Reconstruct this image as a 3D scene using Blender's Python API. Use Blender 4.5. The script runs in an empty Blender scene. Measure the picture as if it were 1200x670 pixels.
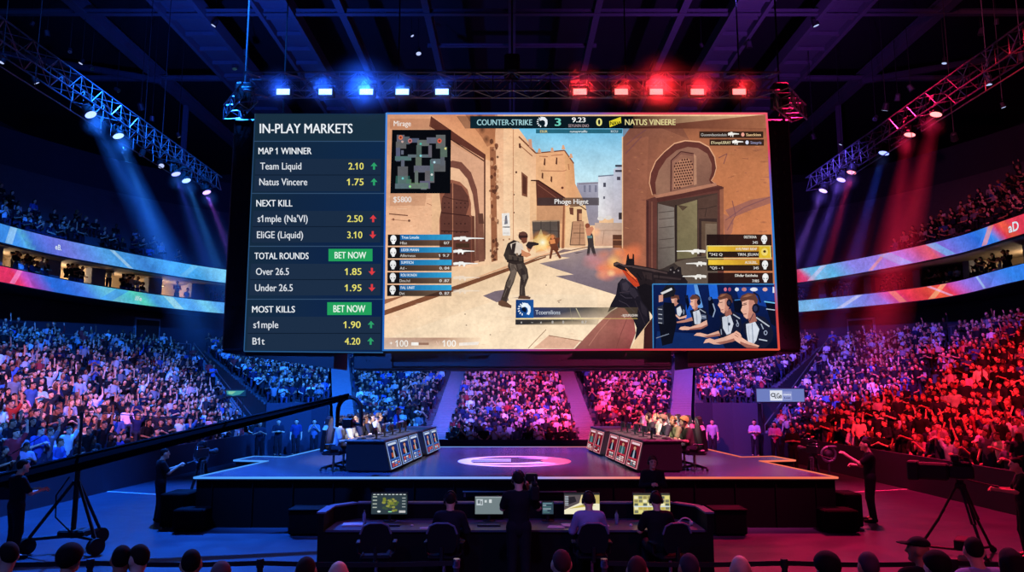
import bpy, math, random
import numpy as np
from mathutils import Vector, Matrix, Euler

SC = bpy.context.scene
COL = SC.collection
R = random.Random(7)
PI = math.pi

# ------------------------------------------------------------------ camera
FPX, CAM_H, PITCH = 880.0, 3.2, math.atan(120 / 880.0)
cam_d = bpy.data.cameras.new('camera')
cam_d.sensor_width = 36.0
cam_d.lens = FPX / 1200.0 * 36.0
cam_d.clip_end = 400
cam = bpy.data.objects.new('camera', cam_d)
COL.objects.link(cam)
cam.location = (0, 0, CAM_H)
cam.rotation_euler = (PI / 2 + PITCH, 0, 0)
SC.camera = cam

# ------------------------------------------------------------------ view, world
SC.view_settings.view_transform = 'Standard'
SC.view_settings.look = 'None'
SC.view_settings.gamma = 1.0
SC.view_settings.use_curve_mapping = False
SC.view_settings.exposure = 0.0
W = bpy.data.worlds.new('arena_dark')
W.use_nodes = True
W.node_tree.nodes['Background'].inputs[0].default_value = (0.012, 0.02, 0.06, 1)
W.node_tree.nodes['Background'].inputs[1].default_value = 0.0
SC.world = W
SC.cycles.max_bounces = 5
SC.cycles.diffuse_bounces = 2
SC.cycles.glossy_bounces = 3
SC.cycles.transparent_max_bounces = 12
SC.cycles.volume_bounces = 0
SC.cycles.use_denoising = True
SC.cycles.sample_clamp_indirect = 4.0


def lin(c):
    """sRGB 0-255 -> linear"""
    o = []
    for x in c[:3]:
        x = x / 255.0
        o.append(x / 12.92 if x <= 0.04045 else ((x + 0.055) / 1.055) ** 2.4)
    return tuple(o)


def aim(o, target):
    d = Vector(target) - o.location
    o.rotation_euler = d.to_track_quat('-Z', 'Y').to_euler()


def spot(name, loc, target, color, watts, angle=40, blend=0.6, size=0.25):
    l = bpy.data.lights.new(name, 'SPOT')
    l.color = color; l.energy = watts
    l.spot_size = math.radians(angle); l.spot_blend = blend
    l.shadow_soft_size = size
    o = bpy.data.objects.new(name, l); COL.objects.link(o)
    o.location = loc; aim(o, target)
    return o


def area(name, loc, target, color, watts, sx, sy):
    l = bpy.data.lights.new(name, 'AREA')
    l.shape = 'RECTANGLE'; l.size = sx; l.size_y = sy
    l.color = color; l.energy = watts
    o = bpy.data.objects.new(name, l); COL.objects.link(o)
    o.location = loc; aim(o, target)
    return o


BLUE = (0.03, 0.16, 1.0)
SKYB = (0.06, 0.33, 1.0)
RED = (1.0, 0.03, 0.07)
PINK = (1.0, 0.12, 0.28)
VIOLET = (0.28, 0.09, 1.0)
WARM = (1.0, 0.72, 0.45)
# stage and hall lighting: coloured lamps of the rig, plus added fill, emblem and rim spots
spot('key_left_team', (-1.5, 10.5, 13), (-4.0, 21.5, 2), (1, 0.92, 0.84), 22000, 14)
spot('key_right_team', (1.5, 10.5, 13), (4.0, 21.5, 2), (1, 0.92, 0.84), 30000, 14)
spot('stage_wash_left', (-9, 14, 15), (-4.0, 22.5, 1.1), (0.02, 0.16, 1.0), 56000, 42)
spot('stage_wash_right', (9, 14, 15), (4.5, 22.5, 1.1), (1.0, 0.05, 0.30), 34000, 42)
spot('stage_back_violet', (0, 34, 17), (0, 22, 1.1), (0.22, 0.12, 1.0), 26000, 45)
spot('floor_wash_left', (-11.8, 27.5, 18), (-10.8, 18, 0), (0.01, 0.14, 1.0), 68000, 56)
spot('floor_wash_right', (11.8, 27.5, 18), (11.0, 18, 0), (1.0, 0.01, 0.09), 44000, 56)
spot('crowd_left_blue', (-8, 20, 19), (-20, 38, 4), (0.01, 0.17, 1.0), 66000, 62, 0.8)
spot('crowd_left_front_pink', (-10, 13, 9.5), (-16.5, 29.5, 3), (1.0, 0.28, 0.42), 20000, 30, 0.9)
spot('crowd_left_near_blue', (-4, 8, 12), (-15, 20, 2), (0.04, 0.2, 1.0), 22000, 40, 0.9)
spot('crowd_right_red', (10, 14.5, 14), (17.5, 28, 3), (1.0, 0.02, 0.05), 46000, 48, 0.8)
spot('crowd_right_violet', (7, 24, 19), (18, 43, 5), (0.17, 0.10, 1.0), 56000, 46, 0.8)
spot('crowd_corner_left', (-5, 27.5, 12.5), (-12, 42, 3), (0.02, 0.18, 1.0), 24000, 60, 0.8)
spot('crowd_corner_right', (5, 27.5, 12.5), (12, 42, 3), (0.35, 0.12, 1.0), 20000, 60, 0.8)
spot('crowd_back_left', (-4, 27.5, 8.5), (-6, 38, 2), (0.02, 0.2, 1.0), 13000, 70, 0.8)
spot('crowd_back_middle', (0, 27.5, 8.5), (-0.6, 38, 2), (0.35, 0.14, 1.0), 11000, 50, 0.8)
spot('crowd_back_right', (4, 27.5, 8.5), (5, 38, 2), (1.0, 0.05, 0.25), 14000, 70, 0.8)
spot('upper_left', (-10, 22, 19), (-34, 42, 15), (0.03, 0.15, 1.0), 9000, 55, 0.8)
spot('upper_right', (10, 22, 19), (34, 42, 15), (0.8, 0.10, 0.30), 12000, 55, 0.8)
spot('roof_left', (-13, 30, 14.5), (-14, 48, 24), (0.02, 0.10, 1.0), 13000, 100, 0.9)
spot('roof_right', (13, 30, 14.5), (12, 48, 24), (0.35, 0.07, 0.75), 8500, 100, 0.9)
spot('front_people_left', (-5, 0, 9), (-4, 8, 1), (0.12, 0.2, 1.0), 900, 90, 0.9)
spot('front_people_right', (5, 0, 9), (5, 8, 1), (0.8, 0.08, 0.3), 900, 90, 0.9)
spot('control_desk_fill', (0, 4, 10), (0, 13.8, 0.8), (0.25, 0.22, 1.0), 1500, 40, 0.8)
spot('emblem_white', (0, 12, 15), (0.07, 22, 1.1), (0.9, 0.92, 1.0), 9000, 13, 0.5)  # added white spot that keeps the emblem pale under the coloured washes
spot('front_rim_left', (-6, 13, 9), (-4.5, 6.5, 1.6), (0.15, 0.25, 1.0), 2500, 70, 0.9)  # added, with the next one, to rim the foreground heads
spot('front_rim_right', (6, 13, 9), (4.5, 6.5, 1.6), (1.0, 0.10, 0.35), 2500, 70, 0.9)
# ------------------------------------------------------------------ mesh helpers
class MB:
    """collects geometry for ONE mesh object; keeps a material index and a colour per vertex"""
    def __init__(s):
        s.v = []; s.f = []; s.m = []; s.c = []; s.mi = 0; s.col = (1, 1, 1, 1); s.sm = []; s.smooth = False

    def add(s, vs, fs, cols=None):
        b = len(s.v)
        s.v.extend(tuple(x) for x in vs)
        if cols is None:
            s.c.extend([s.col] * len(vs))
        else:
            s.c.extend(cols)
        for f in fs:
            s.f.append(tuple(i + b for i in f)); s.m.append(s.mi); s.sm.append(s.smooth)
        return s

    def box(s, lo, hi, M=None):
        x0, y0, z0 = lo; x1, y1, z1 = hi
        vs = [(x0, y0, z0), (x1, y0, z0), (x1, y1, z0), (x0, y1, z0), (x0, y0, z1), (x1, y0, z1), (x1, y1, z1), (x0, y1, z1)]
        if M is not None:
            vs = [tuple(M @ Vector(v)) for v in vs]
        return s.add(vs, [(3, 2, 1, 0), (4, 5, 6, 7), (0, 1, 5, 4), (1, 2, 6, 5), (2, 3, 7, 6), (3, 0, 4, 7)])

    def bbox(s, lo, hi, b=0.02, M=None):
        """box with chamfered edges"""
        c = [(lo[i] + hi[i]) / 2 for i in range(3)]
        h = [(hi[i] - lo[i]) / 2 for i in range(3)]
        b = min(b, min(h) * 0.9)
        vs = []; idx = {}
        for sx in (-1, 1):
            for sy in (-1, 1):
                for sz in (-1, 1):
                    for ax in range(3):
                        p = [sx * (h[0] - b), sy * (h[1] - b), sz * (h[2] - b)]
                        p[ax] = (sx, sy, sz)[ax] * h[ax]
                        idx[(sx, sy, sz, ax)] = len(vs)
                        v = Vector((p[0] + c[0], p[1] + c[1], p[2] + c[2]))
                        vs.append(tuple(M @ v) if M is not None else tuple(v))
        fs = []
        for ax in range(3):
            a1, a2 = (ax + 1) % 3, (ax + 2) % 3
            for sg in (-1, 1):
                q = []
                for (p1, p2) in ((-1, -1), (1, -1), (1, 1), (-1, 1)):
                    k = [0, 0, 0]; k[ax] = sg; k[a1] = p1; k[a2] = p2
                    q.append(idx[(k[0], k[1], k[2], ax)])
                fs.append(tuple(q) if sg > 0 else tuple(reversed(q)))
        for ax in range(3):
            a1, a2 = (ax + 1) % 3, (ax + 2) % 3
            for p1 in (-1, 1):
                for p2 in (-1, 1):
                    k0 = [0, 0, 0]; k0[ax] = -1; k0[a1] = p1; k0[a2] = p2
                    k1 = list(k0); k1[ax] = 1
                    q = [idx[(*k0, a1)], idx[(*k1, a1)], idx[(*k1, a2)], idx[(*k0, a2)]]
                    fs.append(tuple(q) if p1 * p2 < 0 else tuple(reversed(q)))
        for sx in (-1, 1):
            for sy in (-1, 1):
                for sz in (-1, 1):
                    q = [idx[(sx, sy, sz, 0)], idx[(sx, sy, sz, 1)], idx[(sx, sy, sz, 2)]]
                    fs.append(tuple(q) if sx * sy * sz > 0 else tuple(reversed(q)))
        return s.add(vs, fs)

    def tube(s, pts, r, n=8, cap=True, closed=False):
        pts = [Vector(p) for p in pts]
        rs = r if isinstance(r, (list, tuple)) else [r] * len(pts)
        N = len(pts); vs = []; up = None
        for i, p in enumerate(pts):
            if closed:
                t = pts[(i + 1) % N] - pts[(i - 1) % N]
            else:
                t = pts[min(i + 1, N - 1)] - pts[max(i - 1, 0)]
            t.normalize()
            if up is None:
                up = Vector((0, 0, 1)) if abs(t.z) < 0.9 else Vector((1, 0, 0))
            a = up - t * up.dot(t)
            if a.length < 1e-5:
                a = t.orthogonal()
            a.normalize(); up = a
            b = t.cross(a)
            for k in range(n):
                w = 2 * PI * k / n
                vs.append(tuple(p + (a * math.cos(w) + b * math.sin(w)) * rs[i]))
        fs = []
        for i in range(N if closed else N - 1):
            j = (i + 1) % N
            for k in range(n):
                l = (k + 1) % n
                fs.append((i * n + k, j * n + k, j * n + l, i * n + l)[::-1])
        if cap and not closed:
            fs.append(tuple(range(n))[::1]); fs.append(tuple(range((N - 1) * n, N * n))[::-1])
        return s.add(vs, fs)

    def lathe(s, prof, n=20, M=None, cap=True):
        """profile of (r, z) turned about z"""
        vs = []
        for (r, z) in prof:
            for k in range(n):
                w = 2 * PI * k / n
                v = Vector((r * math.cos(w), r * math.sin(w), z))
                vs.append(tuple(M @ v) if M is not None else tuple(v))
        fs = []
        for i in range(len(prof) - 1):
            for k in range(n):
                l = (k + 1) % n
                fs.append((i * n + k, i * n + l, (i + 1) * n + l, (i + 1) * n + k))
        if cap:
            fs.append(tuple(range(n))[::-1]); fs.append(tuple(range((len(prof) - 1) * n, len(prof) * n)))
        return s.add(vs, fs)

    def prism(s, poly, z0, z1):
        n = len(poly)
        vs = [(x, y, z0) for x, y in poly] + [(x, y, z1) for x, y in poly]
        fs = [tuple(range(n))[::-1], tuple(range(n, 2 * n))]
        for i in range(n):
            j = (i + 1) % n
            fs.append((i, j, n + j, n + i))
        return s.add(vs, fs)

    def extr(s, poly, d, M):
        """polygon in local xz, thickness d along local y, placed by M"""
        n = len(poly)
        vs = [tuple(M @ Vector((x, -d / 2, z))) for x, z in poly] + [tuple(M @ Vector((x, d / 2, z))) for x, z in poly]
        fs = [tuple(range(n)), tuple(range(n, 2 * n))[::-1]]
        for i in range(n):
            j = (i + 1) % n
            fs.append((j, i, n + i, n + j))
        return s.add(vs, fs)

    def ball(s, c, r, n=10, m=7, sc=(1, 1, 1)):
        vs = []; fs = []
        for i in range(m + 1):
            t = PI * i / m
            for k in range(n):
                w = 2 * PI * k / n
                vs.append((c[0] + r * sc[0] * math.sin(t) * math.cos(w), c[1] + r * sc[1] * math.sin(t) * math.sin(w), c[2] + r * sc[2] * math.cos(t)))
        for i in range(m):
            for k in range(n):
                l = (k + 1) % n
                fs.append((i * n + k, (i + 1) * n + k, (i + 1) * n + l, i * n + l))
        return s.add(vs, fs)

    def mesh(s, name, mats, attr=True):
        me = bpy.data.meshes.new(name)
        me.from_pydata(s.v, [], s.f)
        for m in mats:
            me.materials.append(m)
        if len(mats) > 1:
            me.polygons.foreach_set('material_index', s.m)
        if any(s.sm):
            me.polygons.foreach_set('use_smooth', s.sm)
        if attr:
            a = me.color_attributes.new('Col', 'FLOAT_COLOR', 'POINT')
            a.data.foreach_set('color', np.array([tuple(c) if len(c) == 4 else (*c, 1) for c in s.c], dtype=np.float32).ravel())
        me.update()
        return me

    def build(s, name, mats, parent=None, attr=False):
        if not isinstance(mats, (list, tuple)):
            mats = [mats]
        o = bpy.data.objects.new(name, s.mesh(name, mats, attr))
        COL.objects.link(o)
        if parent is not None:
            o.parent = parent
        return o


def tag(o, label=None, cat=None, group=None, kind=None):
    if label: o['label'] = label
    if cat: o['category'] = cat
    if group: o['group'] = group
    if kind: o['kind'] = kind
    return o


def empty(name, loc=(0, 0, 0), rz=0.0):
    o = bpy.data.objects.new(name, None); COL.objects.link(o)
    o.empty_display_size = 0.1
    o.location = loc; o.rotation_euler = (0, 0, rz)
    return o


def kids(o):
    return [c for c in bpy.data.objects if c.parent == o]


def copy_tree(o, parent=None):
    c = o.copy(); COL.objects.link(c)
    if parent is not None:
        c.parent = parent
    for ch in list(o.children):
        copy_tree(ch, c)
    return c


# ------------------------------------------------------------------ materials
def mat(name, rgb, rough=0.6, metal=0.0, var=0.15, scale=6.0, bump=0.0, spec=0.5, lin_in=False):
    m = bpy.data.materials.new(name); m.use_nodes = True
    nt = m.node_tree; b = nt.nodes['Principled BSDF']
    c = rgb if lin_in else lin(rgb)
    tc = nt.nodes.new('ShaderNodeTexCoord')
    n = nt.nodes.new('ShaderNodeTexNoise'); n.inputs['Scale'].default_value = scale; n.inputs['Detail'].default_value = 4
    nt.links.new(tc.outputs['Object'], n.inputs['Vector'])
    rmp = nt.nodes.new('ShaderNodeMapRange')
    rmp.inputs['To Min'].default_value = 1 - var; rmp.inputs['To Max'].default_value = 1 + var
    nt.links.new(n.outputs['Fac'], rmp.inputs['Value'])
    mx = nt.nodes.new('ShaderNodeVectorMath'); mx.operation = 'SCALE'
    mx.inputs[0].default_value = c
    nt.links.new(rmp.outputs[0], mx.inputs['Scale'])
    nt.links.new(mx.outputs[0], b.inputs['Base Color'])
    b.inputs['Roughness'].default_value = rough
    b.inputs['Metallic'].default_value = metal
    b.inputs['Specular IOR Level'].default_value = spec
    if bump:
        bp = nt.nodes.new('ShaderNodeBump'); bp.inputs['Strength'].default_value = bump
        nt.links.new(n.outputs['Fac'], bp.inputs['Height'])
        nt.links.new(bp.outputs[0], b.inputs['Normal'])
    return m


def mat_attr(name, rough=0.75, use_obj=False, spec=0.3):
    """base colour from the Col attribute (times the object's own colour when asked)"""
    m = bpy.data.materials.new(name); m.use_nodes = True
    nt = m.node_tree; b = nt.nodes['Principled BSDF']
    a = nt.nodes.new('ShaderNodeAttribute'); a.attribute_name = 'Col'
    out = a.outputs['Color']
    if use_obj:
        oi = nt.nodes.new('ShaderNodeObjectInfo')
        mx = nt.nodes.new('ShaderNodeVectorMath'); mx.operation = 'MULTIPLY'
        nt.links.new(out, mx.inputs[0]); nt.links.new(oi.outputs['Color'], mx.inputs[1])
        out = mx.outputs[0]
    tc = nt.nodes.new('ShaderNodeTexCoord')
    n = nt.nodes.new('ShaderNodeTexNoise'); n.inputs['Scale'].default_value = 14
    nt.links.new(tc.outputs['Object'], n.inputs['Vector'])
    rmp = nt.nodes.new('ShaderNodeMapRange'); rmp.inputs['To Min'].default_value = 0.85; rmp.inputs['To Max'].default_value = 1.15
    nt.links.new(n.outputs['Fac'], rmp.inputs['Value'])
    sc = nt.nodes.new('ShaderNodeVectorMath'); sc.operation = 'SCALE'
    nt.links.new(out, sc.inputs[0]); nt.links.new(rmp.outputs[0], sc.inputs['Scale'])
    nt.links.new(sc.outputs[0], b.inputs['Base Color'])
    b.inputs['Roughness'].default_value = rough
    b.inputs['Specular IOR Level'].default_value = spec
    return m


def mat_emit_attr(name, strength=1.0, noise=0.0, nscale=3.0):
    """screen: emits the Col attribute, alpha = opacity of that layer of the picture"""
    m = bpy.data.materials.new(name); m.use_nodes = True
    nt = m.node_tree; nt.nodes.clear()
    out = nt.nodes.new('ShaderNodeOutputMaterial')
    a = nt.nodes.new('ShaderNodeAttribute'); a.attribute_name = 'Col'
    e = nt.nodes.new('ShaderNodeEmission'); e.inputs['Strength'].default_value = strength
    c = a.outputs['Color']
    if noise:
        tc = nt.nodes.new('ShaderNodeTexCoord')
        for sc_, am, det in ((nscale, noise, 7), (nscale * 6, noise * 0.7, 4), (nscale * 0.35, noise * 0.6, 3)):
            n1 = nt.nodes.new('ShaderNodeTexNoise'); n1.inputs['Scale'].default_value = sc_; n1.inputs['Detail'].default_value = det; n1.inputs['Roughness'].default_value = 0.7
            nt.links.new(tc.outputs['Object'], n1.inputs['Vector'])
            r1 = nt.nodes.new('ShaderNodeMapRange'); r1.inputs['From Min'].default_value = 0.3; r1.inputs['From Max'].default_value = 0.7
            r1.inputs['To Min'].default_value = 1 - am; r1.inputs['To Max'].default_value = 1 + am
            nt.links.new(n1.outputs['Fac'], r1.inputs['Value'])
            s = nt.nodes.new('ShaderNodeVectorMath'); s.operation = 'SCALE'
            nt.links.new(c, s.inputs[0]); nt.links.new(r1.outputs[0], s.inputs['Scale'])
            c = s.outputs[0]
    nt.links.new(c, e.inputs['Color'])
    t = nt.nodes.new('ShaderNodeBsdfTransparent')
    mx = nt.nodes.new('ShaderNodeMixShader')
    nt.links.new(a.outputs['Alpha'], mx.inputs[0]); nt.links.new(t.outputs[0], mx.inputs[1]); nt.links.new(e.outputs[0], mx.inputs[2])
    nt.links.new(mx.outputs[0], out.inputs['Surface'])
    return m


def mat_emit(name, rgb, strength, lin_in=False):
    m = bpy.data.materials.new(name); m.use_nodes = True
    nt = m.node_tree; nt.nodes.clear()
    out = nt.nodes.new('ShaderNodeOutputMaterial'); e = nt.nodes.new('ShaderNodeEmission')
    e.inputs['Color'].default_value = (*(rgb if lin_in else lin(rgb)), 1); e.inputs['Strength'].default_value = strength
    nt.links.new(e.outputs[0], out.inputs['Surface'])
    return m


M_BLACK = mat('matte_black', (14, 14, 17), 0.7, var=0.3)
M_DARK = mat('dark_painted_steel', (17, 18, 22), 0.65, 0.1)
M_STEEL = mat('truss_aluminium', (112, 112, 122), 0.4, 0.8, var=0.1)
M_BEAM = mat('roof_steel', (80, 82, 94), 0.7, 0.1)
M_CONC = mat('stand_concrete', (70, 72, 80), 0.85, var=0.2, scale=2)
M_DWALL = mat('dark_wall', (40, 44, 58), 0.8, var=0.15, scale=1.5)
M_ROOF = mat('roof_deck', (22, 23, 30), 0.9, var=0.2, scale=0.5)
M_CLOTH = mat_attr('clothing', 0.85, True, 0.2)
M_SKIN = mat_attr('skin', 0.6, True, 0.35)
M_CROWD = mat_attr('crowd_people', 0.8, False, 0.2)
M_SCREEN = mat_emit_attr('led_screen', 1.0)
M_GAME = mat_emit_attr('led_game_picture', 1.0, 0.13, 1.6)
M_PLASTIC = mat('black_plastic', (20, 20, 24), 0.35, var=0.1)
M_RUBBER = mat('rubber', (12, 12, 13), 0.8)
M_CHROME = mat('bright_metal', (190, 190, 200), 0.25, 1.0, var=0.05)

_tc = {}
def text_geo(s, bold=0.0):
    k = (s, bold)
    if k not in _tc:
        cu = bpy.data.curves.new('t', 'FONT'); cu.body = s; cu.offset = bold; cu.resolution_u = 3
        o = bpy.data.objects.new('t', cu); COL.objects.link(o)
        dg = bpy.context.evaluated_depsgraph_get()
        e = o.evaluated_get(dg); me = e.to_mesh()
        v = [(p.co.x, p.co.y) for p in me.vertices]; f = [tuple(p.vertices) for p in me.polygons]
        e.to_mesh_clear()
        bpy.data.objects.remove(o); bpy.data.curves.remove(cu)
        _tc[k] = (v, f)
    return _tc[k]


class Pic:
    """a flat picture on a flat screen: shapes given in picture units, mapped by fn(u, v, lift) to the screen's plane"""
    def __init__(s, fn, eps=0.0004):
        s.mb = MB(); s.fn = fn; s.n = 0; s.eps = eps; s.mi = 0

    def L(s):
        s.n += 1
        return s.n * s.eps

    def poly(s, pts, col, a=1.0, cols=None, lift=None):
        h = s.L() if lift is None else lift
        vs = [s.fn(u, v, h) for u, v in pts]
        cc = [(*lin(c), (c[3] if len(c) > 3 else a)) for c in cols] if cols else [(*lin(col), a)] * len(pts)
        s.mb.mi = s.mi
        s.mb.add(vs, [tuple(range(len(pts)))], cc)
        return s

    def rect(s, u0, v0, u1, v1, col, a=1.0, cols=None):
        return s.poly([(u0, v0), (u1, v0), (u1, v1), (u0, v1)], col, a, cols)

    def disc(s, u, v, ru, rv, col, a=1.0, col2=None, a2=None, n=24, rings=1, a0=0, a1=2 * PI):
        """filled ellipse; with col2/a2 it fades from the centre to the rim"""
        h = s.L()
        col2 = col2 or col; a2 = a if a2 is None else a2
        vs = [s.fn(u, v, h)]; cc = [(*lin(col), a)]
        for k in range(n):
            w = a0 + (a1 - a0) * k / n
            vs.append(s.fn(u + ru * math.cos(w), v + rv * math.sin(w), h)); cc.append((*lin(col2), a2))
        s.mb.mi = s.mi
        s.mb.add(vs, [(0, 1 + k, 1 + (k + 1) % n) for k in range(n)], cc)
        return s

    def line(s, pts, w, col, a=1.0):
        h = s.L(); vs = []; fs = []
        for i in range(len(pts) - 1):
            (x0, y0), (x1, y1) = pts[i], pts[i + 1]
            d = math.hypot(x1 - x0, y1 - y0) or 1
            nx, ny = -(y1 - y0) / d * w / 2, (x1 - x0) / d * w / 2
            b = len(vs)
            vs += [s.fn(x0 + nx, y0 + ny, h), s.fn(x1 + nx, y1 + ny, h), s.fn(x1 - nx, y1 - ny, h), s.fn(x0 - nx, y0 - ny, h)]
            fs.append((b, b + 1, b + 2, b + 3))
        s.mb.mi = s.mi
        s.mb.add(vs, fs, [(*lin(col), a)] * len(vs))
        return s

    def text(s, t, u0, v0, u1, v1, col, a=1.0, bold=0.01, slant=0.0):
        """text fitted to the box (its caps from v0 down to v1)"""
        v, f = text_geo(t)
        xs = [p[0] for p in v]
        x0, x1 = min(xs), max(xs)
        ref, _ = text_geo('H')
        y1 = max(p[1] for p in ref); y0 = min(p[1] for p in ref)
        v = list(v); f = list(f)
        if '1' in t:                      # the figure one gets its flag
            one, _ = text_geo('1'); ow = max(p[0] for p in one) - min(p[0] for p in one)
            for i, ch in enumerate(t):
                if ch == '1':
                    xr = max(p[0] for p in text_geo(t[:i + 1])[0]); xl = xr - ow; b = len(v); H = y1 - y0
                    v += [(xl + ow * 0.5, y1), (xl - 0.15, y1 - 0.24 * H), (xl - 0.15, y1 - 0.38 * H), (xl + ow * 0.5, y1 - 0.2 * H)]
                    f.append((b, b + 1, b + 2, b + 3))
        s.mb.mi = s.mi
        for dx in ((-bold, 0.0, bold) if bold > 0.004 else (0.0,)):
            h = s.L(); vs = []
            for x, y in v:
                q = (y - y0) / (y1 - y0)
                vs.append(s.fn(u0 + (x + dx - x0) / (x1 - x0) * (u1 - u0) + slant * q, v1 + q * (v0 - v1), h))
            s.mb.add(vs, f, [(*lin(col), a)] * len(vs))
        return s

# ------------------------------------------------------------------ people: rounded-limb distance fields meshed into one continuous skin
def surface_nets(D, lo, h):
    nx, ny, nz = D.shape
    S = D < 0
    c = np.zeros((nx - 1, ny - 1, nz - 1), np.int8)
    for i in (0, 1):
        for j in (0, 1):
            for k in (0, 1):
                c += S[i:nx - 1 + i, j:ny - 1 + j, k:nz - 1 + k]
    act = (c > 0) & (c < 8)
    idx = -np.ones(act.shape, np.int64)
    P = np.argwhere(act)
    idx[act] = np.arange(len(P))
    acc = np.zeros((len(P), 3)); cnt = np.zeros(len(P))
    cs = [(i, j, k) for i in (0, 1) for j in (0, 1) for k in (0, 1)]
    for a in cs:
        for b in cs:
            if sum(abs(a[q] - b[q]) for q in range(3)) == 1 and a < b:
                da = D[P[:, 0] + a[0], P[:, 1] + a[1], P[:, 2] + a[2]]
                db = D[P[:, 0] + b[0], P[:, 1] + b[1], P[:, 2] + b[2]]
                m = (da < 0) != (db < 0)
                t = np.where(m, da / np.where(da - db == 0, 1, da - db), 0)
                pt = np.array(a) + t[:, None] * (np.array(b) - np.array(a))
                acc[m] += pt[m]; cnt[m] += 1
    V = lo + h * (P + acc / np.maximum(cnt, 1)[:, None])
    F = []
    for ax in range(3):
        s0 = [slice(1, -1)] * 3; s1 = [slice(1, -1)] * 3
        s0[ax] = slice(0, -1); s1[ax] = slice(1, None)
        A = S[tuple(s0)]; B = S[tuple(s1)]
        q = np.argwhere(A != B)
        if not len(q):
            continue
        inside = A[q[:, 0], q[:, 1], q[:, 2]]
        o = np.ones(3, int); o[ax] = 0
        g = q + o
        a1, a2 = (ax + 1) % 3, (ax + 2) % 3
        e1 = np.zeros(3, int); e1[a1] = 1; e2 = np.zeros(3, int); e2[a2] = 1
        def I(p): return idx[p[:, 0], p[:, 1], p[:, 2]]
        quad = np.stack([I(g - e1 - e2), I(g - e2), I(g), I(g - e1)], 1)
        quad[~inside] = quad[~inside][:, ::-1]
        F.append(quad)
    F = np.concatenate(F)
    return V, F[(F >= 0).all(1)]


def field(prims, lo, hi, h, k=0.025):
    """prims: ('c', p0, p1, r0, r1) rounded cone-ish limb, ('e', centre, radii, R3x3)"""
    ax = [np.arange(lo[i], hi[i] + h, h) for i in range(3)]
    X, Y, Z = np.meshgrid(*ax, indexing='ij')
    D = np.full(X.shape, 9.0)
    for p in prims:
        if p[0] == 'c':
            a, b, r0, r1 = np.array(p[1], float), np.array(p[2], float), p[3], p[4]
            d = b - a; L = max(d @ d, 1e-9)
            t = np.clip(((X - a[0]) * d[0] + (Y - a[1]) * d[1] + (Z - a[2]) * d[2]) / L, 0, 1)
            sq = p[5] if len(p) > 5 else 1.0      # flattening in y
            q = np.sqrt((X - a[0] - t * d[0]) ** 2 + ((Y - a[1] - t * d[1]) / sq) ** 2 + (Z - a[2] - t * d[2]) ** 2) - (r0 + (r1 - r0) * t)
            q = q * min(sq, 1.0)
        else:
            c, r, M = np.array(p[1]), np.array(p[2]), p[3]
            W_ = np.stack([X - c[0], Y - c[1], Z - c[2]], -1) @ M
            n = np.sqrt(((W_ / r) ** 2).sum(-1))
            q = (n - 1) * r.min()
        hh = np.clip(0.5 + 0.5 * (q - D) / k, 0, 1) if D.min() < 8 else None
        D = q if hh is None else q + (D - q) * hh - k * hh * (1 - hh)
    return D, np.array(lo, float), (X, Y, Z)


def bounds(prims, pad):
    P = []
    for p in prims:
        if p[0] == 'c':
            for q, r in ((p[1], p[3]), (p[2], p[4])):
                P += [np.array(q) - r, np.array(q) + r]
        else:
            P += [np.array(p[1]) - max(p[2]), np.array(p[1]) + max(p[2])]
    P = np.array(P)
    return P.min(0) - pad, P.max(0) + pad


def skin_mesh(name, prims, h, mats, k=0.025, colour=None, cut=None, extra=None):
    lo, hi = bounds(prims, 3 * h)
    D, lo, G = field(prims, lo, hi, h, k)
    if cut is not None:
        D = np.maximum(D, cut(*G))
    V, F = surface_nets(D, lo, h)
    cols = np.ones((len(V), 4)) if colour is None else colour(V)
    if extra is not None and len(extra.v):
        b = len(V)
        V = np.concatenate([V, np.array(extra.v)])
        F = [tuple(f) for f in F] + [tuple(i + b for i in f) for f in extra.f]
        cols = np.concatenate([cols, np.array([(*c[:3], 1) for c in extra.c])])
    else:
        F = [tuple(f) for f in F]
    me = bpy.data.meshes.new(name)
    me.from_pydata([tuple(v) for v in V], [], F)
    for m in mats: me.materials.append(m)
    me.polygons.foreach_set('use_smooth', [True] * len(me.polygons))
    a = me.color_attributes.new('Col', 'FLOAT_COLOR', 'POINT')
    a.data.foreach_set('color', cols.astype(np.float32).ravel())
    me.update()
    return me


def rotx(a): return np.array([[1, 0, 0], [0, math.cos(a), -math.sin(a)], [0, math.sin(a), math.cos(a)]])
def rotz(a): return np.array([[math.cos(a), -math.sin(a), 0], [math.sin(a), math.cos(a), 0], [0, 0, 1]])


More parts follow.
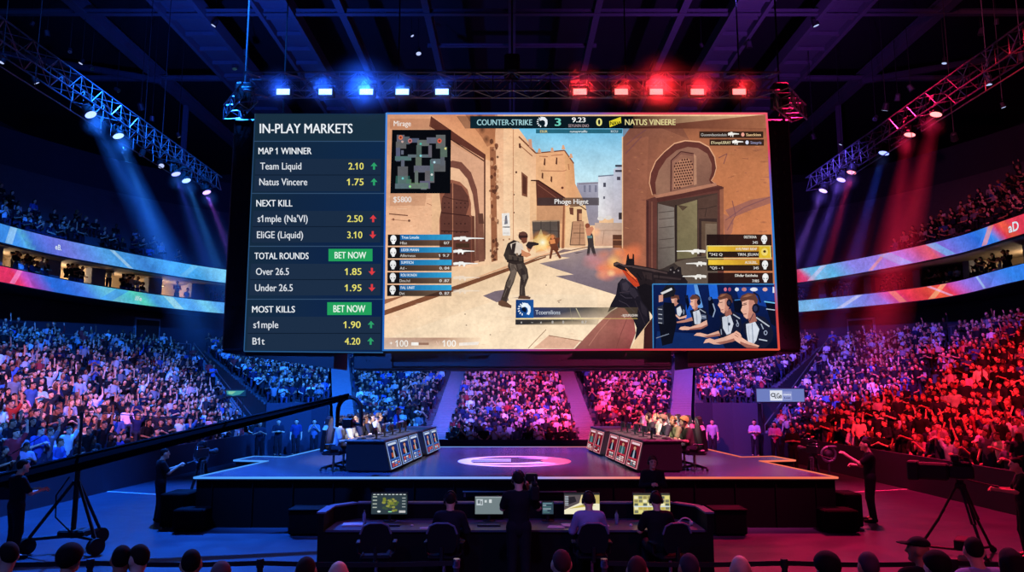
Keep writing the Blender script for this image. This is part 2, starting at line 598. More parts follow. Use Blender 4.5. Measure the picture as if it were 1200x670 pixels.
def make_pose(seated=False, lean=0.0, arms='down', yaw=0.0, nod=0.0, stride=0.0, seat=0.46, aL=None, aR=None):
    """joints in metres, the person faces +y. aL/aR = (elbow, wrist) offsets from the shoulder override the arms"""
    J = {}
    pz = seat + 0.09 if seated else 0.93
    J['pelvis'] = np.array([0, 0, pz])
    Rl = rotx(-lean)
    def up(v): return J['pelvis'] + Rl @ np.array(v, float)
    J['belly'] = up((0, 0.01, 0.14)); J['chest'] = up((0, 0.0, 0.36)); J['neck'] = up((0, -0.01, 0.53))
    J['headc'] = up((0, 0.01, 0.53)) + np.array([0, 0.03 * math.cos(lean) + 0.02, 0.155])
    J['Rh'] = rotz(yaw) @ rotx(-nod)
    for s, n in ((-1, 'L'), (1, 'R')):
        J['sh' + n] = up((s * 0.185, -0.01, 0.46))
        A = {'down': ((0.06, -0.03, -0.28), (0.07, 0.09, -0.52)),
             'lap': ((0.07, 0.02, -0.27), (-0.03, 0.24, -0.33)),
             'desk': ((0.08, 0.10, -0.25), (-0.02, 0.35, -0.24)),
             'clap': ((0.08, 0.08, -0.24), (-0.14, 0.29, -0.13)),
             'fold': ((0.06, 0.05, -0.26), (-0.13, 0.21, -0.22)),
             'raise': ((0.10, 0.06, 0.25), (0.06, 0.12, 0.50)),
             'wave': ((0.16, 0.10, 0.16), (0.12, 0.22, 0.40)),
             'camera': ((0.07, 0.14, -0.22), (-0.02, 0.38, -0.10)),
             'phone': ((0.06, 0.12, -0.22), (-0.12, 0.28, 0.02))}
        t = arms if isinstance(arms, str) else arms[0 if n == 'L' else 1]
        e, w = A[t]
        o = aL if n == 'L' else aR
        if o is not None: e, w = o
        J['el' + n] = J['sh' + n] + np.array([s * e[0], e[1], e[2]])
        J['wr' + n] = J['sh' + n] + np.array([s * w[0], w[1], w[2]])
        J['hip' + n] = J['pelvis'] + np.array([s * 0.09, 0, -0.02])
        if seated:
            J['kn' + n] = J['hip' + n] + np.array([s * 0.05, 0.43, 0.0])
            J['an' + n] = np.array([s * 0.14, 0.40, 0.09])
        else:
            J['kn' + n] = np.array([s * 0.10, 0.03 + s * stride * 0.5, 0.49])
            J['an' + n] = np.array([s * 0.11, -0.02 + s * stride, 0.09])
        J['toe' + n] = J['an' + n] + np.array([s * 0.03, 0.16, -0.05])
    return J


def hand_geo(mb, wrist, d, inward, col, curl=0.6, sz=1.0):
    """palm is in the skin; four fingers and a thumb as tapered bent tubes"""
    d = Vector(d).normalized(); n = Vector(inward); n = (n - d * n.dot(d))
    if n.length < 1e-4: n = d.orthogonal()
    n.normalize(); w = d.cross(n)
    mb.col = (*col, 1)
    pe = Vector(wrist) + d * 0.085 * sz
    for off, L in ((-0.030, 0.070), (-0.010, 0.082), (0.010, 0.078), (0.029, 0.062)):
        b = pe + w * off * sz - d * 0.012
        m = b + (d * math.cos(curl * 0.5) + n * math.sin(curl * 0.5)) * L * 0.5 * sz
        t = m + (d * math.cos(curl * 1.5) + n * math.sin(curl * 1.5)) * L * 0.5 * sz
        mb.tube([b, m, t], [0.0095 * sz, 0.009 * sz, 0.007 * sz], 5)
    b = Vector(wrist) + d * 0.03 * sz - w * 0.028 * sz
    m = b + (d * 0.6 - w * 0.7 + n * 0.3).normalized() * 0.04 * sz
    t = m + (d * 0.85 - w * 0.2 + n * 0.5).normalized() * 0.032 * sz
    mb.tube([b, m, t], [0.012 * sz, 0.011 * sz, 0.008 * sz], 5)


def person_meshes(J, h=0.018, female=False, sleeves='short', hair='short', hands=True, curl=0.6, shoes=True, tag_=''):
    """meshes: body, shirt, trousers, hair, shoes"""
    out = {}
    hc, Rh = J['headc'], J['Rh']
    fw = Rh @ np.array([0, 1, 0]); rt = Rh @ np.array([1, 0, 0]); upv = Rh @ np.array([0, 0, 1])
    def hp(x, y, z): return hc + rt * x + fw * y + upv * z
    sw = 0.93 if female else 1.0
    torso = [('c', J['pelvis'], J['belly'], 0.145 * sw, 0.135 * sw, 0.75), ('c', J['belly'], J['chest'], 0.135 * sw, 0.165 * sw, 0.72),
             ('c', (J['shL'] + J['shR']) / 2 + (J['shL'] - J['shR']) * 0.36, (J['shL'] + J['shR']) / 2 - (J['shL'] - J['shR']) * 0.36, 0.07, 0.07)]
    head = [('e', hc + upv * 0.02, (0.077, 0.094, 0.100), Rh), ('e', hp(0, 0.022, -0.05), (0.060, 0.066, 0.070), Rh),
            ('c', hp(0, 0.095, 0.012), hp(0, 0.112, -0.018), 0.010, 0.015), ('e', hp(0, 0.075, -0.092), (0.028, 0.024, 0.022), Rh),
            ('e', hp(0.084, -0.005, -0.01), (0.014, 0.022, 0.034), Rh), ('e', hp(-0.084, -0.005, -0.01), (0.014, 0.022, 0.034), Rh),
            ('c', J['neck'] - (J['neck'] - J['chest']) * 0.2, hp(0, -0.02, -0.06), 0.060, 0.055)]
    arms = []; legs = []; ex = MB()
    for n in 'LR':
        arms += [('c', J['sh' + n], J['el' + n], 0.052, 0.041), ('c', J['el' + n], J['wr' + n], 0.041, 0.028)]
        d = J['wr' + n] - J['el' + n]; d = d / np.linalg.norm(d)
        arms += [('c', J['wr' + n], J['wr' + n] + d * 0.075, 0.027, 0.033, 0.8)]
        legs += [('c', J['hip' + n], J['kn' + n], 0.085, 0.058), ('c', J['kn' + n], J['an' + n], 0.056, 0.038)]
        legs += [('c', J['an' + n], J['toe' + n], 0.040, 0.032)]
        if hands:
            inw = np.array([0.6 if n == 'L' else -0.6, 0.1, -0.8])
            hand_geo(ex, J['wr' + n], d, inw, (1, 1, 1), curl)

    def bodycol(V):
        C = np.ones((len(V), 4))
        L = (V - hc) @ Rh
        eye = (np.abs(np.abs(L[:, 0]) - 0.033) < 0.014) & (np.abs(L[:, 2] - 0.018) < 0.009) & (L[:, 1] > 0.06)
        brow = (np.abs(np.abs(L[:, 0]) - 0.034) < 0.022) & (np.abs(L[:, 2] - 0.042) < 0.007) & (L[:, 1] > 0.05)
        lip = (np.abs(L[:, 0]) < 0.025) & (np.abs(L[:, 2] + 0.058) < 0.010) & (L[:, 1] > 0.06)
        C[eye, :3] = 0.12; C[brow, :3] = 0.25; C[lip, :3] = (0.8, 0.45, 0.42)
        return C
    out['body'] = skin_mesh('person' + tag_, torso + head + arms + legs, h, [M_SKIN], 0.03, bodycol, None, ex)
    g = 0.016
    sh = [(p[0], p[1], p[2], p[3] + g, p[4] + g, *p[5:]) for p in torso]
    for n in 'LR':
        if sleeves == 'long':
            sh += [('c', J['sh' + n], J['el' + n], 0.052 + g, 0.043 + g), ('c', J['el' + n], J['wr' + n] - (J['wr' + n] - J['el' + n]) * 0.05, 0.043 + g, 0.032 + g * 0.8)]
        else:
            sh += [('c', J['sh' + n], J['sh' + n] + (J['el' + n] - J['sh' + n]) * 0.75, 0.054 + g, 0.050 + g)]
    out['shirt'] = skin_mesh('shirt' + tag_, sh, h, [M_CLOTH], 0.03)
    tr = [('c', J['pelvis'] + np.array([-0.05, 0, 0.02]), J['pelvis'] + np.array([0.05, 0, 0.02]), 0.135, 0.135, 0.85)]
    for n in 'LR':
        tr += [('c', J['hip' + n], J['kn' + n], 0.088 + g, 0.062 + g), ('c', J['kn' + n], J['an' + n], 0.060 + g, 0.052 + g * 0.7)]
    out['trousers'] = skin_mesh('trousers' + tag_, tr, h * 1.15, [M_CLOTH], 0.03)
    def hcut(X, Y, Z):
        Lx = (X - hc[0]) * fw[0] + (Y - hc[1]) * fw[1] + (Z - hc[2]) * fw[2]
        Lz = (X - hc[0]) * upv[0] + (Y - hc[1]) * upv[1] + (Z - hc[2]) * upv[2]
        return -(Lz - 0.85 * Lx - 0.002) * 0.75
    hp_ = [('e', hp(0, -0.010, 0.028), (0.083, 0.104, 0.106), Rh)]
    cutf = hcut
    if hair == 'long':
        hp_ += [('c', hp(0, -0.07, 0.03), hp(0, -0.10, -0.20), 0.075, 0.055), ('c', hp(0.06, -0.02, 0.02), hp(0.075, -0.03, -0.17), 0.04, 0.03), ('c', hp(-0.06, -0.02, 0.02), hp(-0.075, -0.03, -0.17), 0.04, 0.03)]
        def cutf(X, Y, Z):
            Lx = (X - hc[0]) * fw[0] + (Y - hc[1]) * fw[1] + (Z - hc[2]) * fw[2]
            Lz = (X - hc[0]) * upv[0] + (Y - hc[1]) * upv[1] + (Z - hc[2]) * upv[2]
            return np.minimum(-(Lz - 0.85 * Lx - 0.002) * 0.75, Lx - 0.03)
    if hair == 'curly':
        hp_ = [('e', hp(0, -0.012, 0.04), (0.112, 0.122, 0.118), Rh)]
    if hair == 'cap':
        hp_ = [('e', hp(0, -0.004, 0.042), (0.090, 0.106, 0.086), Rh), ('e', hp(0, 0.13, 0.055), (0.07, 0.07, 0.014), Rh)]
        def cutf(X, Y, Z):
            Lz = (X - hc[0]) * upv[0] + (Y - hc[1]) * upv[1] + (Z - hc[2]) * upv[2]
            return -(Lz - 0.042)
    if hair != 'bald':
        out['hair'] = skin_mesh(('cap' if hair == 'cap' else 'hair') + tag_, hp_, min(h, 0.016), [M_CLOTH], 0.02, None, cutf)
    if shoes:
        for n in 'LR':
            so = [('c', J['an' + n] + np.array([0, -0.03, -0.035]), J['toe' + n] + np.array([0, 0.02, 0.0]), 0.048, 0.040), ('c', J['an' + n], J['an' + n] + np.array([0, 0, -0.03]), 0.050, 0.052)]
            out['shoe' + n] = skin_mesh('shoe' + tag_, so, h, [M_CLOTH], 0.02, None, lambda X, Y, Z: -(Z - 0.006))
    return out


SKINS = [(216, 170, 142), (198, 150, 120), (170, 120, 92), (226, 186, 160), (130, 88, 66), (92, 62, 48)]
HAIRS = [(22, 18, 16), (40, 28, 20), (70, 48, 30), (120, 90, 55), (16, 15, 17)]


def person(name, meshes, loc, rz, skin, shirt, trousers, hair, shoes=(18, 18, 20), scale=1.0, label=None, group=None, hairname='hair'):
    o = bpy.data.objects.new(name, meshes['body']); COL.objects.link(o)
    o.location = loc; o.rotation_euler = (0, 0, rz); o.scale = (scale,) * 3
    o.color = (*lin(skin), 1)
    for part, c in (('shirt', shirt), ('trousers', trousers), ('hair', hair), ('shoeL', shoes), ('shoeR', shoes)):
        if part in meshes:
            p = bpy.data.objects.new(hairname if part == 'hair' else ('shoe' if part.startswith('shoe') else part), meshes[part]); COL.objects.link(p)
            p.parent = o; p.color = (*lin(c), 1)
    tag(o, label, 'person', group)
    return o


def headset(J, parent, colour_mat):
    """headband over the hair, two ear cups and a boom microphone"""
    hc, Rh = J['headc'], J['Rh']
    def hp(x, y, z): return tuple(hc + Rh @ np.array([x, y, z]))
    m = MB(); m.smooth = True
    m.tube([hp(0.098 * math.cos(a), -0.008, 0.0 + 0.152 * math.sin(a)) for a in np.linspace(0, PI, 13)], 0.011, 6)
    for s in (-1, 1):
        m.tube([hp(s * 0.075, -0.005, -0.005), hp(s * 0.112, -0.005, -0.005)], [0.044, 0.038], 12)
    m.tube([hp(-0.10, 0.01, -0.03), hp(-0.085, 0.08, -0.07), hp(-0.03, 0.115, -0.075)], 0.006, 5)
    return m.build('headset', colour_mat, parent)

# ------------------------------------------------------------------ sight lines used to author flat pictures on their planes
def project(x, y, z):
    z -= CAM_H
    d = y * math.cos(PITCH) + z * math.sin(PITCH); h = -y * math.sin(PITCH) + z * math.cos(PITCH)
    return 600 + FPX * x / d, 335 - FPX * h / d


def at_y(u, v, y):
    X = u - 600; Yv = -(v - 335)
    dy = FPX * math.cos(PITCH) - Yv * math.sin(PITCH); dz = FPX * math.sin(PITCH) + Yv * math.cos(PITCH)
    t = y / dy
    return (X * t, y, CAM_H + dz * t)


def at_z(u, v, z):
    X = u - 600; Yv = -(v - 335)
    dy = FPX * math.cos(PITCH) - Yv * math.sin(PITCH); dz = FPX * math.sin(PITCH) + Yv * math.cos(PITCH)
    t = (z - CAM_H) / dz
    return (X * t, dy * t, z)


def catmull(P, n=8):
    P = [Vector(p) for p in P]; out = []
    Q = [P[0] * 2 - P[1]] + P + [P[-1] * 2 - P[-2]]
    for i in range(1, len(Q) - 2):
        for k in range(n):
            t = k / n
            a, b, c, d = Q[i - 1], Q[i], Q[i + 1], Q[i + 2]
            out.append(0.5 * ((2 * b) + (c - a) * t + (2 * a - 5 * b + 4 * c - d) * t * t + (3 * b - a - 3 * c + d) * t ** 3))
    out.append(P[-1])
    return out


def offset(path, d):
    """plan curve moved sideways, positive = to the right of travel"""
    out = []
    for i, p in enumerate(path):
        t = path[min(i + 1, len(path) - 1)] - path[max(i - 1, 0)]
        t.normalize(); out.append(p + Vector((t.y, -t.x)) * d)
    return out


def ribbon_mesh(mb, path, z0, z1, path2=None):
    path2 = path2 or path
    vs = [(p.x, p.y, z0) for p in path] + [(p.x, p.y, z1) for p in path2]
    n = len(path)
    mb.add(vs, [(i, i + 1, n + i + 1, n + i) for i in range(n - 1)])


# ------------------------------------------------------------------ hall
def floor_mat():
    m = mat('arena_floor_paint', (58, 64, 80), 0.32, var=0.22, scale=0.35, spec=0.5)
    nt = m.node_tree; b = nt.nodes['Principled BSDF']
    n = nt.nodes.new('ShaderNodeTexNoise'); n.inputs['Scale'].default_value = 1.3; n.inputs['Detail'].default_value = 6
    tc = nt.nodes.new('ShaderNodeTexCoord'); nt.links.new(tc.outputs['Object'], n.inputs['Vector'])
    r = nt.nodes.new('ShaderNodeMapRange'); r.inputs['To Min'].default_value = 0.22; r.inputs['To Max'].default_value = 0.5
    nt.links.new(n.outputs['Fac'], r.inputs['Value']); nt.links.new(r.outputs[0], b.inputs['Roughness'])
    return m


M_FLOOR = floor_mat()
def struct(name, mb, m, label=None):
    o = mb.build(name, m); tag(o, label, None, None, 'structure'); return o


b = MB(); b.add([(-46, -16, 0), (46, -16, 0), (46, 82, 0), (-46, 82, 0)], [(0, 1, 2, 3)]); struct('floor', b, M_FLOOR)
b = MB(); b.box((-46, -16, 27), (46, 82, 27.3)); struct('ceiling', b, M_ROOF)
b = MB(); b.box((-46.4, -16, 0), (-46, 82, 27)); struct('wall_left', b, M_DWALL)
b = MB(); b.box((46, -16, 0), (46.4, 82, 27)); struct('wall_right', b, M_DWALL)
b = MB(); b.box((-46.4, 82, 0), (46.4, 82.4, 27.3)); struct('wall_back', b, M_DWALL)
b = MB(); b.box((-46.4, -16.4, 0), (46.4, -16, 27.3)); struct('wall_front', b, M_DWALL)
M_TAPE = mat('floor_tape', (210, 215, 225), 0.5)
for i, (p, q) in enumerate((((-13.0, 24.3), (-9.6, 23.1)), ((10.2, 23.9), (13.2, 24.9)))):
    p = Vector(p); q = Vector(q); t = (q - p).normalized(); n = Vector((-t.y, t.x)) * 0.05
    b = MB(); b.prism([tuple(p - n), tuple(q - n), tuple(q + n), tuple(p + n)], 0.002, 0.006)
    struct('trim_%d' % (i + 1), b, M_TAPE)

# ------------------------------------------------------------------ seating bowl
def V2(*p): return [Vector(q) for q in p]


def resample(P, n):
    L = [0]
    for a, c in zip(P, P[1:]): L.append(L[-1] + (c - a).length)
    out = []
    for k in range(n + 1):
        s = L[-1] * k / n; i = 0
        while i < len(P) - 2 and L[i + 1] < s: i += 1
        t = (s - L[i]) / max(L[i + 1] - L[i], 1e-6)
        out.append(P[i].lerp(P[i + 1], min(t, 1)))
    return out


SECTIONS = []
def section(name, I, O, z0, z1, K, n):
    I = resample(V2(*I), n); O = resample(V2(*O), n)
    SECTIONS.append(dict(name=name, I=I, O=O, z0=z0, z1=z1, K=K))
    b = MB()
    def P(i, t): return I[i].lerp(O[i], t)
    zs = [z0 + (z1 - z0) * k / (K - 1) for k in range(K)]
    for k in range(K):
        t0, t1 = k / K, (k + 1) / K
        zb = 0 if k == 0 else zs[k - 1]
        vs = []
        for i in range(n + 1):
            p, q = P(i, t0), P(i, t1)
            vs += [(p.x, p.y, zb), (p.x, p.y, zs[k]), (q.x, q.y, zs[k])]
        fs = []
        for i in range(n):
            a, c = i * 3, (i + 1) * 3
            fs += [(a, c, c + 1, a + 1), (a + 1, c + 1, c + 2, a + 2)]
        b.add(vs, fs)
    for i in (0, n):          # closed ends
        vs = [(P(i, 0).x, P(i, 0).y, 0)]
        for k in range(K):
            p, q = P(i, k / K), P(i, (k + 1) / K)
            vs += [(p.x, p.y, zs[k]), (q.x, q.y, zs[k])]
        e = P(i, 1); vs.append((e.x, e.y, 0))
        b.add(vs, [tuple(range(len(vs)))])
    o = b.build(name, M_CONC); tag(o, None, None, None, 'structure')


LI = [(-13.4, 10), (-13.2, 18), (-13.0, 24), (-12.6, 31.6)]
LO = [(-27.4, 8), (-27.4, 22), (-27.2, 36), (-26.3, 48.4)]
LI2 = LI + [(-12.2, 36.8)]
LO2 = [(-27.4, 8), (-27.4, 22), (-27.2, 37), (-26.2, 48.6), (-23.4, 54.8)]
mir = lambda P: [(-x, y) for x, y in P]
section('stand_left', LI2, LO2, 0.45, 5.4, 20, 16)
section('stand_right', mir(LI2), mir(LO2), 0.45, 5.9, 20, 16)
CI = [(-12.45, 32.6), (-11.6, 34.4), (-9.5, 35.0), (-7.6, 35.0)]
CO = [(-26.2, 49.4), (-24, 54.3), (-19.5, 59.2), (-15.0, 61.3)]
CI = [(-12.0, 37.6), (-11.0, 38.2), (-10.0, 38.3), (-9.1, 38.0)]
CO = [(-22.8, 55.4), (-21.0, 57.6), (-18.5, 59.6), (-15.0, 61.3)]
section('stand_corner_left', CI, CO, 2.3, 5.9, 34, 10)
section('stand_corner_right', mir(CI), mir(CO), 2.3, 6.2, 34, 10)
section('stand_back_left', [(-6.4, 32.0), (-3.8, 32.0)], [(-13.6, 61.4), (-3.9, 61.8)], 0.5, 7.6, 44, 6)
section('stand_back_middle', [(-2.85, 32.0), (2.95, 32.0)], [(-2.85, 61.8), (2.95, 61.8)], 0.5, 7.6, 44, 6)
section('stand_back_right', [(3.9, 32.0), (6.4, 32.0)], [(3.9, 61.8), (13.6, 61.4)], 0.5, 7.6, 44, 6)

M_STEP = mat('stair_tread', (120, 124, 134), 0.8)
def stairs(name, p0, p1, q0, q1, z0, z1, K, n2=2):
    """aisle steps between two stand sections: from front edge p0-p1 up to q0-q1"""
    p0, p1, q0, q1 = map(Vector, (p0, p1, q0, q1)); b = MB(); N = K * n2
    for k in range(N):
        t0, t1 = k / N, (k + 1) / N
        z = z0 + (z1 - z0) * k / (N - 1); zb = 0 if k == 0 else z - (z1 - z0) / (N - 1)
        A, B, C_, D_ = p0.lerp(q0, t0), p1.lerp(q1, t0), p1.lerp(q1, t1), p0.lerp(q0, t1)
        b.mi = 0
        b.add([(*A, zb), (*B, zb), (*B, z), (*A, z), (*D_, z), (*C_, z)], [(0, 1, 2, 3), (3, 2, 5, 4)])
    o = b.build(name, M_STEP); tag(o, None, None, None, 'structure')


stairs('stairs_back_left', (-3.78, 32), (-2.87, 32), (-3.88, 61.8), (-2.87, 61.8), 0.5, 7.6, 44)
stairs('stairs_back_right', (2.97, 32), (3.88, 32), (2.97, 61.8), (3.88, 61.8), 0.5, 7.6, 44)
stairs('stairs_side_left', (-12.2, 37.0), (-12.05, 37.5), (-23.3, 54.9), (-22.9, 55.35), 0.6, 5.6, 24)
stairs('stairs_side_right', (12.05, 37.5), (12.2, 37.0), (22.9, 55.35), (23.3, 54.9), 0.6, 5.9, 24)
stairs('stairs_corner_left', (-7.5, 32.4), (-6.42, 32), (-14.9, 61.3), (-13.62, 61.4), 0.5, 7.6, 44)
stairs('stairs_corner_right', (6.42, 32), (7.5, 32.4), (13.62, 61.4), (14.9, 61.3), 0.5, 7.6, 44)

M_BARR = mat('barrier_cloth', (34, 38, 58), 0.8, var=0.12)
def barrier(name, path, h, th=0.12):
    P = V2(*path); Q = offset(P, th / 2); S_ = offset(P, -th / 2); b = MB()
    n = len(P)
    vs = [(p.x, p.y, 0) for p in Q] + [(p.x, p.y, h) for p in Q] + [(p.x, p.y, 0) for p in S_] + [(p.x, p.y, h) for p in S_]
    fs = []
    for i in range(n - 1):
        fs += [(i, i + 1, n + i + 1, n + i), (2 * n + i + 1, 2 * n + i, 3 * n + i, 3 * n + i + 1), (n + i, n + i + 1, 3 * n + i + 1, 3 * n + i)]
    fs += [(0, n, 3 * n, 2 * n), (n - 1, 3 * n - 1, 4 * n - 1, 2 * n - 1)]
    b.add(vs, fs); struct(name, b, M_BARR)


barrier('wall_stand_left', [(-12.9 + dx, y) for dx, y in ((-0.25, 10), (-0.05, 18), (0.15, 24), (0.5, 31.3), (0.9, 36.8))], 1.1)
barrier('wall_stand_right', [(12.9 - dx, y) for dx, y in ((-0.25, 10), (-0.05, 18), (0.15, 24), (0.5, 31.3), (0.9, 36.8))], 1.1)
barrier('wall_stand_back', [(-6.3, 31.6), (6.3, 31.6)], 1.1)
barrier('wall_corner_left', [(-12.0, 37.1), (-11.0, 37.9), (-10.0, 38.0), (-9.1, 37.7)], 2.5)
barrier('wall_corner_right', mir([(-12.0, 37.1), (-11.0, 37.9), (-10.0, 38.0), (-9.1, 37.7)]), 2.5)

# ------------------------------------------------------------------ balcony fascias, suites, upper decks
RIB_L = catmull(V2((-27.5, 8), (-27.6, 24), (-27.6, 40.0), (-26.4, 48.8), (-22.3, 57.2), (-15, 62.6), (-6, 64)))
RIB_R = catmull(V2((26.9, 8), (27.0, 24), (27.0, 39.2), (27.0, 47.6), (21.8, 55.7), (15, 61.6), (6, 64)))
UP_L = catmull(V2((-27.3, 8), (-27.4, 24), (-27.3, 39.2), (-25.5, 46.7), (-21.5, 54.6), (-15, 60.4), (-6, 62)))
UP_R = catmull(V2((25.8, 8), (25.8, 24), (25.8, 37.2), (25.5, 44.4), (21.3, 54.5), (15, 60.4), (6, 62)))
M_RIB = mat_emit_attr('led_ribbon', 0.92, 0.22, 0.9)


def colour_at(stops, u):
    if u <= stops[0][0]: return lin(stops[0][1])
    for (a, c), (d, e) in zip(stops, stops[1:]):
        if u <= d:
            t = (u - a) / (d - a); c, e = lin(c), lin(e)
            return tuple(c[i] + (e[i] - c[i]) * t for i in range(3))
    return lin(stops[-1][1])


def led_board(label, path, zc, hh, stops, side, marks):
    P = resample(path, 260); b = MB()
    root = empty('led_ribbon_board', (P[130].x, P[130].y, zc))
    tag(root, label, 'led board', 'curved led boards on the balconies')
    o = Vector((P[130].x, P[130].y, 0))
    inn = offset(P, 0.02 * side); out = offset(P, -0.25 * side)
    n = len(P); rg = random.Random(len(label))
    vs = []; cs = []
    fl = [rg.uniform(0.75, 1.2) for _ in P]
    for kz in range(4):
        z = -hh / 2 + hh * kz / 3
        for i, p in enumerate(inn):
            u, v = project(p.x, p.y, zc) if p.y > 5 else (-999, 0)
            c = colour_at(stops, u + (kz - 1.5) * 5)
            f = 0.5 + 0.5 * (fl[(i + kz * 3) % n] + fl[(i + kz * 3 + 1) % n]) / 2
            vs.append((p.x - o.x, p.y - o.y, z)); cs.append((*[min(1, x * f + 0.015) for x in c], 1))
    fs = []
    for kz in range(3):
        for i in range(n - 1):
            fs.append((kz * n + i, kz * n + i + 1, (kz + 1) * n + i + 1, (kz + 1) * n + i))
    b.add(vs, fs, cs)
    # slanted streaks and lettering that run along the board
    for (i0, wid, sl, col) in marks:
        pts = []
        face = offset(P, 0.05 * side)
        def q(s, z):
            s = max(0, min(n - 1.001, s)); k = int(s); w = face[k].lerp(face[k + 1], s - k)
            return (w.x - o.x, w.y - o.y, z)
        if isinstance(col, str):
            tv, tf = text_geo(col, 0.02); x1 = max(x for x, y in tv)
            b.add([q(i0 + (x / x1) * wid * side * sl, -hh * 0.05 * wid - hh * 0.08 + y * hh * (0.19 * wid + 0.1)) for x, y in tv], tf, [(0.75, 0.85, 0.95, 1)] * len(tv))
        else:
            b.add([q(i0, -hh * 0.48), q(i0 + wid, -hh * 0.48), q(i0 + wid + sl, hh * 0.48), q(i0 + sl, hh * 0.48)], [(0, 1, 2, 3)], [(*lin(col), 0.55)] * 4)
    b.build('led_face', M_RIB, root, True)
    k = MB()
    vs = [(p.x - o.x, p.y - o.y, z) for z in (-hh / 2 - 0.06, hh / 2 + 0.06) for p in P] + [(p.x - o.x, p.y - o.y, z) for z in (-hh / 2 - 0.06, hh / 2 + 0.06) for p in out]
    fs = []
    for i in range(n - 1):
        fs += [(i, i + 1, n + i + 1, n + i), (2 * n + i, 2 * n + i + 1, 3 * n + i + 1, 3 * n + i), (n + i, n + i + 1, 3 * n + i + 1, 3 * n + i), (i, i + 1, 2 * n + i + 1, 2 * n + i)]
    k.add(vs, fs); k.build('cabinet', M_BLACK, root)
    return root


BL, CY, LB, PU, VI, RD, PK, OR, GN = (25, 105, 225), (90, 190, 235), (80, 165, 240), (130, 110, 225), (120, 60, 200), (225, 40, 80), (215, 70, 150), (240, 90, 60), (90, 220, 190)
led_board('lower led board of the left balcony, pink end turning blue and aqua', RIB_L, 9.32, 0.84,
          [(-50, RD), (10, (225, 40, 100)), (18, (235, 40, 90)), (30, (200, 70, 190)), (42, (140, 80, 215)), (58, BL), (75, BL), (100, (60, 120, 235)), (122, CY), (130, (110, 200, 230)), (150, (80, 205, 225)), (166, GN), (182, (60, 150, 230)), (200, CY), (225, LB), (243, (120, 215, 245)), (258, LB)],
          1, [(124, 1.5, 2, (255, 150, 220)), (163, 2.2, 1, '///e'), (176, 3, -4, (190, 245, 235)), (196, 2, 3, (200, 240, 250)), (152, 4, 5, (60, 150, 255))])
led_board('upper led board of the left balcony, light blue with pale streaks', UP_L, 11.42, 0.98,
          [(-50, BL), (8, (50, 140, 235)), (22, (60, 140, 230)), (30, CY), (36, (60, 120, 230)), (60, (95, 110, 225)), (80, (110, 120, 225)), (105, (90, 140, 235)), (125, LB), (140, (70, 160, 235)), (170, (50, 130, 220)), (200, (70, 170, 230)), (230, (60, 160, 230)), (258, (120, 205, 240))],
          1, [(119.5, 2.2, 1, 'ns'), (125, 2, 1, (170, 220, 250)), (139, 1.8, 1, 'eB.'), (160, 1.5, -6, (190, 230, 250)), (176, 2, 4, (120, 200, 240)), (193, 2, 4, (150, 220, 240))])
led_board('lower led board of the right balcony, blue with a red orange stretch', RIB_R, 9.3, 0.84,
          [(940, (120, 190, 240)), (970, (95, 170, 240)), (1000, (120, 140, 235)), (1030, (110, 110, 225)), (1045, (190, 70, 160)), (1062, RD), (1085, (235, 60, 60)), (1100, OR), (1112, RD), (1122, (205, 80, 180)), (1135, (150, 110, 230)), (1160, (90, 120, 235)), (1185, (40, 130, 240)), (1240, BL)],
          -1, [(152, 2, -4, (255, 190, 140)), (160, 2, 3, (250, 150, 120)), (146, 1.2, 7, (235, 190, 240)), (178, 2, -6, (220, 220, 250)), (133, 1, 3, (180, 220, 255))])
led_board('upper led board of the right balcony, violet blue with red patches', UP_R, 11.42, 0.98,
          [(930, RD), (942, (220, 60, 110)), (950, (110, 190, 235)), (975, (90, 180, 235)), (1000, (130, 130, 230)), (1040, (150, 120, 225)), (1062, (170, 110, 215)), (1080, (215, 80, 130)), (1092, (230, 90, 110)), (1102, (140, 100, 220)), (1125, (90, 120, 235)), (1145, BL), (1162, (50, 140, 245)), (1172, RD), (1180, OR), (1190, (230, 50, 80)), (1230, RD)],
          -1, [(128, 2, -3, (255, 160, 90)), (120.2, 3.2, 1, 'aD'), (152, 4, 7, (140, 180, 250)), (165, 1.5, -5, (250, 160, 130)), (185, 2, -5, (220, 210, 250)), (139, 3, 6, (120, 200, 255))])

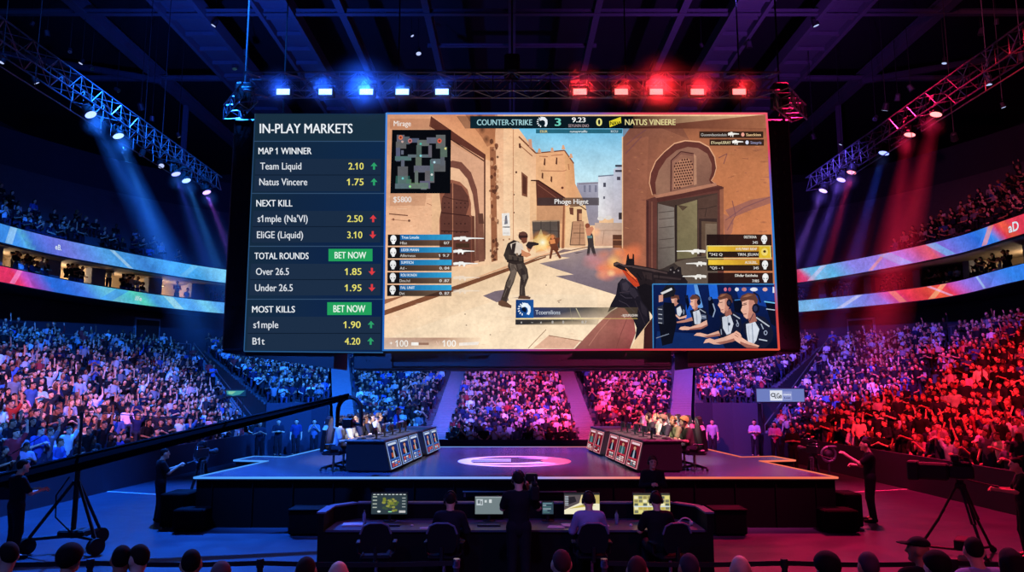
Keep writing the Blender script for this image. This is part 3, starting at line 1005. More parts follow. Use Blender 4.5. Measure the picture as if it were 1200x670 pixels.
M_SUITE = mat('suite_plaster', (170, 150, 125), 0.8)
M_PILLAR = mat('suite_pillar', (120, 122, 135), 0.7)
def deck(side, path, upath, sfx):
    P = resample(path, 60); U = resample(upath, 60)
    s = side
    # slab under the suites, suite floor, back wall, soffit
    A = offset(P, -0.3 * s); B_ = offset(P, -7.0 * s)
    b = MB()
    ribbon_mesh(b, A, 8.85, 8.85, B_); ribbon_mesh(b, A, 9.72, 9.72, B_); ribbon_mesh(b, A, 8.85, 9.72)
    struct('slab_suite_' + sfx, b, M_DARK)
    b = MB(); W_ = offset(P, -4.6 * s); ribbon_mesh(b, W_, 9.72, 12.2); struct('wall_suite_' + sfx, b, M_SUITE)
    b = MB(); S0 = offset(U, -0.3 * s); S1 = offset(P, -5.2 * s); ribbon_mesh(b, S0, 10.9, 11.4, S1); struct('soffit_suite_' + sfx, b, M_SUITE)
    b = MB(); W2 = offset(P, -3.2 * s); ribbon_mesh(b, W2, 0, 9.0); struct('wall_concourse_' + sfx, b, M_DWALL)
    b = MB(); W3 = offset(P, 0.9 * s); zc = 5.4 if s > 0 else 5.9; ribbon_mesh(b, W3, zc - 0.06, zc - 0.06, W2); struct('floor_concourse_' + sfx, b, M_CONC)
    # upper deck steps
    b = MB(); K = 17
    for k in range(K):
        p0, p1 = offset(U, -(0.3 + 0.85 * k) * s), offset(U, -(0.3 + 0.85 * (k + 1)) * s)
        z = 11.6 + 0.50 * k
        ribbon_mesh(b, p0, z - (0.5 if k else 0.6), z); ribbon_mesh(b, p0, z, z, p1)
    struct('stand_upper_' + sfx, b, M_CONC)
    b = MB(); p0 = offset(U, -(0.3 + 0.85 * K) * s); ribbon_mesh(b, p0, 11.6 + 0.5 * K - 1, 11.6 + 0.5 * K + 2.6); struct('wall_upper_' + sfx, b, M_DWALL)
    # pillars standing on the suite floor
    for i, u in enumerate((83, 138, 196, 246, 23) if s > 0 else (955, 1008, 1062, 1118, 1176)):
        best = min(P, key=lambda p: abs(project(p.x, p.y, 10.2)[0] - u) if p.y > 12 else 1e9)
        k = P.index(best); q = offset(P, -1.5 * s)[k]; d = (P[k + 1] - P[k]).normalized()
        M = Matrix.Translation((q.x, q.y, 0)) @ Matrix.Rotation(math.atan2(d.y, d.x), 4, 'Z')
        w = 0.55 if s > 0 else 0.28
        b = MB(); b.bbox((-w, -0.3, 9.72), (w, 0.3, 11.3), 0.04, M); struct('pillar_suite_' + sfx, b, M_PILLAR)
        b = MB(); b.bbox((-0.07, -3.0, 9.73), (0.07, -0.32, 11.2) if s < 0 else (0.07, -0.32, 11.2), 0.02, M if s < 0 else M @ Matrix.Rotation(PI, 4, 'Z')); struct('wall_divider_' + sfx, b, M_SUITE)


deck(1, RIB_L, UP_L, 'left')
deck(-1, RIB_R, UP_R, 'right')


def suite_light(path, side, u, w, col=WARM):
    P = resample(path, 200)
    best = min(P, key=lambda p: abs(project(p.x, p.y, 10.2)[0] - u) if p.y > 12 else 1e9)
    k = P.index(best); q = offset(P, -3.4 * side)[k]; d = (P[k + 1] - P[k]).normalized()
    L = empty('suite_downlight', (q.x, q.y, 10.95)); 
    tag(L, None, 'ceiling light', None)
    m = MB(); m.lathe([(0.22, -0.03), (0.26, -0.03), (0.26, 0.03), (0.0, 0.03)], 16); m.build('housing', M_BLACK, L)
    m = MB(); m.lathe([(0.0, -0.032), (0.2, -0.032)], 16, cap=False); m.build('lens', mat_emit('suite_lens', (255, 200, 140), 3.0), L)
    l = bpy.data.lights.new('suite_bulb', 'POINT'); l.energy = w; l.color = col; l.shadow_soft_size = 0.2
    o = bpy.data.objects.new('suite_bulb', l); COL.objects.link(o); o.parent = L; o.location = (0, 0, -0.25)
    return L


for side, path, lst in ((1, RIB_L, ((5, 130), (52, 240), (112, 260), (168, 170), (222, 150))), (-1, RIB_R, ((1145, 210),))):
    for u, w in lst:
        L = suite_light(path, side, u, w)
        tag(L, 'warm downlight in the suite %s of the %s balcony' % ({5: 'at the outer end', 52: 'with the standing silhouettes', 112: 'with the bright bar', 168: 'third from the jumbotron side', 222: 'nearest the jumbotron side', 1145: 'glowing alone'}[u], 'left' if side > 0 else 'right'), 'ceiling light', 'suite downlights')

# ------------------------------------------------------------------ roof steel
def ibeam(name, p, q, w, h):
    p = Vector(p); q = Vector(q); d = q - p; L = d.length
    M = Matrix.Translation(p) @ d.to_track_quat('Y', 'Z').to_matrix().to_4x4()
    b = MB()
    b.box((-w / 2, 0, h * 0.38), (w / 2, L, h / 2), M); b.box((-w / 2, 0, -h / 2), (w / 2, L, -h * 0.38), M); b.box((-w * 0.12, 0, -h * 0.4), (w * 0.12, L, h * 0.4), M)
    struct(name, b, M_BEAM)


for x, w in ((0, 0.42), (-4.75, 0.36), (4.75, 0.36), (-9.5, 0.40), (9.5, 0.40), (-24, 0.55), (24, 0.55)):
    ibeam('roof_beam', (x, 22, 24.3), (x, 64 if abs(x) < 20 else 74, 24.3), w, 0.8)
for y in (39.5, 48.5):
    ibeam('roof_purlin', (-30 if y < 45 else -31, y, 24.0), (30 if y < 45 else 31, y, 24.0), 0.3, 0.3)
ibeam('roof_purlin', (-5.2, 43.8, 24.1), (5.2, 43.8, 24.1), 0.2, 0.2)
ibeam('roof_brace', (-23.5, 48, 23.6), (-36, 50, 26.5), 0.3, 0.4)
ibeam('roof_brace', (23.5, 48, 23.6), (36, 50, 26.5), 0.3, 0.4)
for x in (-24, 24):
    ibeam('roof_post', (x, 53, 23.8), (x, 53.01, 18.5), 0.3, 0.3)
for s in (-1, 1):
    for k, (xa, xb) in enumerate(((12.2, 14.0), (17.2, 19.4))):
        b = MB()
        for x in (xa, xb):
            b.box((s * x - 0.12, 24, 23.7), (s * x + 0.12, 56, 24.5))
        b.box((min(s * xa, s * xb), 24, 24.15), (max(s * xa, s * xb), 56, 24.2))
        for y in range(24, 57, 2):
            b.box((min(s * xa, s * xb), y - 0.08, 23.85), (max(s * xa, s * xb), y + 0.08, 24.1))
        struct('roof_catwalk', b, M_BEAM)
b = MB()

# ------------------------------------------------------------------ hanging scoreboard
JY = 24.0
jumbo = empty('scoreboard', (0, JY, 4.4))
tag(jumbo, 'huge black hanging scoreboard showing a betting table and a shooter game', 'scoreboard')


def jb(name, b, m, attr=False):
    """part given in world coordinates, hung under the scoreboard"""
    o = b.build(name, m, jumbo, attr); o.location = -jumbo.location; return o


M_JUMBO = mat('scoreboard_black', (7, 7, 10), 0.6, 0.0, var=0.3, scale=1.2)
b = MB(); b.bbox((-9.28, JY + 0.03, 4.40), (9.25, JY + 2.4, 12.1), 0.06)
for x in (-9.0, -8.75, 8.75, 9.0):
    for z in np.arange(4.8, 12, 0.45):
        b.bbox((x - 0.03, JY + 0.005, z), (x + 0.03, JY + 0.04, z + 0.12), 0.01)
jb('housing', b, M_JUMBO)
b = MB(); b.bbox((-5.08, JY + 0.1, 3.79), (5.1, JY + 2.2, 4.42), 0.04)
for k in range(13):
    for d in (-0.06, 0.06):
        b.bbox((-4.6 + k * 0.77 + d - 0.02, JY + 0.08, 4.08), (-4.6 + k * 0.77 + d + 0.02, JY + 0.12, 4.12), 0.005)
jb('lower_fascia', b, M_JUMBO)
for pl in ([(-9.28, 4.41), (-9.28, 4.34), (-5.7, 3.82), (-5.7, 4.41)], [(9.25, 4.41), (5.63, 4.41), (5.63, 3.82), (9.25, 4.36)]):
    b = MB(); b.extr(pl, 2.0, Matrix.Translation((0, JY + 1.12, 0))); jb('side_fascia', b, M_JUMBO)


def SJ(u, v, l):
    return at_y(u, v, JY - 0.015 - l)


# --- the odds table, left display
pic = Pic(SJ, 0.0003)
NAVY = (14, 32, 52)
pic.poly([(298.5, 133), (453, 133), (449, 413), (286, 411)], NAVY, cols=[(20, 40, 58), (15, 42, 74), (10, 34, 78), (22, 44, 66)])
for v0, v1, c in ((134, 165, (24, 46, 64)), (186, 224, (26, 44, 68)), (247, 284, (26, 44, 68)), (309, 346, (28, 46, 70)), (371, 410, (28, 46, 70))):
    x0 = lambda v: 299 - (v - 133) * 0.0455
    if v0 < 170:
        pic.poly([(x0(v0) + 1, v0), (450, v0), (450, v1), (x0(v1) + 1, v1)], c)
    else:
        pic.poly([(x0(v0) + 3, v0), (446.5, v0), (445.5, v1), (x0(v1) + 3, v1)], c)
        vm = (v0 + v1) / 2
        pic.poly([(x0(vm) + 3, vm - 0.5), (446, vm - 0.5), (446, vm + 0.5), (x0(vm) + 3, vm + 0.5)], (14, 28, 48))
for v in (165.5, 226.5, 288.5, 350.5):
    pic.poly([(299 - (v - 133) * 0.0455, v - 0.5), (451, v - 0.5), (451, v + 0.5), (299 - (v - 133) * 0.0455, v + 0.5)], (50, 78, 110))
WHT = (232, 238, 244)
def tx(t, u0, u1, vt, vb, c=WHT, bold=0.018): pic.text(t, u0, vt, u1, vb, c, 1, bold)
tx('IN-PLAY MARKETS', 304.5, 413, 145, 156)
tx('MAP 1 WINNER', 303, 365, 173, 180.5); tx('NEXT KILL', 300.5, 342.5, 234.2, 241.8)
tx('TOTAL ROUNDS', 298.3, 361.5, 296, 303.5); tx('MOST KILLS', 295.5, 345.5, 358.6, 366)
for t, u0, u1, vb in (('Team Liquid', 305, 353, 198.5), ('Natus Vincere', 304, 360, 217), ("s1mple (Na'VI)", 302, 360.5, 260), ('EliGE (Liquid)', 301.2, 355, 279), ('Over 26.5', 300, 338.5, 322), ('Under 26.5', 299, 343, 341), ('s1mple', 297, 326, 384.2), ('B1t', 296, 310, 403.6)):
    tx(t, u0, u1, vb - 8.0, vb, (220, 226, 234), 0.012)
for t, u0, u1, vb, c, upw in (('2.10', 408.5, 426, 198.5, 'g', 1), ('1.75', 408.5, 426, 217, 'g', 1), ('2.50', 407, 425, 260, 'r', 1), ('3.10', 407, 424.5, 279, 'r', 0), ('1.85', 406, 423.5, 322, 'r', 0), ('1.95', 406, 423.5, 341, 'r', 0), ('1.90', 404.5, 422.5, 384.2, 'g', 1), ('4.20', 404, 422, 403.6, 'g', 1)):
    tx(t, u0, u1, vb - 7.8, vb, (232, 226, 110), 0.012)
    cu = u1 + 12.3; cv = vb - 4; s = 1 if upw else -1
    c = (45, 160, 105) if c == 'g' else (222, 60, 66)
    pic.poly([(cu, cv - 4.3 * s), (cu + 4.0, cv + 0.2 * s), (cu + 1.2, cv + 0.0 * s), (cu + 1.2, cv + 4.2 * s), (cu - 1.2, cv + 4.2 * s), (cu - 1.2, cv), (cu - 4.0, cv + 0.2 * s)], c)
for u0, u1, v0, v1 in ((385, 436.5, 291.5, 306), (383.5, 435.5, 354, 369)):
    pic.rect(u0, v0, u1, v1, (35, 160, 92))
    pic.text('BET NOW', u0 + 7.3, v0 + 3.6, u1 - 7.5, v1 - 3.4, (235, 250, 240), 1, 0.018)
jb('odds_display', pic.mb, M_SCREEN, True)

# --- the game picture, right display
pic = Pic(SJ, 0.0003)
P_, Rt, Ln, Dc, Tx = pic.poly, pic.rect, pic.line, pic.disc, pic.text
P_([(453, 134), (897, 134), (912, 409), (449, 409)], (236, 190, 145))
P_([(600, 150), (745, 150), (745, 225), (600, 225)], None, cols=[(110, 190, 225), (105, 185, 225), (205, 232, 238), (205, 230, 235)])
# ground
P_([(449, 345), (530, 316), (600, 303), (660, 288), (730, 286), (780, 300), (907, 330), (911, 409), (449, 409)], None, cols=[(236, 188, 150), (240, 200, 160), (240, 205, 165), (240, 205, 170), (235, 200, 170), (245, 215, 180), (245, 218, 185), (247, 222, 190), (248, 220, 186)])
P_([(449, 398), (500, 380), (600, 345), (700, 345), (700, 409), (449, 409)], (250, 226, 194), 0.5)
# far white houses
P_([(676, 214), (702, 213), (702, 264), (676, 264)], None, cols=[(150, 150, 170), (165, 165, 182), (150, 140, 150), (140, 130, 140)])
for u in (684, 690, 697): Rt(u, 217, u + 2.5, 225, (120, 120, 140))
Ln([(678, 215.5), (701, 214.2)], 1.0, (120, 110, 120))
P_([(701, 206), (719.5, 204.5), (719.5, 256), (701, 256)], None, cols=[(215, 220, 230), (180, 185, 200), (205, 195, 200), (232, 228, 228)])
Ln([(701, 206.5), (719.5, 205)], 1.4, (110, 120, 140)); Rt(707, 214, 710, 219, (70, 70, 85)); Rt(707, 230, 709, 233, (90, 90, 105))
P_([(719, 198), (730, 193), (730, 262), (719, 262)], None, cols=[(190, 195, 212), (175, 178, 195), (200, 190, 195), (205, 195, 200)])
for v in (193, 199): Rt(721, v, 729, v + 2.5, (60, 60, 75))
Rt(723, 207, 727, 211, (70, 65, 80)); Rt(725, 249, 729, 257, (60, 50, 55))
P_([(697, 261), (730, 261), (730, 288), (697, 288)], None, cols=[(205, 175, 155), (190, 160, 140), (200, 155, 130), (215, 165, 135)])
for u, v in ((704, 256), (713, 255)): Dc(u, v, 4, 2.5, (222, 214, 208))
Ln([(700, 270), (728, 270)], 0.6, (150, 115, 95)); Ln([(708, 270), (706, 286)], 0.5, (150, 115, 95)); Rt(718, 275, 729.5, 296, (90, 55, 42)); Ln([(718, 281), (729, 281)], 0.8, (180, 120, 85)); Ln([(718, 288), (729, 288)], 0.8, (150, 95, 70))
# middle tower
P_([(627, 179), (661.5, 176), (664, 200), (668, 290), (627, 290)], None, cols=[(232, 175, 128), (230, 168, 122), (226, 165, 118), (222, 160, 115), (240, 190, 140)])
P_([(661.5, 176), (672.5, 191.5), (674, 215), (684, 235), (686, 290), (665, 290)], None, cols=[(222, 165, 115), (205, 145, 100), (215, 155, 110), (232, 185, 140), (236, 195, 150), (228, 175, 130)])
Ln([(628, 179.3), (661.5, 176.2), (672.5, 191.5)], 1.4, (120, 65, 45))
for u, v in ((630, 174), (645, 173), (658, 170), (667, 180)): P_([(u, v + 5), (u + 1, v), (u + 3, v), (u + 4.5, v + 5)], (215, 160, 125))
for u, v in ((637, 187), (651, 186)): P_([(u, v + 6), (u + 0.8, v - 2), (u + 2.2, v - 1), (u + 2, v + 7)], (80, 40, 32))
for u, v in ((634.5, 204), (645, 208)): P_([(u, v + 4), (u + 0.6, v - 2), (u + 2.2, v - 1), (u + 2, v + 6)], (90, 48, 36))
Ln([(632, 183), (642, 183.5)], 0.8, (165, 95, 65)); Ln([(646, 182.2), (660, 181)], 0.8, (165, 95, 65)); Ln([(634, 200), (660, 200.5), (664, 199)], 1.2, (190, 130, 95))
Ln([(666, 192), (667, 199)], 1.2, (170, 110, 75)); Dc(659, 220, 1.6, 1.5, (110, 60, 45))
P_([(663, 242), (686, 240), (690, 262), (686, 290), (662, 290)], None, cols=[(236, 190, 140), (240, 200, 150), (232, 195, 160), (225, 175, 135), (240, 195, 150)])
P_([(667, 243), (672, 243), (672, 252), (668, 251)], (110, 65, 50)); Rt(676, 245, 682, 259, (105, 62, 50)); Rt(678.5, 250, 682, 258, (215, 160, 120)); Ln([(668, 241.5), (680, 241), (687, 246)], 1.2, (95, 60, 50))
P_([(668, 287), (671, 259), (684, 259), (686, 287)], (190, 140, 108)); Ln([(672, 273), (685, 273)], 0.9, (95, 70, 55)); Ln([(671, 260), (668, 287), (686, 287)], 1.0, (90, 65, 55)); Ln([(680, 262), (679, 287)], 0.8, (110, 80, 60))
for v in (264, 268, 279): Ln([(670, v), (685, v)], 0.4, (130, 90, 70))
# near left house and its awning
P_([(590, 151), (608, 151), (628, 178), (628, 300), (590, 306)], None, cols=[(246, 198, 156), (240, 190, 146), (238, 184, 142), (248, 212, 172), (248, 214, 176)])
Ln([(608, 160), (628, 179.5)], 1.6, (120, 65, 45)); Ln([(609, 170), (624, 183)], 1.0, (150, 90, 60)); P_([(619, 163), (623, 163), (624, 175), (620, 172)], (215, 155, 125)); P_([(608, 168), (610, 168), (611, 174), (608, 173)], (85, 45, 35))
P_([(611, 201), (618.5, 207), (618, 231), (611.5, 229)], (130, 80, 60)); P_([(612.5, 204.5), (617, 208.5), (616.8, 228), (612.5, 226.5)], (88, 50, 40)); Rt(604, 200.5, 606, 203, (90, 50, 40))
P_([(622, 211), (631, 211), (660, 231.5), (660, 241), (629, 241), (628, 214)], (92, 50, 42)); Ln([(622, 211.5), (631, 211.5), (662, 232)], 1.6, (60, 30, 26)); Ln([(630, 216), (655, 234)], 0.8, (140, 85, 68)); P_([(621, 212), (628, 212.5), (628, 283), (621, 281)], (238, 190, 145))
P_([(629, 241), (660, 241), (660, 262), (629, 260)], (205, 150, 110)); P_([(660, 238), (662, 238), (661, 291), (658, 291)], (150, 92, 65))
P_([(623.5, 259), (656, 258), (656, 291), (625, 284)], (92, 80, 74)); Ln([(624, 259.3), (656, 258.5)], 1.6, (165, 135, 110))
for u in (634, 645): Ln([(u, 259), (u, 288)], 0.8, (60, 52, 50))
Ln([(624, 270), (656, 271)], 0.8, (66, 58, 55)); Ln([(654, 259), (655, 290)], 1.2, (70, 45, 36))
# long left wall with its great door
P_([(453, 134), (590, 134), (590, 307), (531, 317), (449, 346)], None, cols=[(214, 150, 114), (232, 176, 136), (248, 208, 168), (246, 200, 160), (242, 192, 154)])
P_([(505, 134), (580, 134), (581, 190), (566, 186)], None, cols=[(220, 150, 112), (196, 125, 85), (222, 160, 112), (226, 165, 118)])
P_([(545, 134), (583, 134), (579, 168), (571, 172), (564, 160), (556, 150)], (140, 78, 52), 0.55)
for u, v in ((553, 139), (559, 146), (565, 152), (570, 163), (576, 141), (562, 137)): Dc(u, v, 4, 5, (60, 34, 26), 0.8, (90, 52, 36), 0.2, 9)
P_([(505, 136), (569, 181), (569, 187), (503, 148)], (96, 52, 42)); P_([(503, 148), (569, 187), (569, 200), (528, 172), (503, 156)], (208, 152, 118)); Ln([(528, 163), (568, 189)], 1.3, (70, 38, 32)); Ln([(529, 175), (567, 202)], 0.9, (140, 88, 66))
P_([(529, 168), (567, 190), (567, 306), (556, 308), (553, 250), (545, 225), (529, 210)], (218, 165, 132)); Ln([(568, 181), (568, 304)], 1.8, (88, 46, 38))
# arch: shaded band, pale band, door
def arch(cu, top, w, bottom, n=14):
    return [(cu + w * math.cos(PI * k / n), top + w * 1.25 - w * 1.25 * math.sin(PI * k / n)) for k in range(n + 1)][::-1] + [(cu + w, bottom), (cu - w, bottom)]
P_([(515, 196), (530, 188), (541, 190), (552, 202), (559, 222), (562, 250), (563, 305), (515, 312)], (120, 74, 62)); P_([(515, 202), (529, 196), (538, 198), (548, 210), (554, 228), (557, 250), (557, 306), (515, 312)], (232, 185, 148))
P_([(515, 226), (519, 215), (529, 210.5), (539, 213), (548, 222), (552, 238), (552, 252), (555, 254), (556, 309), (515, 314)], (150, 92, 72)); P_([(516, 247), (518, 232), (529, 214), (541, 218), (549, 230), (550, 240), (546, 252), (552, 254), (552, 308), (516, 313)], (98, 58, 50))
Ln([(530.5, 214), (530.5, 311)], 1.0, (180, 120, 92)); Ln([(517, 249), (550, 253)], 1.2, (62, 34, 32)); Ln([(519, 230), (530, 233), (549, 236)], 0.9, (66, 38, 34))
for v in (238, 243, 262, 272, 286, 298):
    for u in (521, 526, 535, 540, 545): Dc(u, v, 0.8, 0.9, (48, 28, 28), n=6)
Ln([(517, 270.5), (549, 271.5)], 1.0, (56, 32, 30)); Rt(534, 285, 550, 290, (70, 48, 36)); Rt(534, 292, 551, 296, (60, 38, 32))
P_([(552.5, 253), (556, 253), (557, 306), (552.5, 307)], (105, 62, 50)); P_([(559, 252), (566, 251), (568, 306), (561, 307)], (128, 82, 66)); P_([(560, 250), (566, 250), (567, 262), (561, 262)], (96, 60, 50))
# ivy pillar
P_([(574, 172), (581, 172), (583, 305), (576, 307)], (158, 100, 70))
rg = random.Random(3)
for k in range(46):
    u = 578.5 + rg.uniform(-4, 5); v = rg.uniform(165, 306)
    Dc(u, v, rg.uniform(1, 2.4), rg.uniform(1.5, 3.5), rg.choice([(96, 52, 38), (120, 70, 50), (205, 150, 112), (80, 44, 34)]), 0.85, n=7)
Ln([(601.5, 151), (601.5, 288)], 0.8, (190, 130, 95)); Dc(602.5, 228, 0.8, 1, (90, 60, 48), n=6); Dc(602.5, 249, 0.8, 1, (90, 60, 48), n=6)
P_([(588, 250), (597, 249.5), (598, 276), (589, 276)], (242, 236, 230)); P_([(592, 253), (594, 252), (595, 262), (591, 263)], (120, 120, 130)); Ln([(589, 266), (597.5, 266)], 1.2, (70, 70, 80)); Ln([(590, 273), (597, 273)], 0.6, (190, 180, 175)); Dc(590, 281, 0.9, 1.2, (160, 105, 75), n=6); Dc(597, 280, 0.9, 1.2, (160, 105, 75), n=6)
Ln([(456, 250.5), (478, 252.5)], 1.3, (120, 75, 58)); Ln([(458, 257), (479, 259)], 0.7, (160, 110, 82)); Dc(461, 257, 1.5, 1.6, (140, 90, 70), n=6); Dc(479.5, 258.5, 1.5, 1.6, (110, 70, 55), n=6)
for a, c in (((500, 238), (512, 243)), ((505, 252), (514, 254)), ((507, 249), (513, 250))): Ln([a, c], 0.7, (170, 115, 85))
P_([(506, 226), (515, 226), (517, 246), (512, 272), (506, 272)], (236, 188, 146))
# kerb and street shadow
P_([(449, 364), (531, 335.5), (600, 312), (640, 300), (640, 301.5), (600, 316), (531, 341.5), (449, 370)], (125, 78, 55)); P_([(449, 351), (475, 346), (449, 357)], (150, 98, 72))
P_([(531, 335), (600, 311.5), (640, 299), (660, 291), (640, 297), (600, 309)], (225, 170, 130))
P_([(632, 308.5), (668, 302), (650, 300), (690, 291), (726, 290), (745, 300), (765, 302), (765, 350), (722, 345.5), (651, 323.5), (672, 321.5), (645, 313)], None, cols=[(150, 130, 130)] * 4 + [(140, 115, 115)] * 3 + [(110, 95, 105)] * 2 + [(128, 112, 122)] * 3)
Ln([(613, 309), (632, 301), (690, 289)], 1.0, (110, 75, 60)); P_([(646, 298.5), (672, 293), (660, 292)], (130, 105, 105)); P_([(672, 296), (686, 294.5), (676, 297)], (90, 75, 80))
for u, v in ((545, 368), (546.5, 381), (574.5, 392), (640, 334), (655, 354)): Dc(u, v, 1.0, 0.6, (120, 95, 80), n=6)
Ln([(619, 408), (640, 386)], 0.8, (150, 115, 90)); P_([(643, 393), (680, 399), (672, 408), (625, 408)], (226, 178, 150)); Ln([(643, 393), (682, 399.5)], 1.0, (160, 115, 92)); Ln([(653, 353), (658, 351)], 0.7, (150, 110, 85))
# right wall with the horseshoe arch
P_([(729.5, 162), (738, 150), (898, 134), (906, 290), (909, 340), (760, 345), (746, 320), (729.5, 291)], None, cols=[(150, 98, 74), (130, 82, 68), (165, 105, 75), (205, 125, 80), (190, 115, 80), (150, 85, 65), (165, 100, 76), (182, 118, 88)])
P_([(800, 150), (898, 150), (904, 270), (850, 330), (840, 220)], (206, 128, 84), 0.55)
P_([(729, 165), (760, 160), (755, 300), (740, 300), (730, 291)], (168, 105, 80), 0.6); Ln([(729.5, 160), (729.5, 291)], 1.4, (232, 190, 150))
for k in range(60):
    u = rg.uniform(733, 905); v = rg.uniform(152, 300)
    if 758 < u < 850 and v > 165: continue
    c = rg.choice([(120, 70, 70), (130, 80, 85), (225, 150, 100), (110, 64, 58)])
    Dc(u, v, rg.uniform(1.5, 6), rg.uniform(0.7, 2), c, 0.5, c, 0.05, 9)
P_([(730, 150), (775, 150), (762, 235), (757, 300), (730, 291)], None, cols=[(112, 66, 54, 0.6), (112, 66, 54, 0.05), (112, 66, 54, 0.05), (112, 66, 54, 0.15), (112, 66, 54, 0.5)])
P_([(775, 150), (898, 150), (900, 190), (840, 178), (800, 160)], None, cols=[(104, 58, 50, 0.5), (110, 62, 52, 0.65), (110, 62, 52, 0.0), (110, 62, 52, 0.1), (104, 58, 50, 0.3)])
for k in range(70):
    u = rg.uniform(732, 900); v = rg.uniform(155, 300); a = rg.uniform(-0.5, 0.5)
    if not (757 < u < 850 and v > 162): Ln([(u, v), (u + rg.uniform(2, 7), v + a * 4)], rg.uniform(0.3, 0.8), rg.choice([(112, 66, 58), (222, 150, 104), (140, 86, 78)]), 0.55)
for k in range(60):
    u = rg.uniform(584, 626); v = rg.uniform(160, 285); Ln([(u, v), (u + rg.uniform(1, 5), v + rg.uniform(-1, 1))], rg.uniform(0.3, 0.7), rg.choice([(205, 145, 105), (248, 212, 172)]), 0.6)
for k in range(60):
    u = rg.uniform(455, 505); v = rg.uniform(228, 330); Ln([(u, v), (u + rg.uniform(1, 6), v + rg.uniform(-1, 1))], rg.uniform(0.3, 0.8), rg.choice([(205, 148, 112), (250, 212, 176)]), 0.6)
for k in range(90):
    u = rg.uniform(455, 760); v = rg.uniform(345, 407)
    if not (600 < u < 760 and v < 385): Dc(u, v, rg.uniform(1.5, 7), rg.uniform(0.4, 1.6), rg.choice([(226, 188, 152), (255, 236, 208), (216, 176, 142)]), 0.5, (240, 210, 176), 0.0, 8)
for pts in ([(734, 170), (745, 160), (757, 152)], [(733, 180), (746, 166), (752, 160)], [(850, 258), (872, 243), (902, 231)], [(852, 270), (862, 252), (858, 235)], [(842, 185), (852, 180), (848, 192)]): Ln(pts, 1.2, (112, 68, 74), 0.7)
P_([(850, 246), (880, 234), (903, 230), (903, 238), (880, 246), (856, 256)], (128, 84, 92), 0.6)
P_([(847, 250), (860, 256), (858, 272), (850, 282)], (135, 88, 90), 0.5)
ring = [(764, 229), (760.5, 215), (762, 203), (768, 189), (778, 178), (790, 168), (803, 164.5), (820, 166), (831, 172), (838, 184), (840, 197), (837.5, 206), (834, 212), (839, 216)]
P_([(x, y - 0.5) for x, y in ring] + [(800, 222)], (222, 165, 128)); P_([(800 + (x - 800) * 0.975, 195 + (y - 195) * 0.97) for x, y in ring] + [(800, 224)], (98, 52, 46))
inn = [(769, 229), (768, 214), (772, 200), (781, 186), (793, 176), (806, 172), (818, 173.5), (829, 180), (834, 192), (834, 202), (831, 211), (834, 217)]
P_(inn, None, cols=[(150, 108, 88)] * 3 + [(140, 98, 82)] * 3 + [(150, 105, 86)] * 3 + [(128, 88, 74)] * 3)
P_([(785.5, 225), (786, 188), (798, 177.5), (813.5, 180), (813.5, 217)], (128, 84, 72)); Ln([(786, 224), (786.5, 188), (798, 177.5), (813, 180)], 1.2, (76, 40, 38)); P_([(813, 180), (816, 183), (816.5, 216), (813, 217)], (178, 130, 104)); P_([(787.5, 223), (788, 190), (798.5, 180.5), (812, 183), (812.5, 216.5)], (146, 100, 82))
lat = [(789.5, 222), (789.5, 200), (792, 192), (799, 186), (806, 185), (811.5, 190), (812.5, 216)]
P_(lat, (176, 122, 96))
for i in range(8):
    for j in range(11):
        u = 790.8 + i * 2.9 + (j % 2) * 1.45; v = 188.5 + j * 3.2 - (u - 790) * 0.12
        if u < 812 and v < 221.5 - (u - 790) * 0.25 and v > 186 + abs(u - 803) ** 2 * 0.045: P_([(u - 1.15, v), (u, v - 1.4), (u + 1.15, v), (u, v + 1.4)], (58, 30, 30), lift=0.0003 * (pic.n + 2))
pic.n += 4
# lintel, frame, room behind
P_([(757, 234), (766, 231), (838, 216), (848, 219), (848, 345), (757, 345)], (98, 56, 50)); P_([(766, 229), (839, 214), (840, 217.5), (770, 233)], (176, 120, 96)); P_([(769, 232), (846, 218), (846, 222), (771, 237)], (84, 46, 42)); Ln([(759, 235), (759, 338)], 1.4, (58, 32, 34)); Ln([(764, 236), (764, 338)], 1.6, (128, 80, 66)); P_([(843.5, 222), (848, 221), (848, 300), (844, 300)], (150, 92, 70))
P_([(770, 237), (841, 226), (841, 345), (769, 345)], (72, 54, 48)); P_([(771, 238.5), (790, 243), (791, 310), (771, 316)], None, cols=[(120, 104, 96), (136, 126, 118), (112, 104, 96), (92, 80, 76)])
for v in (248, 256, 266, 280, 290): Ln([(772, v + 1), (790, v - 1)], 0.8, (78, 66, 62))
P_([(793, 241), (817, 234), (817, 302), (793, 304)], None, cols=[(120, 106, 78), (138, 124, 92), (122, 112, 82), (112, 104, 76)]); P_([(791, 240), (793.5, 240), (793.5, 306), (791, 308)], (46, 36, 34)); P_([(794, 240), (806, 242), (800, 247)], (84, 66, 52))
P_([(818, 233), (841, 227), (841, 300), (818, 300)], (86, 62, 54)); P_([(819, 256), (840, 256), (840, 300), (819, 300)], (58, 42, 40)); P_([(822, 259), (840, 260), (840, 300), (822, 300)], (96, 74, 60)); P_([(826.5, 262), (840, 262), (840, 300), (826.5, 300)], (120, 100, 84)); Ln([(818, 245), (828, 244), (840, 241)], 0.8, (60, 44, 40)); Ln([(828, 244), (826, 254)], 0.8, (60, 44, 40))
P_([(770, 318), (791, 307), (818, 300), (841, 300), (841, 345), (769, 345)], (98, 84, 74)); P_([(770, 318), (790, 308), (795, 312), (772, 330)], (60, 50, 48)); Ln([(793, 304), (830, 301)], 1.0, (70, 58, 50))
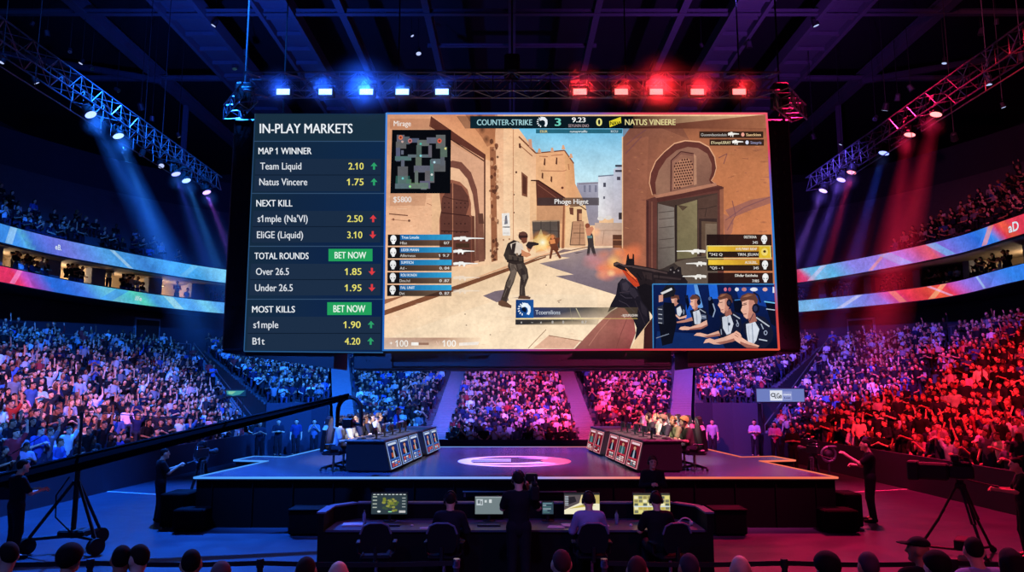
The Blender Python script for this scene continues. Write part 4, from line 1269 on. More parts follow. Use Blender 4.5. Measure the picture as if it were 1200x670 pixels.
# far fighters
Dc(634.5, 284, 15, 15, (255, 190, 90), 0.95, (255, 150, 60), 0.0); Dc(634, 284, 9.5, 10, (255, 250, 215), 1.0, (255, 205, 90), 0.2); P_([(634, 268), (637, 277), (645, 274), (640, 281), (650, 286), (640, 288), (643, 296), (634, 291), (626, 296), (627, 286), (622, 281), (629, 279)], (255, 235, 170), 0.35); Dc(637, 283, 12, 9, (255, 215, 120), 0.8, (255, 170, 70), 0.0); Dc(636, 284, 6, 6, (255, 255, 235), 1.0, (255, 235, 160), 0.1); Dc(646, 279, 7, 6, (255, 190, 90), 0.7, (255, 150, 60), 0.0)
P_([(646, 276.5), (649, 275), (650.5, 279), (656, 278), (656, 281), (653, 287), (655, 292), (653.5, 294), (658, 302), (655.5, 303), (650, 294), (648, 293), (646, 303), (643.5, 303), (645.5, 290), (643, 284)], (110, 60, 42)); Dc(647.5, 277.5, 2.2, 2.6, (215, 130, 80), n=8); P_([(644, 281), (650, 280), (651, 285), (645, 286)], (225, 140, 85))
P_([(686.5, 270), (692, 270), (695, 276), (696, 288), (699, 300), (696, 300.5), (692, 290), (690.5, 299.5), (687.5, 299.5), (689, 286), (688, 277)], (62, 52, 54)); Dc(688.5, 264.5, 3, 3.2, (140, 75, 55), n=9); P_([(686, 268), (694, 265), (696, 268), (691, 277), (688, 277)], (200, 130, 100)); Dc(699, 272, 6, 6, (255, 190, 140), 0.8, (255, 180, 130), 0.0); Rt(688, 276, 694, 279, (105, 130, 130))
# soldier
P_([(566, 346.5), (580, 341), (594, 339), (596, 352), (582, 354)], (122, 106, 116)); P_([(600, 349), (620, 346), (618, 350)], (150, 130, 130), 0.8)
P_([(596, 306), (613, 306), (618, 315), (619.5, 325), (615, 337), (616, 348.5), (608.5, 348.5), (609, 334), (610, 325), (606, 318), (602, 331), (596, 345), (594, 354), (586.5, 352), (590, 342), (593, 330), (598, 319), (595, 312)], (66, 54, 50))
P_([(597, 308), (604, 309), (606, 317), (601, 330), (597, 338), (594, 334), (599, 319)], (116, 100, 90)); P_([(610, 312), (615, 318), (616, 326), (612, 334)], (52, 42, 42)); Ln([(602, 312), (606, 318)], 0.8, (60, 48, 46))
P_([(584, 353), (588, 351.5), (594, 354), (599.5, 358), (599, 361), (588, 359), (584, 357)], (104, 72, 56)); P_([(608, 346.5), (616, 346.5), (622, 348), (621, 350.5), (607, 350)], (90, 62, 50))
P_([(592, 293), (595, 285), (602, 281), (608, 283), (613, 290), (613.5, 300), (614, 308), (603, 310), (594, 307)], (52, 42, 40)); P_([(598, 286), (606, 283), (612, 286), (614, 293), (608, 299), (600, 295)], (226, 208, 190)); P_([(592, 294), (590, 299), (593, 305), (597, 302), (597, 292)], (60, 50, 46)); Ln([(596, 299), (613, 302)], 1.0, (90, 74, 64)); Ln([(595, 305), (613, 306)], 1.4, (40, 32, 32)); Dc(606, 298, 1.4, 2, (140, 115, 96), n=7)
P_([(611, 292), (616, 295), (621, 296.5), (622.5, 299), (617, 301.5), (611, 299.5)], (206, 138, 100)); P_([(617, 290), (622, 287), (624, 290), (620, 296)], (190, 125, 92))
Dc(613, 276.5, 5.6, 5.4, (74, 44, 40), n=14); P_([(608, 276), (618.5, 276.5), (618.5, 278), (608, 278.5)], (52, 32, 32)); P_([(611, 279), (618, 278.5), (617.5, 284), (613.5, 285.5), (611, 283)], (122, 70, 54))
P_([(616, 287.5), (619, 283), (626, 283.5), (631.5, 285), (631, 287), (625, 288), (622, 292), (619, 291)], (50, 40, 42))
for q, c in (([(599, 310), (603, 309), (602, 316), (598, 318)], (96, 82, 74)), ([(606, 309), (611, 309), (612, 314), (608, 316)], (84, 72, 66)), ([(612, 322), (617, 321), (617, 327), (613, 328)], (90, 78, 72)), ([(594, 330), (599, 327), (598, 334), (594, 336)], (92, 80, 72)), ([(596, 300), (600, 299), (600, 304), (596, 304)], (78, 66, 58)), ([(602, 300), (606, 300), (606, 305), (602, 305)], (74, 62, 56)), ([(608, 301), (612, 301), (612, 306), (608, 306)], (80, 68, 60)), ([(600, 286), (605, 284), (603, 296), (599, 297)], (48, 38, 38))): P_(q, c)
for pts in ([(594, 352), (598, 340), (601, 332)], [(590, 348), (594, 338)], [(614, 330), (616, 322)], [(611, 345), (612, 334)]): Ln(pts, 0.5, (120, 106, 96))
P_([(608, 272.5), (613, 271), (617, 273.5), (617.5, 275.5), (609, 275.5)], (98, 62, 54))
# smoke and flame at the muzzle
for u, v, ru, rv, c, a in ((700, 307, 20, 11, (222, 140, 140), 0.75), (712, 320, 14, 11, (245, 130, 110), 0.7), (716, 312, 16, 12, (255, 150, 80), 0.9), (736, 298, 17, 12, (245, 130, 75), 0.85), (720, 306, 10, 10, (255, 195, 120), 0.95), (706, 322, 10, 7, (250, 160, 120), 0.7), (745, 292, 12, 10, (230, 120, 80), 0.6), (727, 318, 13, 8, (255, 130, 70), 0.75), (692, 302, 10, 6, (205, 140, 150), 0.6), (708, 298, 11, 7, (235, 140, 110), 0.6), (724, 296, 10, 9, (255, 150, 80), 0.7), (716, 320, 6, 5, (255, 210, 150), 0.8), (704, 314, 8, 6, (250, 130, 90), 0.7), (733, 306, 9, 8, (255, 160, 90), 0.8), (740, 304, 18, 16, (220, 110, 75), 0.45)):
    Dc(u, v, ru, rv, c, a, c, 0.0)
# own arms and rifle
P_([(673, 409), (700, 380), (716, 365), (728, 358), (742, 368), (745, 390), (738, 409)], None, cols=[(150, 92, 84), (165, 105, 92), (170, 110, 95), (150, 92, 82), (140, 80, 74), (165, 88, 84), (130, 66, 64)])
P_([(712, 366), (716, 356), (722, 345), (724, 332), (729, 326), (735, 328), (741, 333), (752, 343), (760, 356), (762, 378), (752, 394), (744, 398), (746, 384), (742, 374), (732, 361), (722, 360)], (30, 26, 36)); P_([(726, 330), (733, 326), (740, 334), (737, 345), (729, 344)], (44, 38, 50)); Ln([(726, 343), (740, 341), (748, 347)], 0.9, (62, 52, 62)); Ln([(744, 352), (756, 380)], 0.8, (48, 40, 50))
P_([(738, 409), (746, 396), (755, 384), (762, 375), (764, 409)], (240, 200, 160)); P_([(755, 385), (766, 370), (766, 409), (754, 409)], (60, 30, 32))
P_([(727, 313), (733, 312), (741, 316), (749, 325), (750, 336), (744, 336), (736, 328)], (196, 66, 38)); P_([(730, 314), (738, 316), (744, 322), (741, 325)], (235, 110, 60)); Ln([(733, 318), (747, 331)], 0.8, (120, 36, 28))
P_([(719, 308), (723, 306.5), (731, 310), (740, 309.5), (765, 314), (800, 322), (806, 330), (805, 333), (766, 333), (766, 345), (752, 340), (746, 326), (738, 319), (726, 315), (719, 311.5)], (36, 28, 32)); P_([(733, 311), (735, 299), (736.5, 297), (737.5, 303), (741, 303), (741.5, 297), (743, 298), (743.5, 311)], (30, 24, 28)); Ln([(724, 308), (732, 311.5), (742, 312), (768, 318)], 1.0, (96, 76, 76)); P_([(783, 322), (785, 313), (789, 312), (791, 316), (795, 312), (798, 313), (799, 323)], (34, 28, 32)); P_([(746, 336), (756, 332), (766, 336), (766, 372), (752, 352)], (24, 20, 26))
for q, c in (([(740, 311), (764, 315), (782, 319), (782, 321), (764, 317.5), (741, 313.5)], (74, 58, 58)), ([(766, 322), (798, 326), (798, 328), (766, 325)], (58, 46, 48)), ([(752, 318), (764, 320), (764, 328), (756, 326)], (52, 40, 42)), ([(719, 308.5), (724, 307.2), (725, 309.5), (720.5, 311)], (90, 70, 66)), ([(768, 327), (784, 329), (780, 333), (768, 332)], (46, 36, 40)), ([(729, 332), (734, 330), (738, 335), (735, 341), (730, 340)], (60, 52, 64)), ([(738, 336), (744, 338), (748, 345), (744, 350), (738, 344)], (48, 42, 54)), ([(750, 352), (758, 362), (758, 372), (752, 366)], (42, 36, 46))): P_(q, c)
for pts, c in (([(727, 345), (733, 349), (741, 349)], (66, 58, 72)), ([(725, 352), (734, 356), (744, 366)], (60, 52, 64)), ([(746, 320), (752, 328)], (20, 16, 20)), ([(757, 322), (757, 329)], (20, 16, 20)), ([(772, 319), (772, 327)], (22, 18, 22)), ([(733, 314), (745, 327)], (250, 140, 84)), ([(716, 372), (702, 388), (690, 405)], (186, 124, 108)), ([(736, 370), (728, 390), (722, 408)], (128, 70, 66))): Ln(pts, 0.8, c)
for u, v in ((786, 316), (790, 319), (795, 317)): Dc(u, v, 1.1, 1.1, (130, 120, 120), n=6)

# --- overlays of the broadcast
P_([(551, 136), (742, 136), (742, 150.5), (551, 150.5)], None, cols=[(12, 34, 46), (10, 16, 22), (8, 14, 20), (14, 36, 46)]); P_([(742, 136), (896, 136), (897, 150.5), (742, 150.5)], None, cols=[(50, 18, 16, 0.97), (110, 50, 40, 0.15), (110, 50, 40, 0.15), (50, 18, 16, 0.97)]); P_([(535, 136), (552, 136), (552, 150.5), (545, 150.5)], (20, 30, 36), 0.5)
Tx('COUNTER-STRIKE', 559, 140, 623.5, 146.6, (160, 205, 212), 1, 0.02); Tx('NATUS VINEERE', 732.5, 139.7, 791.5, 146.4, (225, 212, 150), 1, 0.02)
Tx('3', 650.5, 138.6, 657, 147.4, (110, 205, 185), 1, 0.025); Tx('0', 699, 138.6, 705.3, 147.4, (228, 220, 130), 1, 0.025)
Tx('9.23', 670.5, 137.6, 686, 143.2, (236, 236, 236), 1, 0.03); Tx('SEYUNIN ENO', 666, 145.6, 690, 149, (170, 150, 155), 0.9, 0.01)


def horse(cu, cv, s, c, c2):
    """round horse-head emblem: broken ring of mane strokes on the left, head on the right"""
    for k in range(7):
        w = math.radians(100 + k * 24)
        Ln([(cu + s * 0.72 * math.cos(w), cv - s * 0.72 * math.sin(w)), (cu + s * math.cos(w + 0.12), cv - s * math.sin(w + 0.12))], s * 0.17, c)
    P_([(cu - 0.05 * s, cv - 0.95 * s), (cu + 0.5 * s, cv - 0.85 * s), (cu + 0.92 * s, cv - 0.35 * s), (cu + 0.95 * s, cv + 0.35 * s), (cu + 0.7 * s, cv + 0.9 * s), (cu + 0.35 * s, cv + 0.75 * s), (cu + 0.55 * s, cv + 0.3 * s), (cu + 0.45 * s, cv - 0.15 * s), (cu + 0.1 * s, cv - 0.35 * s), (cu - 0.45 * s, cv - 0.2 * s), (cu - 0.5 * s, cv - 0.5 * s)], c)
    P_([(cu - 0.3 * s, cv - 0.25 * s), (cu + 0.1 * s, cv - 0.3 * s), (cu + 0.35 * s, cv + 0.1 * s), (cu + 0.2 * s, cv + 0.55 * s), (cu - 0.2 * s, cv + 0.35 * s), (cu - 0.45 * s, cv + 0.1 * s)], c2)


horse(635.5, 142.8, 6.4, (225, 232, 238), (10, 22, 32))
P_([(714, 142), (727.5, 137), (728, 144), (714.5, 149)], (226, 210, 50)); pic.text('NAVI', 715.2, 142.2, 726.8, 146.6, (20, 22, 12), 1, 0.03)
P_([(628, 151.3), (729.5, 151.3), (729, 156.2), (628, 156.2)], (38, 98, 118)); Tx('ESUR', 633, 152.6, 641.5, 155.4, (215, 200, 130), 1, 0.02); Tx('rumayvrudllu', 668, 152.6, 688, 155.2, (220, 235, 240), 1, 0.02); Tx('KCU', 716, 152.6, 724, 155.2, (200, 220, 230), 1, 0.02)
P_([(457, 139), (505, 139), (505, 151), (457, 151)], (150, 90, 66), 0.35); Tx('Mirage', 461.5, 141.6, 481.5, 147.6, (240, 232, 226), 1, 0.012)
# small radar of streets
P_([(459.5, 152), (528.6, 152), (527.8, 226.5), (457.4, 226.5)], (8, 10, 16))
G = (98, 112, 116)
for q in ([465, 158, 474, 172], [474, 160, 480, 169], [464, 166, 476, 174], [480, 162, 491, 167], [489, 164, 503, 171], [500, 161, 514, 168], [511, 158, 522, 174], [516, 172, 524, 184], [464, 173, 469, 189], [470, 176, 473, 181], [463, 183, 482, 188], [478, 181, 506, 184.5], [488, 170, 494, 184], [502, 170, 506, 184], [487, 184, 494, 200], [470, 187, 474, 197], [466, 195, 478, 219], [474, 205, 478, 214], [463, 215, 504, 221], [476, 210, 482, 215], [485, 194, 508, 202], [486, 200, 490, 216], [498, 200, 509, 214], [492, 212, 504, 220], [504, 187, 508, 212], [508, 188, 522, 201], [505, 186, 516, 192], [516, 184, 521, 194], [493, 219, 500, 222]):
    Rt(*q, tuple(int(x * rg.uniform(0.8, 1.05)) for x in G), 1)
P_([(464, 206), (480, 206), (481, 221), (463, 221)], (70, 130, 120), 0.4); P_([(480, 214), (502, 214), (502, 221), (480, 221)], (110, 150, 100), 0.4)
for u, v, c in ((469.5, 161, (226, 120, 80)), (515, 165, (220, 90, 66)), (522, 174, (225, 220, 140)), (480.5, 165, (190, 120, 120)), (493, 168.5, (80, 190, 170)), (493, 182.5, (140, 225, 230)), (509, 190, (190, 230, 240)), (506, 204.5, (220, 220, 215)), (480.5, 218.5, (150, 235, 150)), (471.5, 166, (200, 170, 160)), (472, 209, (110, 200, 200))):
    Dc(u, v, 2.6 if v in (161, 165) else 1.4, 2.8 if v in (161, 165) else 1.4, c, 0.95, n=10)
    if v in (161, 165): Dc(u, v, 1.3, 1.4, (120, 50, 40), n=8)
P_([(457, 226.5), (500, 226.5), (498, 241), (457, 241)], (150, 90, 66), 0.3); Tx('$5800', 461, 230.4, 482, 236.8, (240, 232, 226), 1, 0.014)
# team rows on the left
def skull(u, v, s=1.0, c=(238, 238, 238)):
    Dc(u, v - 0.8 * s, 3.6 * s, 4.6 * s, c, n=14); P_([(u - 2.4 * s, v + 1.5 * s), (u + 2.4 * s, v + 1.5 * s), (u + 1.4 * s, v + 5.2 * s), (u - 1.4 * s, v + 5.2 * s)], c)
    for d in (-1, 1): P_([(u + d * 0.5 * s, v + 1 * s), (u + d * 2.5 * s, v - 0.4 * s), (u + d * 2.4 * s, v + 1.2 * s)], (40, 40, 45))


for k, (nm, sub, val) in enumerate((('True Lmade', 'Hlsz', '0/7'), ('LIDER MANN', 'Alferneus', '1 9.7'), ('SUMTICN', 'Ad -', '0. 04'), ('ROU RONEN', 'Dou.hd', '0 .87'), ('FAL UNIT', 'Det', '0. 87'))):
    v = 274.7 + k * 14.75; o = -k * 0.22
    Rt(454.5 + o, v, 469 + o, v + 13.2, (22, 20, 24)); P_([(469 + o, v), (529.5 + o * 0.3, v), (529.4 + o * 0.3, v + 6.4), (469 + o, v + 6.4)], None, cols=[(24, 96, 160), (50, 165, 215), (50, 165, 215), (24, 96, 160)])
    P_([(469 + o, v + 6.4), (529.4 + o * 0.3, v + 6.4), (529.3 + o * 0.3, v + 13.2), (469 + o, v + 13.2)], None, cols=[(26, 22, 24, 0.96), (92, 62, 48, 0.9), (70, 46, 38, 0.9), (22, 18, 22, 0.96)])
    skull(461 + o, v + 6)
    Tx(nm, 470.5 + o, v + 1.7, 470.5 + o + 2.05 * len(nm), v + 4.8, (225, 240, 250), 1, 0.02); Tx(sub, 469 + o, v + 8.3, 469 + o + 2.0 * len(sub), v + 11.4, (205, 200, 196), 0.95, 0.01); Tx(val, 528 - 2.6 * len(val), v + 8.3, 526.5, v + 11.4, (225, 220, 215), 0.95, 0.02)


def gun(u0, u1, v, c, a=1.0, flip=False):
    q = lambda x, y: (u0 + (u1 - u0) * (1 - x if flip else x), v + y)
    P_([q(0, -1.2), q(0.1, -1.9), q(0.22, -1.9), q(0.24, -2.6), q(0.4, -2.6), q(0.44, -1.5), q(0.62, -1.3), q(1, -0.7), q(1, 0.2), q(0.62, 0.3), q(0.5, 0.9), q(0.47, 3.2), q(0.41, 3.2), q(0.4, 1.2), q(0.3, 1.2), q(0.28, 2.9), q(0.22, 2.6), q(0.23, 1.0), q(0.02, 1.6)], c, a)


for u1, v, a in ((567, 279.5, 1), (556, 294.5, 1), (560, 309, 1), (562, 325.5, 0.35), (562, 341, 0.3)):
    gun(531, u1, v, (245, 244, 240), a)
# team rows on the right
for k, (v, nm, sub, lft) in enumerate(((274.5, 'DEZTIONA', '345', ''), (288.5, 'H FLYWAY RKNF', 'TIRN. JELIAN', '"342 Q'), (304.3, 'ALSEZKL.', '345', '"QS - 1'), (319.5, 'Dhdar Eaizheka', '7/85', ''))):
    o = k * 0.5
    P_([(828 + o, v), (904 + o, v), (904.5 + o, v + 13), (828 + o, v + 13)], (34, 18, 20) if k in (0, 3) else (26, 20, 20), 0.97)
    if k in (1, 2):
        P_([(829 + o, v), (889 + o, v), (889 + o, v + 6), (829 + o, v + 6)], None, cols=[(238, 198, 60), (200, 140, 40), (190, 130, 40), (238, 200, 60)])
    Tx(nm, 888 + o - 2.0 * len(nm), v + 1.6, 886.5 + o, v + 4.6, (240, 235, 225), 1, 0.02); Tx(sub, 888 + o - 2.0 * len(sub), v + 8.0, 888 + o, v + 11, (225, 220, 215), 0.95, 0.02)
    if lft: Tx(lft, 831 + o, v + 8.0, 846 + o, v + 11, (225, 220, 215), 0.95, 0.02)
    if k == 1:
        P_([(889.5, v), (902.5, v), (903, v + 13.5), (889.5, v + 13.5)], (228, 190, 50)); Dc(896, v + 6.5, 4, 4.6, (246, 220, 120), n=12); Dc(896, v + 6, 1.8, 1.6, (70, 50, 30), n=8)
        Ln([(828.5, v - 0.5), (902.8, v - 0.5), (903.5, v + 14.2), (828.8, v + 14.2), (828.5, v - 0.5)], 0.9, (238, 225, 150))
    else:
        skull(895.5 + o, v + 6)
for u0, u1, v in ((793, 827, 294.5), (804, 828, 309), (800, 828, 324)): gun(u0, u1, v, (246, 242, 235), 1, True)
# kill notices
for u0, v0, u1, v1, a_, c_ in ((819.5, 154, 894.5, 161.6, 'Guonndaonieduis', 'Saeckinn'), (831.5, 163.2, 895.2, 170.6, 'EYonqvUSRAY', 'Simayris')):
    Rt(u0, v0, u1, v1, (38, 26, 22), 0.95); w = 30 if u0 < 825 else 23
    Tx(a_, u0 + 2, v0 + 2.2, u0 + 2 + w, v0 + 5.4, (190, 185, 180) if u0 < 825 else (230, 215, 170), 1, 0.015); gun(u0 + w + 3.5, u0 + w + 16.5, v0 + 3.2, (246, 242, 235)); Dc(u0 + w + 21, v0 + 3.6, 2.0, 2.4, (245, 170, 150) if u0 < 825 else (225, 228, 245), n=9)
    Tx(c_, u0 + w + 25, v0 + 2.2, u1 - 3, v0 + 5.4, (240, 200, 150) if u0 < 825 else (150, 150, 185), 1, 0.02)
# name tag over the street
Rt(630, 231.5, 702, 240.5, (62, 50, 50), 0.8); Tx('Phoge Hignt', 650, 233.2, 689.5, 238.8, (240, 236, 232), 1, 0.02)
# lower left counters
P_([(449.5, 395.5), (520, 395.5), (565, 395.5), (560, 408.5), (449.5, 408.5)], None, cols=[(200, 165, 145, 0.95), (178, 135, 112, 0.95), (230, 190, 160, 0.2), (230, 190, 160, 0.2), (205, 180, 165, 0.95)])
Tx('100', 465, 398.5, 478.2, 406, (248, 242, 234), 1, 0.015); Tx('100', 520.2, 398.5, 534.2, 406, (248, 242, 234), 1, 0.015); Rt(482, 401, 490.5, 404.6, (250, 246, 240)); Rt(490.5, 401.4, 502.5, 404, (150, 112, 94)); P_([(538, 401.6), (562, 400.2), (560, 404), (538, 405)], (248, 236, 224)); Tx('+', 456.5, 400, 460, 404, (246, 240, 232)); Tx('V', 511, 399.6, 515.5, 405, (225, 190, 170))
# player strap
P_([(625, 360), (690, 360), (748, 360), (746, 372), (625, 372)], None, cols=[(24, 44, 92, 0.98), (60, 62, 60, 0.95), (120, 100, 70, 0.25), (120, 100, 70, 0.25), (24, 44, 92, 0.98)]); P_([(604, 374.2), (668, 374.2), (702, 374.2), (700, 380.4), (604, 380.4)], None, cols=[(26, 28, 40, 0.98), (40, 38, 36, 0.95), (110, 92, 66, 0.3), (110, 92, 66, 0.3), (26, 28, 40, 0.98)])
Ln([(604, 373.2), (684, 373.2)], 0.9, (222, 205, 130)); Ln([(684, 373.2), (747, 373.2)], 0.8, (215, 190, 110), 0.7); P_([(604.5, 351), (625.3, 351), (625.3, 372.5), (604.3, 372.5)], None, cols=[(20, 50, 104), (30, 80, 150), (28, 92, 168), (18, 52, 112)]); horse(614.5, 362, 7.8, (225, 236, 246), (8, 20, 44)); Tx('Tcoernlions', 627.5, 363.3, 656.5, 368.3, (190, 196, 206), 1, 0.02)
for u, t in ((611, 'x'), (623.5, '-'), (634, 'x'), (647.5, '8'), (660, '0'), (684.5, '8.7')): Tx(t, u - 1.0 * len(t), 375.8, u + 1.0 * len(t), 378.8, (200, 195, 190), 0.9, 0.02)
Ln([(675, 361), (681, 373)], 0.8, (226, 214, 170), 0.8); Ln([(668, 361), (671, 380)], 0.5, (160, 150, 120), 0.6); Tx('- KJOUPLIOHN', 728, 368, 747, 370.8, (235, 225, 215), 1, 0.02)
# small picture of the players at their desk
P_([(765, 332.5), (907.5, 332.5), (911.5, 408.5), (766, 408.5)], None, cols=[(14, 30, 80), (12, 32, 90), (8, 14, 34), (10, 22, 66)])
for q, c in (([(805, 333), (813, 333), (822, 375), (803, 375)], (30, 90, 200)), ([(813, 333), (817, 333), (824, 360), (818, 362)], (110, 170, 240)), ([(830, 333), (840, 333), (842, 350), (832, 350)], (36, 110, 230)), ([(862, 336), (907, 336), (909, 362), (866, 352)], (20, 60, 150)), ([(770, 388), (840, 392), (850, 408), (768, 408)], (18, 44, 100))): P_(q, c, 0.85)
def Q(pts, c, a=1.0): P_([(750 + x / 6.32, 316 + y / 6.32) for x, y in pts], c, a)
def QL(pts, w, c, a=1.0): Ln([(750 + x / 6.32, 316 + y / 6.32) for x, y in pts], w / 6.32, c, a)
def QD(x, y, rx, ry, c, a=1.0): Dc(750 + x / 6.32, 316 + y / 6.32, rx / 6.32, ry / 6.32, c, a, n=12)
SK1, SK2, SK3, JN, JW, HR = (230, 176, 154), (196, 134, 116), (160, 100, 88), (22, 26, 48), (206, 212, 224), (98, 60, 50)
for q in ([(330, 190), (355, 186), (368, 260), (350, 300)], [(505, 200), (532, 200), (558, 290), (542, 350), (510, 330)], [(690, 215), (760, 210), (762, 330), (700, 310)], [(925, 228), (1000, 236), (1006, 420), (970, 400)]): Q(q, (10, 14, 32))
QL([(920, 235), (1000, 246)], 9, (110, 190, 235)); QL([(700, 225), (750, 220)], 8, (60, 120, 190)); QL([(540, 250), (556, 300), (540, 350)], 8, (150, 170, 200)); QL([(935, 290), (1000, 298)], 6, (190, 205, 225)); QD(345, 200, 12, 12, (20, 26, 52)); QD(516, 214, 11, 14, (70, 90, 130))
# fourth player
Q([(262, 275), (305, 250), (338, 290), (346, 332), (322, 362), (282, 352)], JN); Q([(270, 285), (298, 268), (312, 310), (296, 345), (276, 335)], JW); Q([(318, 290), (330, 300), (328, 330), (318, 330)], (120, 130, 150)); Q([(296, 352), (346, 335), (342, 356), (290, 366), (262, 340), (266, 330)], SK1)
Q([(230, 215), (276, 205), (287, 246), (264, 270), (242, 260)], SK2); Q([(230, 215), (256, 210), (254, 262), (242, 260)], SK1); Q([(226, 208), (246, 184), (286, 190), (292, 216), (284, 226), (270, 208), (240, 216)], HR); QD(283, 232, 10, 15, (18, 20, 40))
# third player
Q([(368, 302), (430, 280), (482, 290), (506, 340), (500, 400), (480, 445), (380, 432), (386, 360)], JN); Q([(392, 312), (438, 297), (456, 350), (446, 402), (405, 402)], JW); QL([(416, 306), (424, 395)], 5, (150, 160, 178)); Q([(455, 330), (490, 336), (492, 366), (456, 366)], (96, 108, 134)); QL([(460, 345), (488, 350)], 5, JW); QL([(440, 290), (486, 318)], 6, (170, 178, 190))
Q([(268, 386), (330, 370), (384, 350), (392, 376), (330, 390), (275, 394)], SK2); Q([(288, 440), (300, 424), (330, 418), (372, 424), (440, 400), (494, 372), (502, 414), (450, 440), (360, 446), (310, 446)], SK1); Q([(372, 436), (450, 424), (500, 404), (502, 414), (450, 440), (360, 446)], SK3)
Q([(392, 285), (425, 262), (430, 290), (404, 305)], SK3); Q([(372, 214), (422, 208), (434, 262), (406, 292), (388, 286), (382, 268), (370, 254), (376, 236)], SK1); Q([(405, 214), (424, 210), (434, 262), (406, 292), (402, 262)], SK2); Q([(366, 212), (388, 184), (430, 184), (450, 216), (436, 242), (422, 214), (380, 222)], HR); QD(436, 240, 15, 22, (18, 20, 42)); QL([(410, 180), (440, 200), (446, 226)], 8, (24, 26, 48)); QL([(376, 238), (390, 236)], 4, (90, 50, 44)); QL([(384, 274), (396, 272)], 4, (150, 80, 76))
# second player
Q([(588, 342), (640, 318), (702, 308), (746, 360), (758, 430), (736, 482), (690, 522), (600, 522), (580, 455), (600, 400)], JN); Q([(608, 352), (668, 330), (692, 400), (672, 470), (642, 482), (614, 432)], JW); QL([(650, 350), (656, 460)], 6, (150, 160, 176)); QD(660, 402, 9, 12, (40, 46, 70)); QL([(690, 330), (740, 362)], 8, (176, 184, 196)); QL([(715, 372), (728, 400)], 7, (170, 180, 200)); QD(722, 408, 11, 14, (150, 160, 185)); QD(722, 408, 6, 8, JN); QL([(600, 440), (604, 480)], 7, (150, 158, 176))
Q([(398, 486), (420, 468), (446, 466), (500, 480), (582, 452), (596, 488), (500, 502), (470, 497), (430, 490)], SK1); Q([(470, 492), (540, 482), (592, 470), (596, 488), (500, 502)], SK3)
Q([(470, 544), (486, 516), (516, 506), (552, 518), (620, 500), (690, 468), (742, 470), (756, 500), (690, 532), (600, 552), (548, 552), (510, 538)], SK1); Q([(560, 540), (640, 524), (750, 492), (756, 500), (690, 532), (600, 552)], SK3)
Q([(622, 312), (668, 288), (684, 328), (636, 348)], SK3); Q([(584, 212), (652, 204), (664, 262), (652, 302), (620, 324), (600, 312), (594, 288), (576, 262), (588, 236)], SK1); Q([(628, 214), (656, 208), (664, 262), (652, 302), (622, 322), (630, 262)], SK2); Q([(572, 208), (598, 178), (650, 172), (688, 206), (684, 246), (662, 232), (644, 210), (590, 224)], HR); Q([(586, 200), (610, 182), (640, 182), (608, 200)], (150, 98, 74)); QD(660, 246, 20, 29, (16, 18, 40)); QD(658, 246, 10, 16, (40, 44, 74)); QL([(640, 168), (676, 188), (688, 226)], 10, (22, 24, 48)); QL([(588, 244), (612, 240)], 5, (84, 46, 42)); QL([(598, 298), (618, 294)], 5, (150, 80, 78)); QL([(640, 300), (620, 340)], 4, (40, 40, 60))
# nearest player
Q([(758, 402), (800, 370), (870, 338), (922, 350), (966, 402), (990, 470), (980, 522), (930, 578), (760, 578), (790, 500), (764, 452)], JN); Q([(784, 402), (852, 384), (884, 440), (862, 522), (832, 562), (800, 532), (790, 470)], JW); QL([(830, 395), (838, 550)], 7, (146, 156, 174)); QL([(800, 420), (812, 520)], 4, (170, 178, 192)); QL([(860, 352), (958, 420)], 9, (186, 192, 204)); QL([(896, 400), (914, 440)], 7, (160, 170, 190)); QD(930, 466, 14, 18, (160, 170, 196)); QD(930, 466, 8, 11, JN); QL([(880, 514), (942, 526)], 8, (190, 198, 214))
Q([(684, 476), (712, 452), (742, 470), (748, 498), (802, 532), (884, 562), (872, 580), (790, 578), (742, 548), (702, 522)], SK1); Q([(742, 530), (800, 552), (880, 570), (872, 580), (790, 578), (742, 548)], SK3); QL([(700, 480), (728, 500)], 5, SK3); QL([(708, 468), (736, 486)], 4, SK3)
Q([(798, 352), (852, 320), (866, 380), (812, 398)], SK3); Q([(754, 216), (832, 204), (856, 262), (848, 322), (822, 352), (790, 364), (770, 346), (764, 326), (746, 302), (757, 270)], SK1); Q([(806, 226), (852, 218), (856, 262), (848, 322), (822, 352), (796, 360), (806, 300)], SK2); Q([(740, 218), (754, 190), (800, 170), (852, 178), (874, 222), (864, 276), (842, 226), (800, 222), (754, 238)], HR); Q([(756, 204), (796, 180), (836, 186), (792, 202)], (150, 98, 76)); QD(858, 286, 29, 37, (15, 17, 38)); QD(854, 286, 16, 22, (42, 46, 78)); QL([(838, 166), (876, 190), (892, 244)], 12, (22, 24, 50)); QL([(756, 262), (790, 256)], 6, (84, 46, 42)); QL([(764, 330), (790, 326)], 6, (150, 80, 78)); QL([(840, 322), (812, 380)], 5, (44, 44, 64)); QL([(766, 250), (790, 246)], 5, (70, 42, 38))
P_([(778, 354), (790, 355), (793, 378), (788, 402), (776, 405), (772, 380)], (14, 16, 28)); P_([(775, 341), (781, 334), (789, 334), (792, 340), (790, 347), (780, 349), (774, 350)], (26, 26, 34)); P_([(774, 343), (787, 337), (788, 339.5), (776, 345)], (215, 215, 215)); P_([(772, 346), (777, 345), (777, 353), (772, 354)], (205, 150, 130)); P_([(770, 360), (777, 357), (778, 380), (771, 378)], (40, 44, 60))
for v in (362, 368, 373, 378): Ln([(771.5, v), (776, v + 0.5)], 0.9, (180, 185, 195))
Ln([(769, 396), (784, 391)], 1.0, (120, 130, 150))
for u, c, w in ((850, (210, 110, 130), 1.8), (855, (170, 80, 110), 1.8), (863.5, (220, 225, 235), 2.4), (872, (190, 130, 130), 3), (883.5, (225, 225, 235), 4.5), (896.5, (225, 170, 160), 3)): Dc(u, 339, w, 2.3, c, n=10)
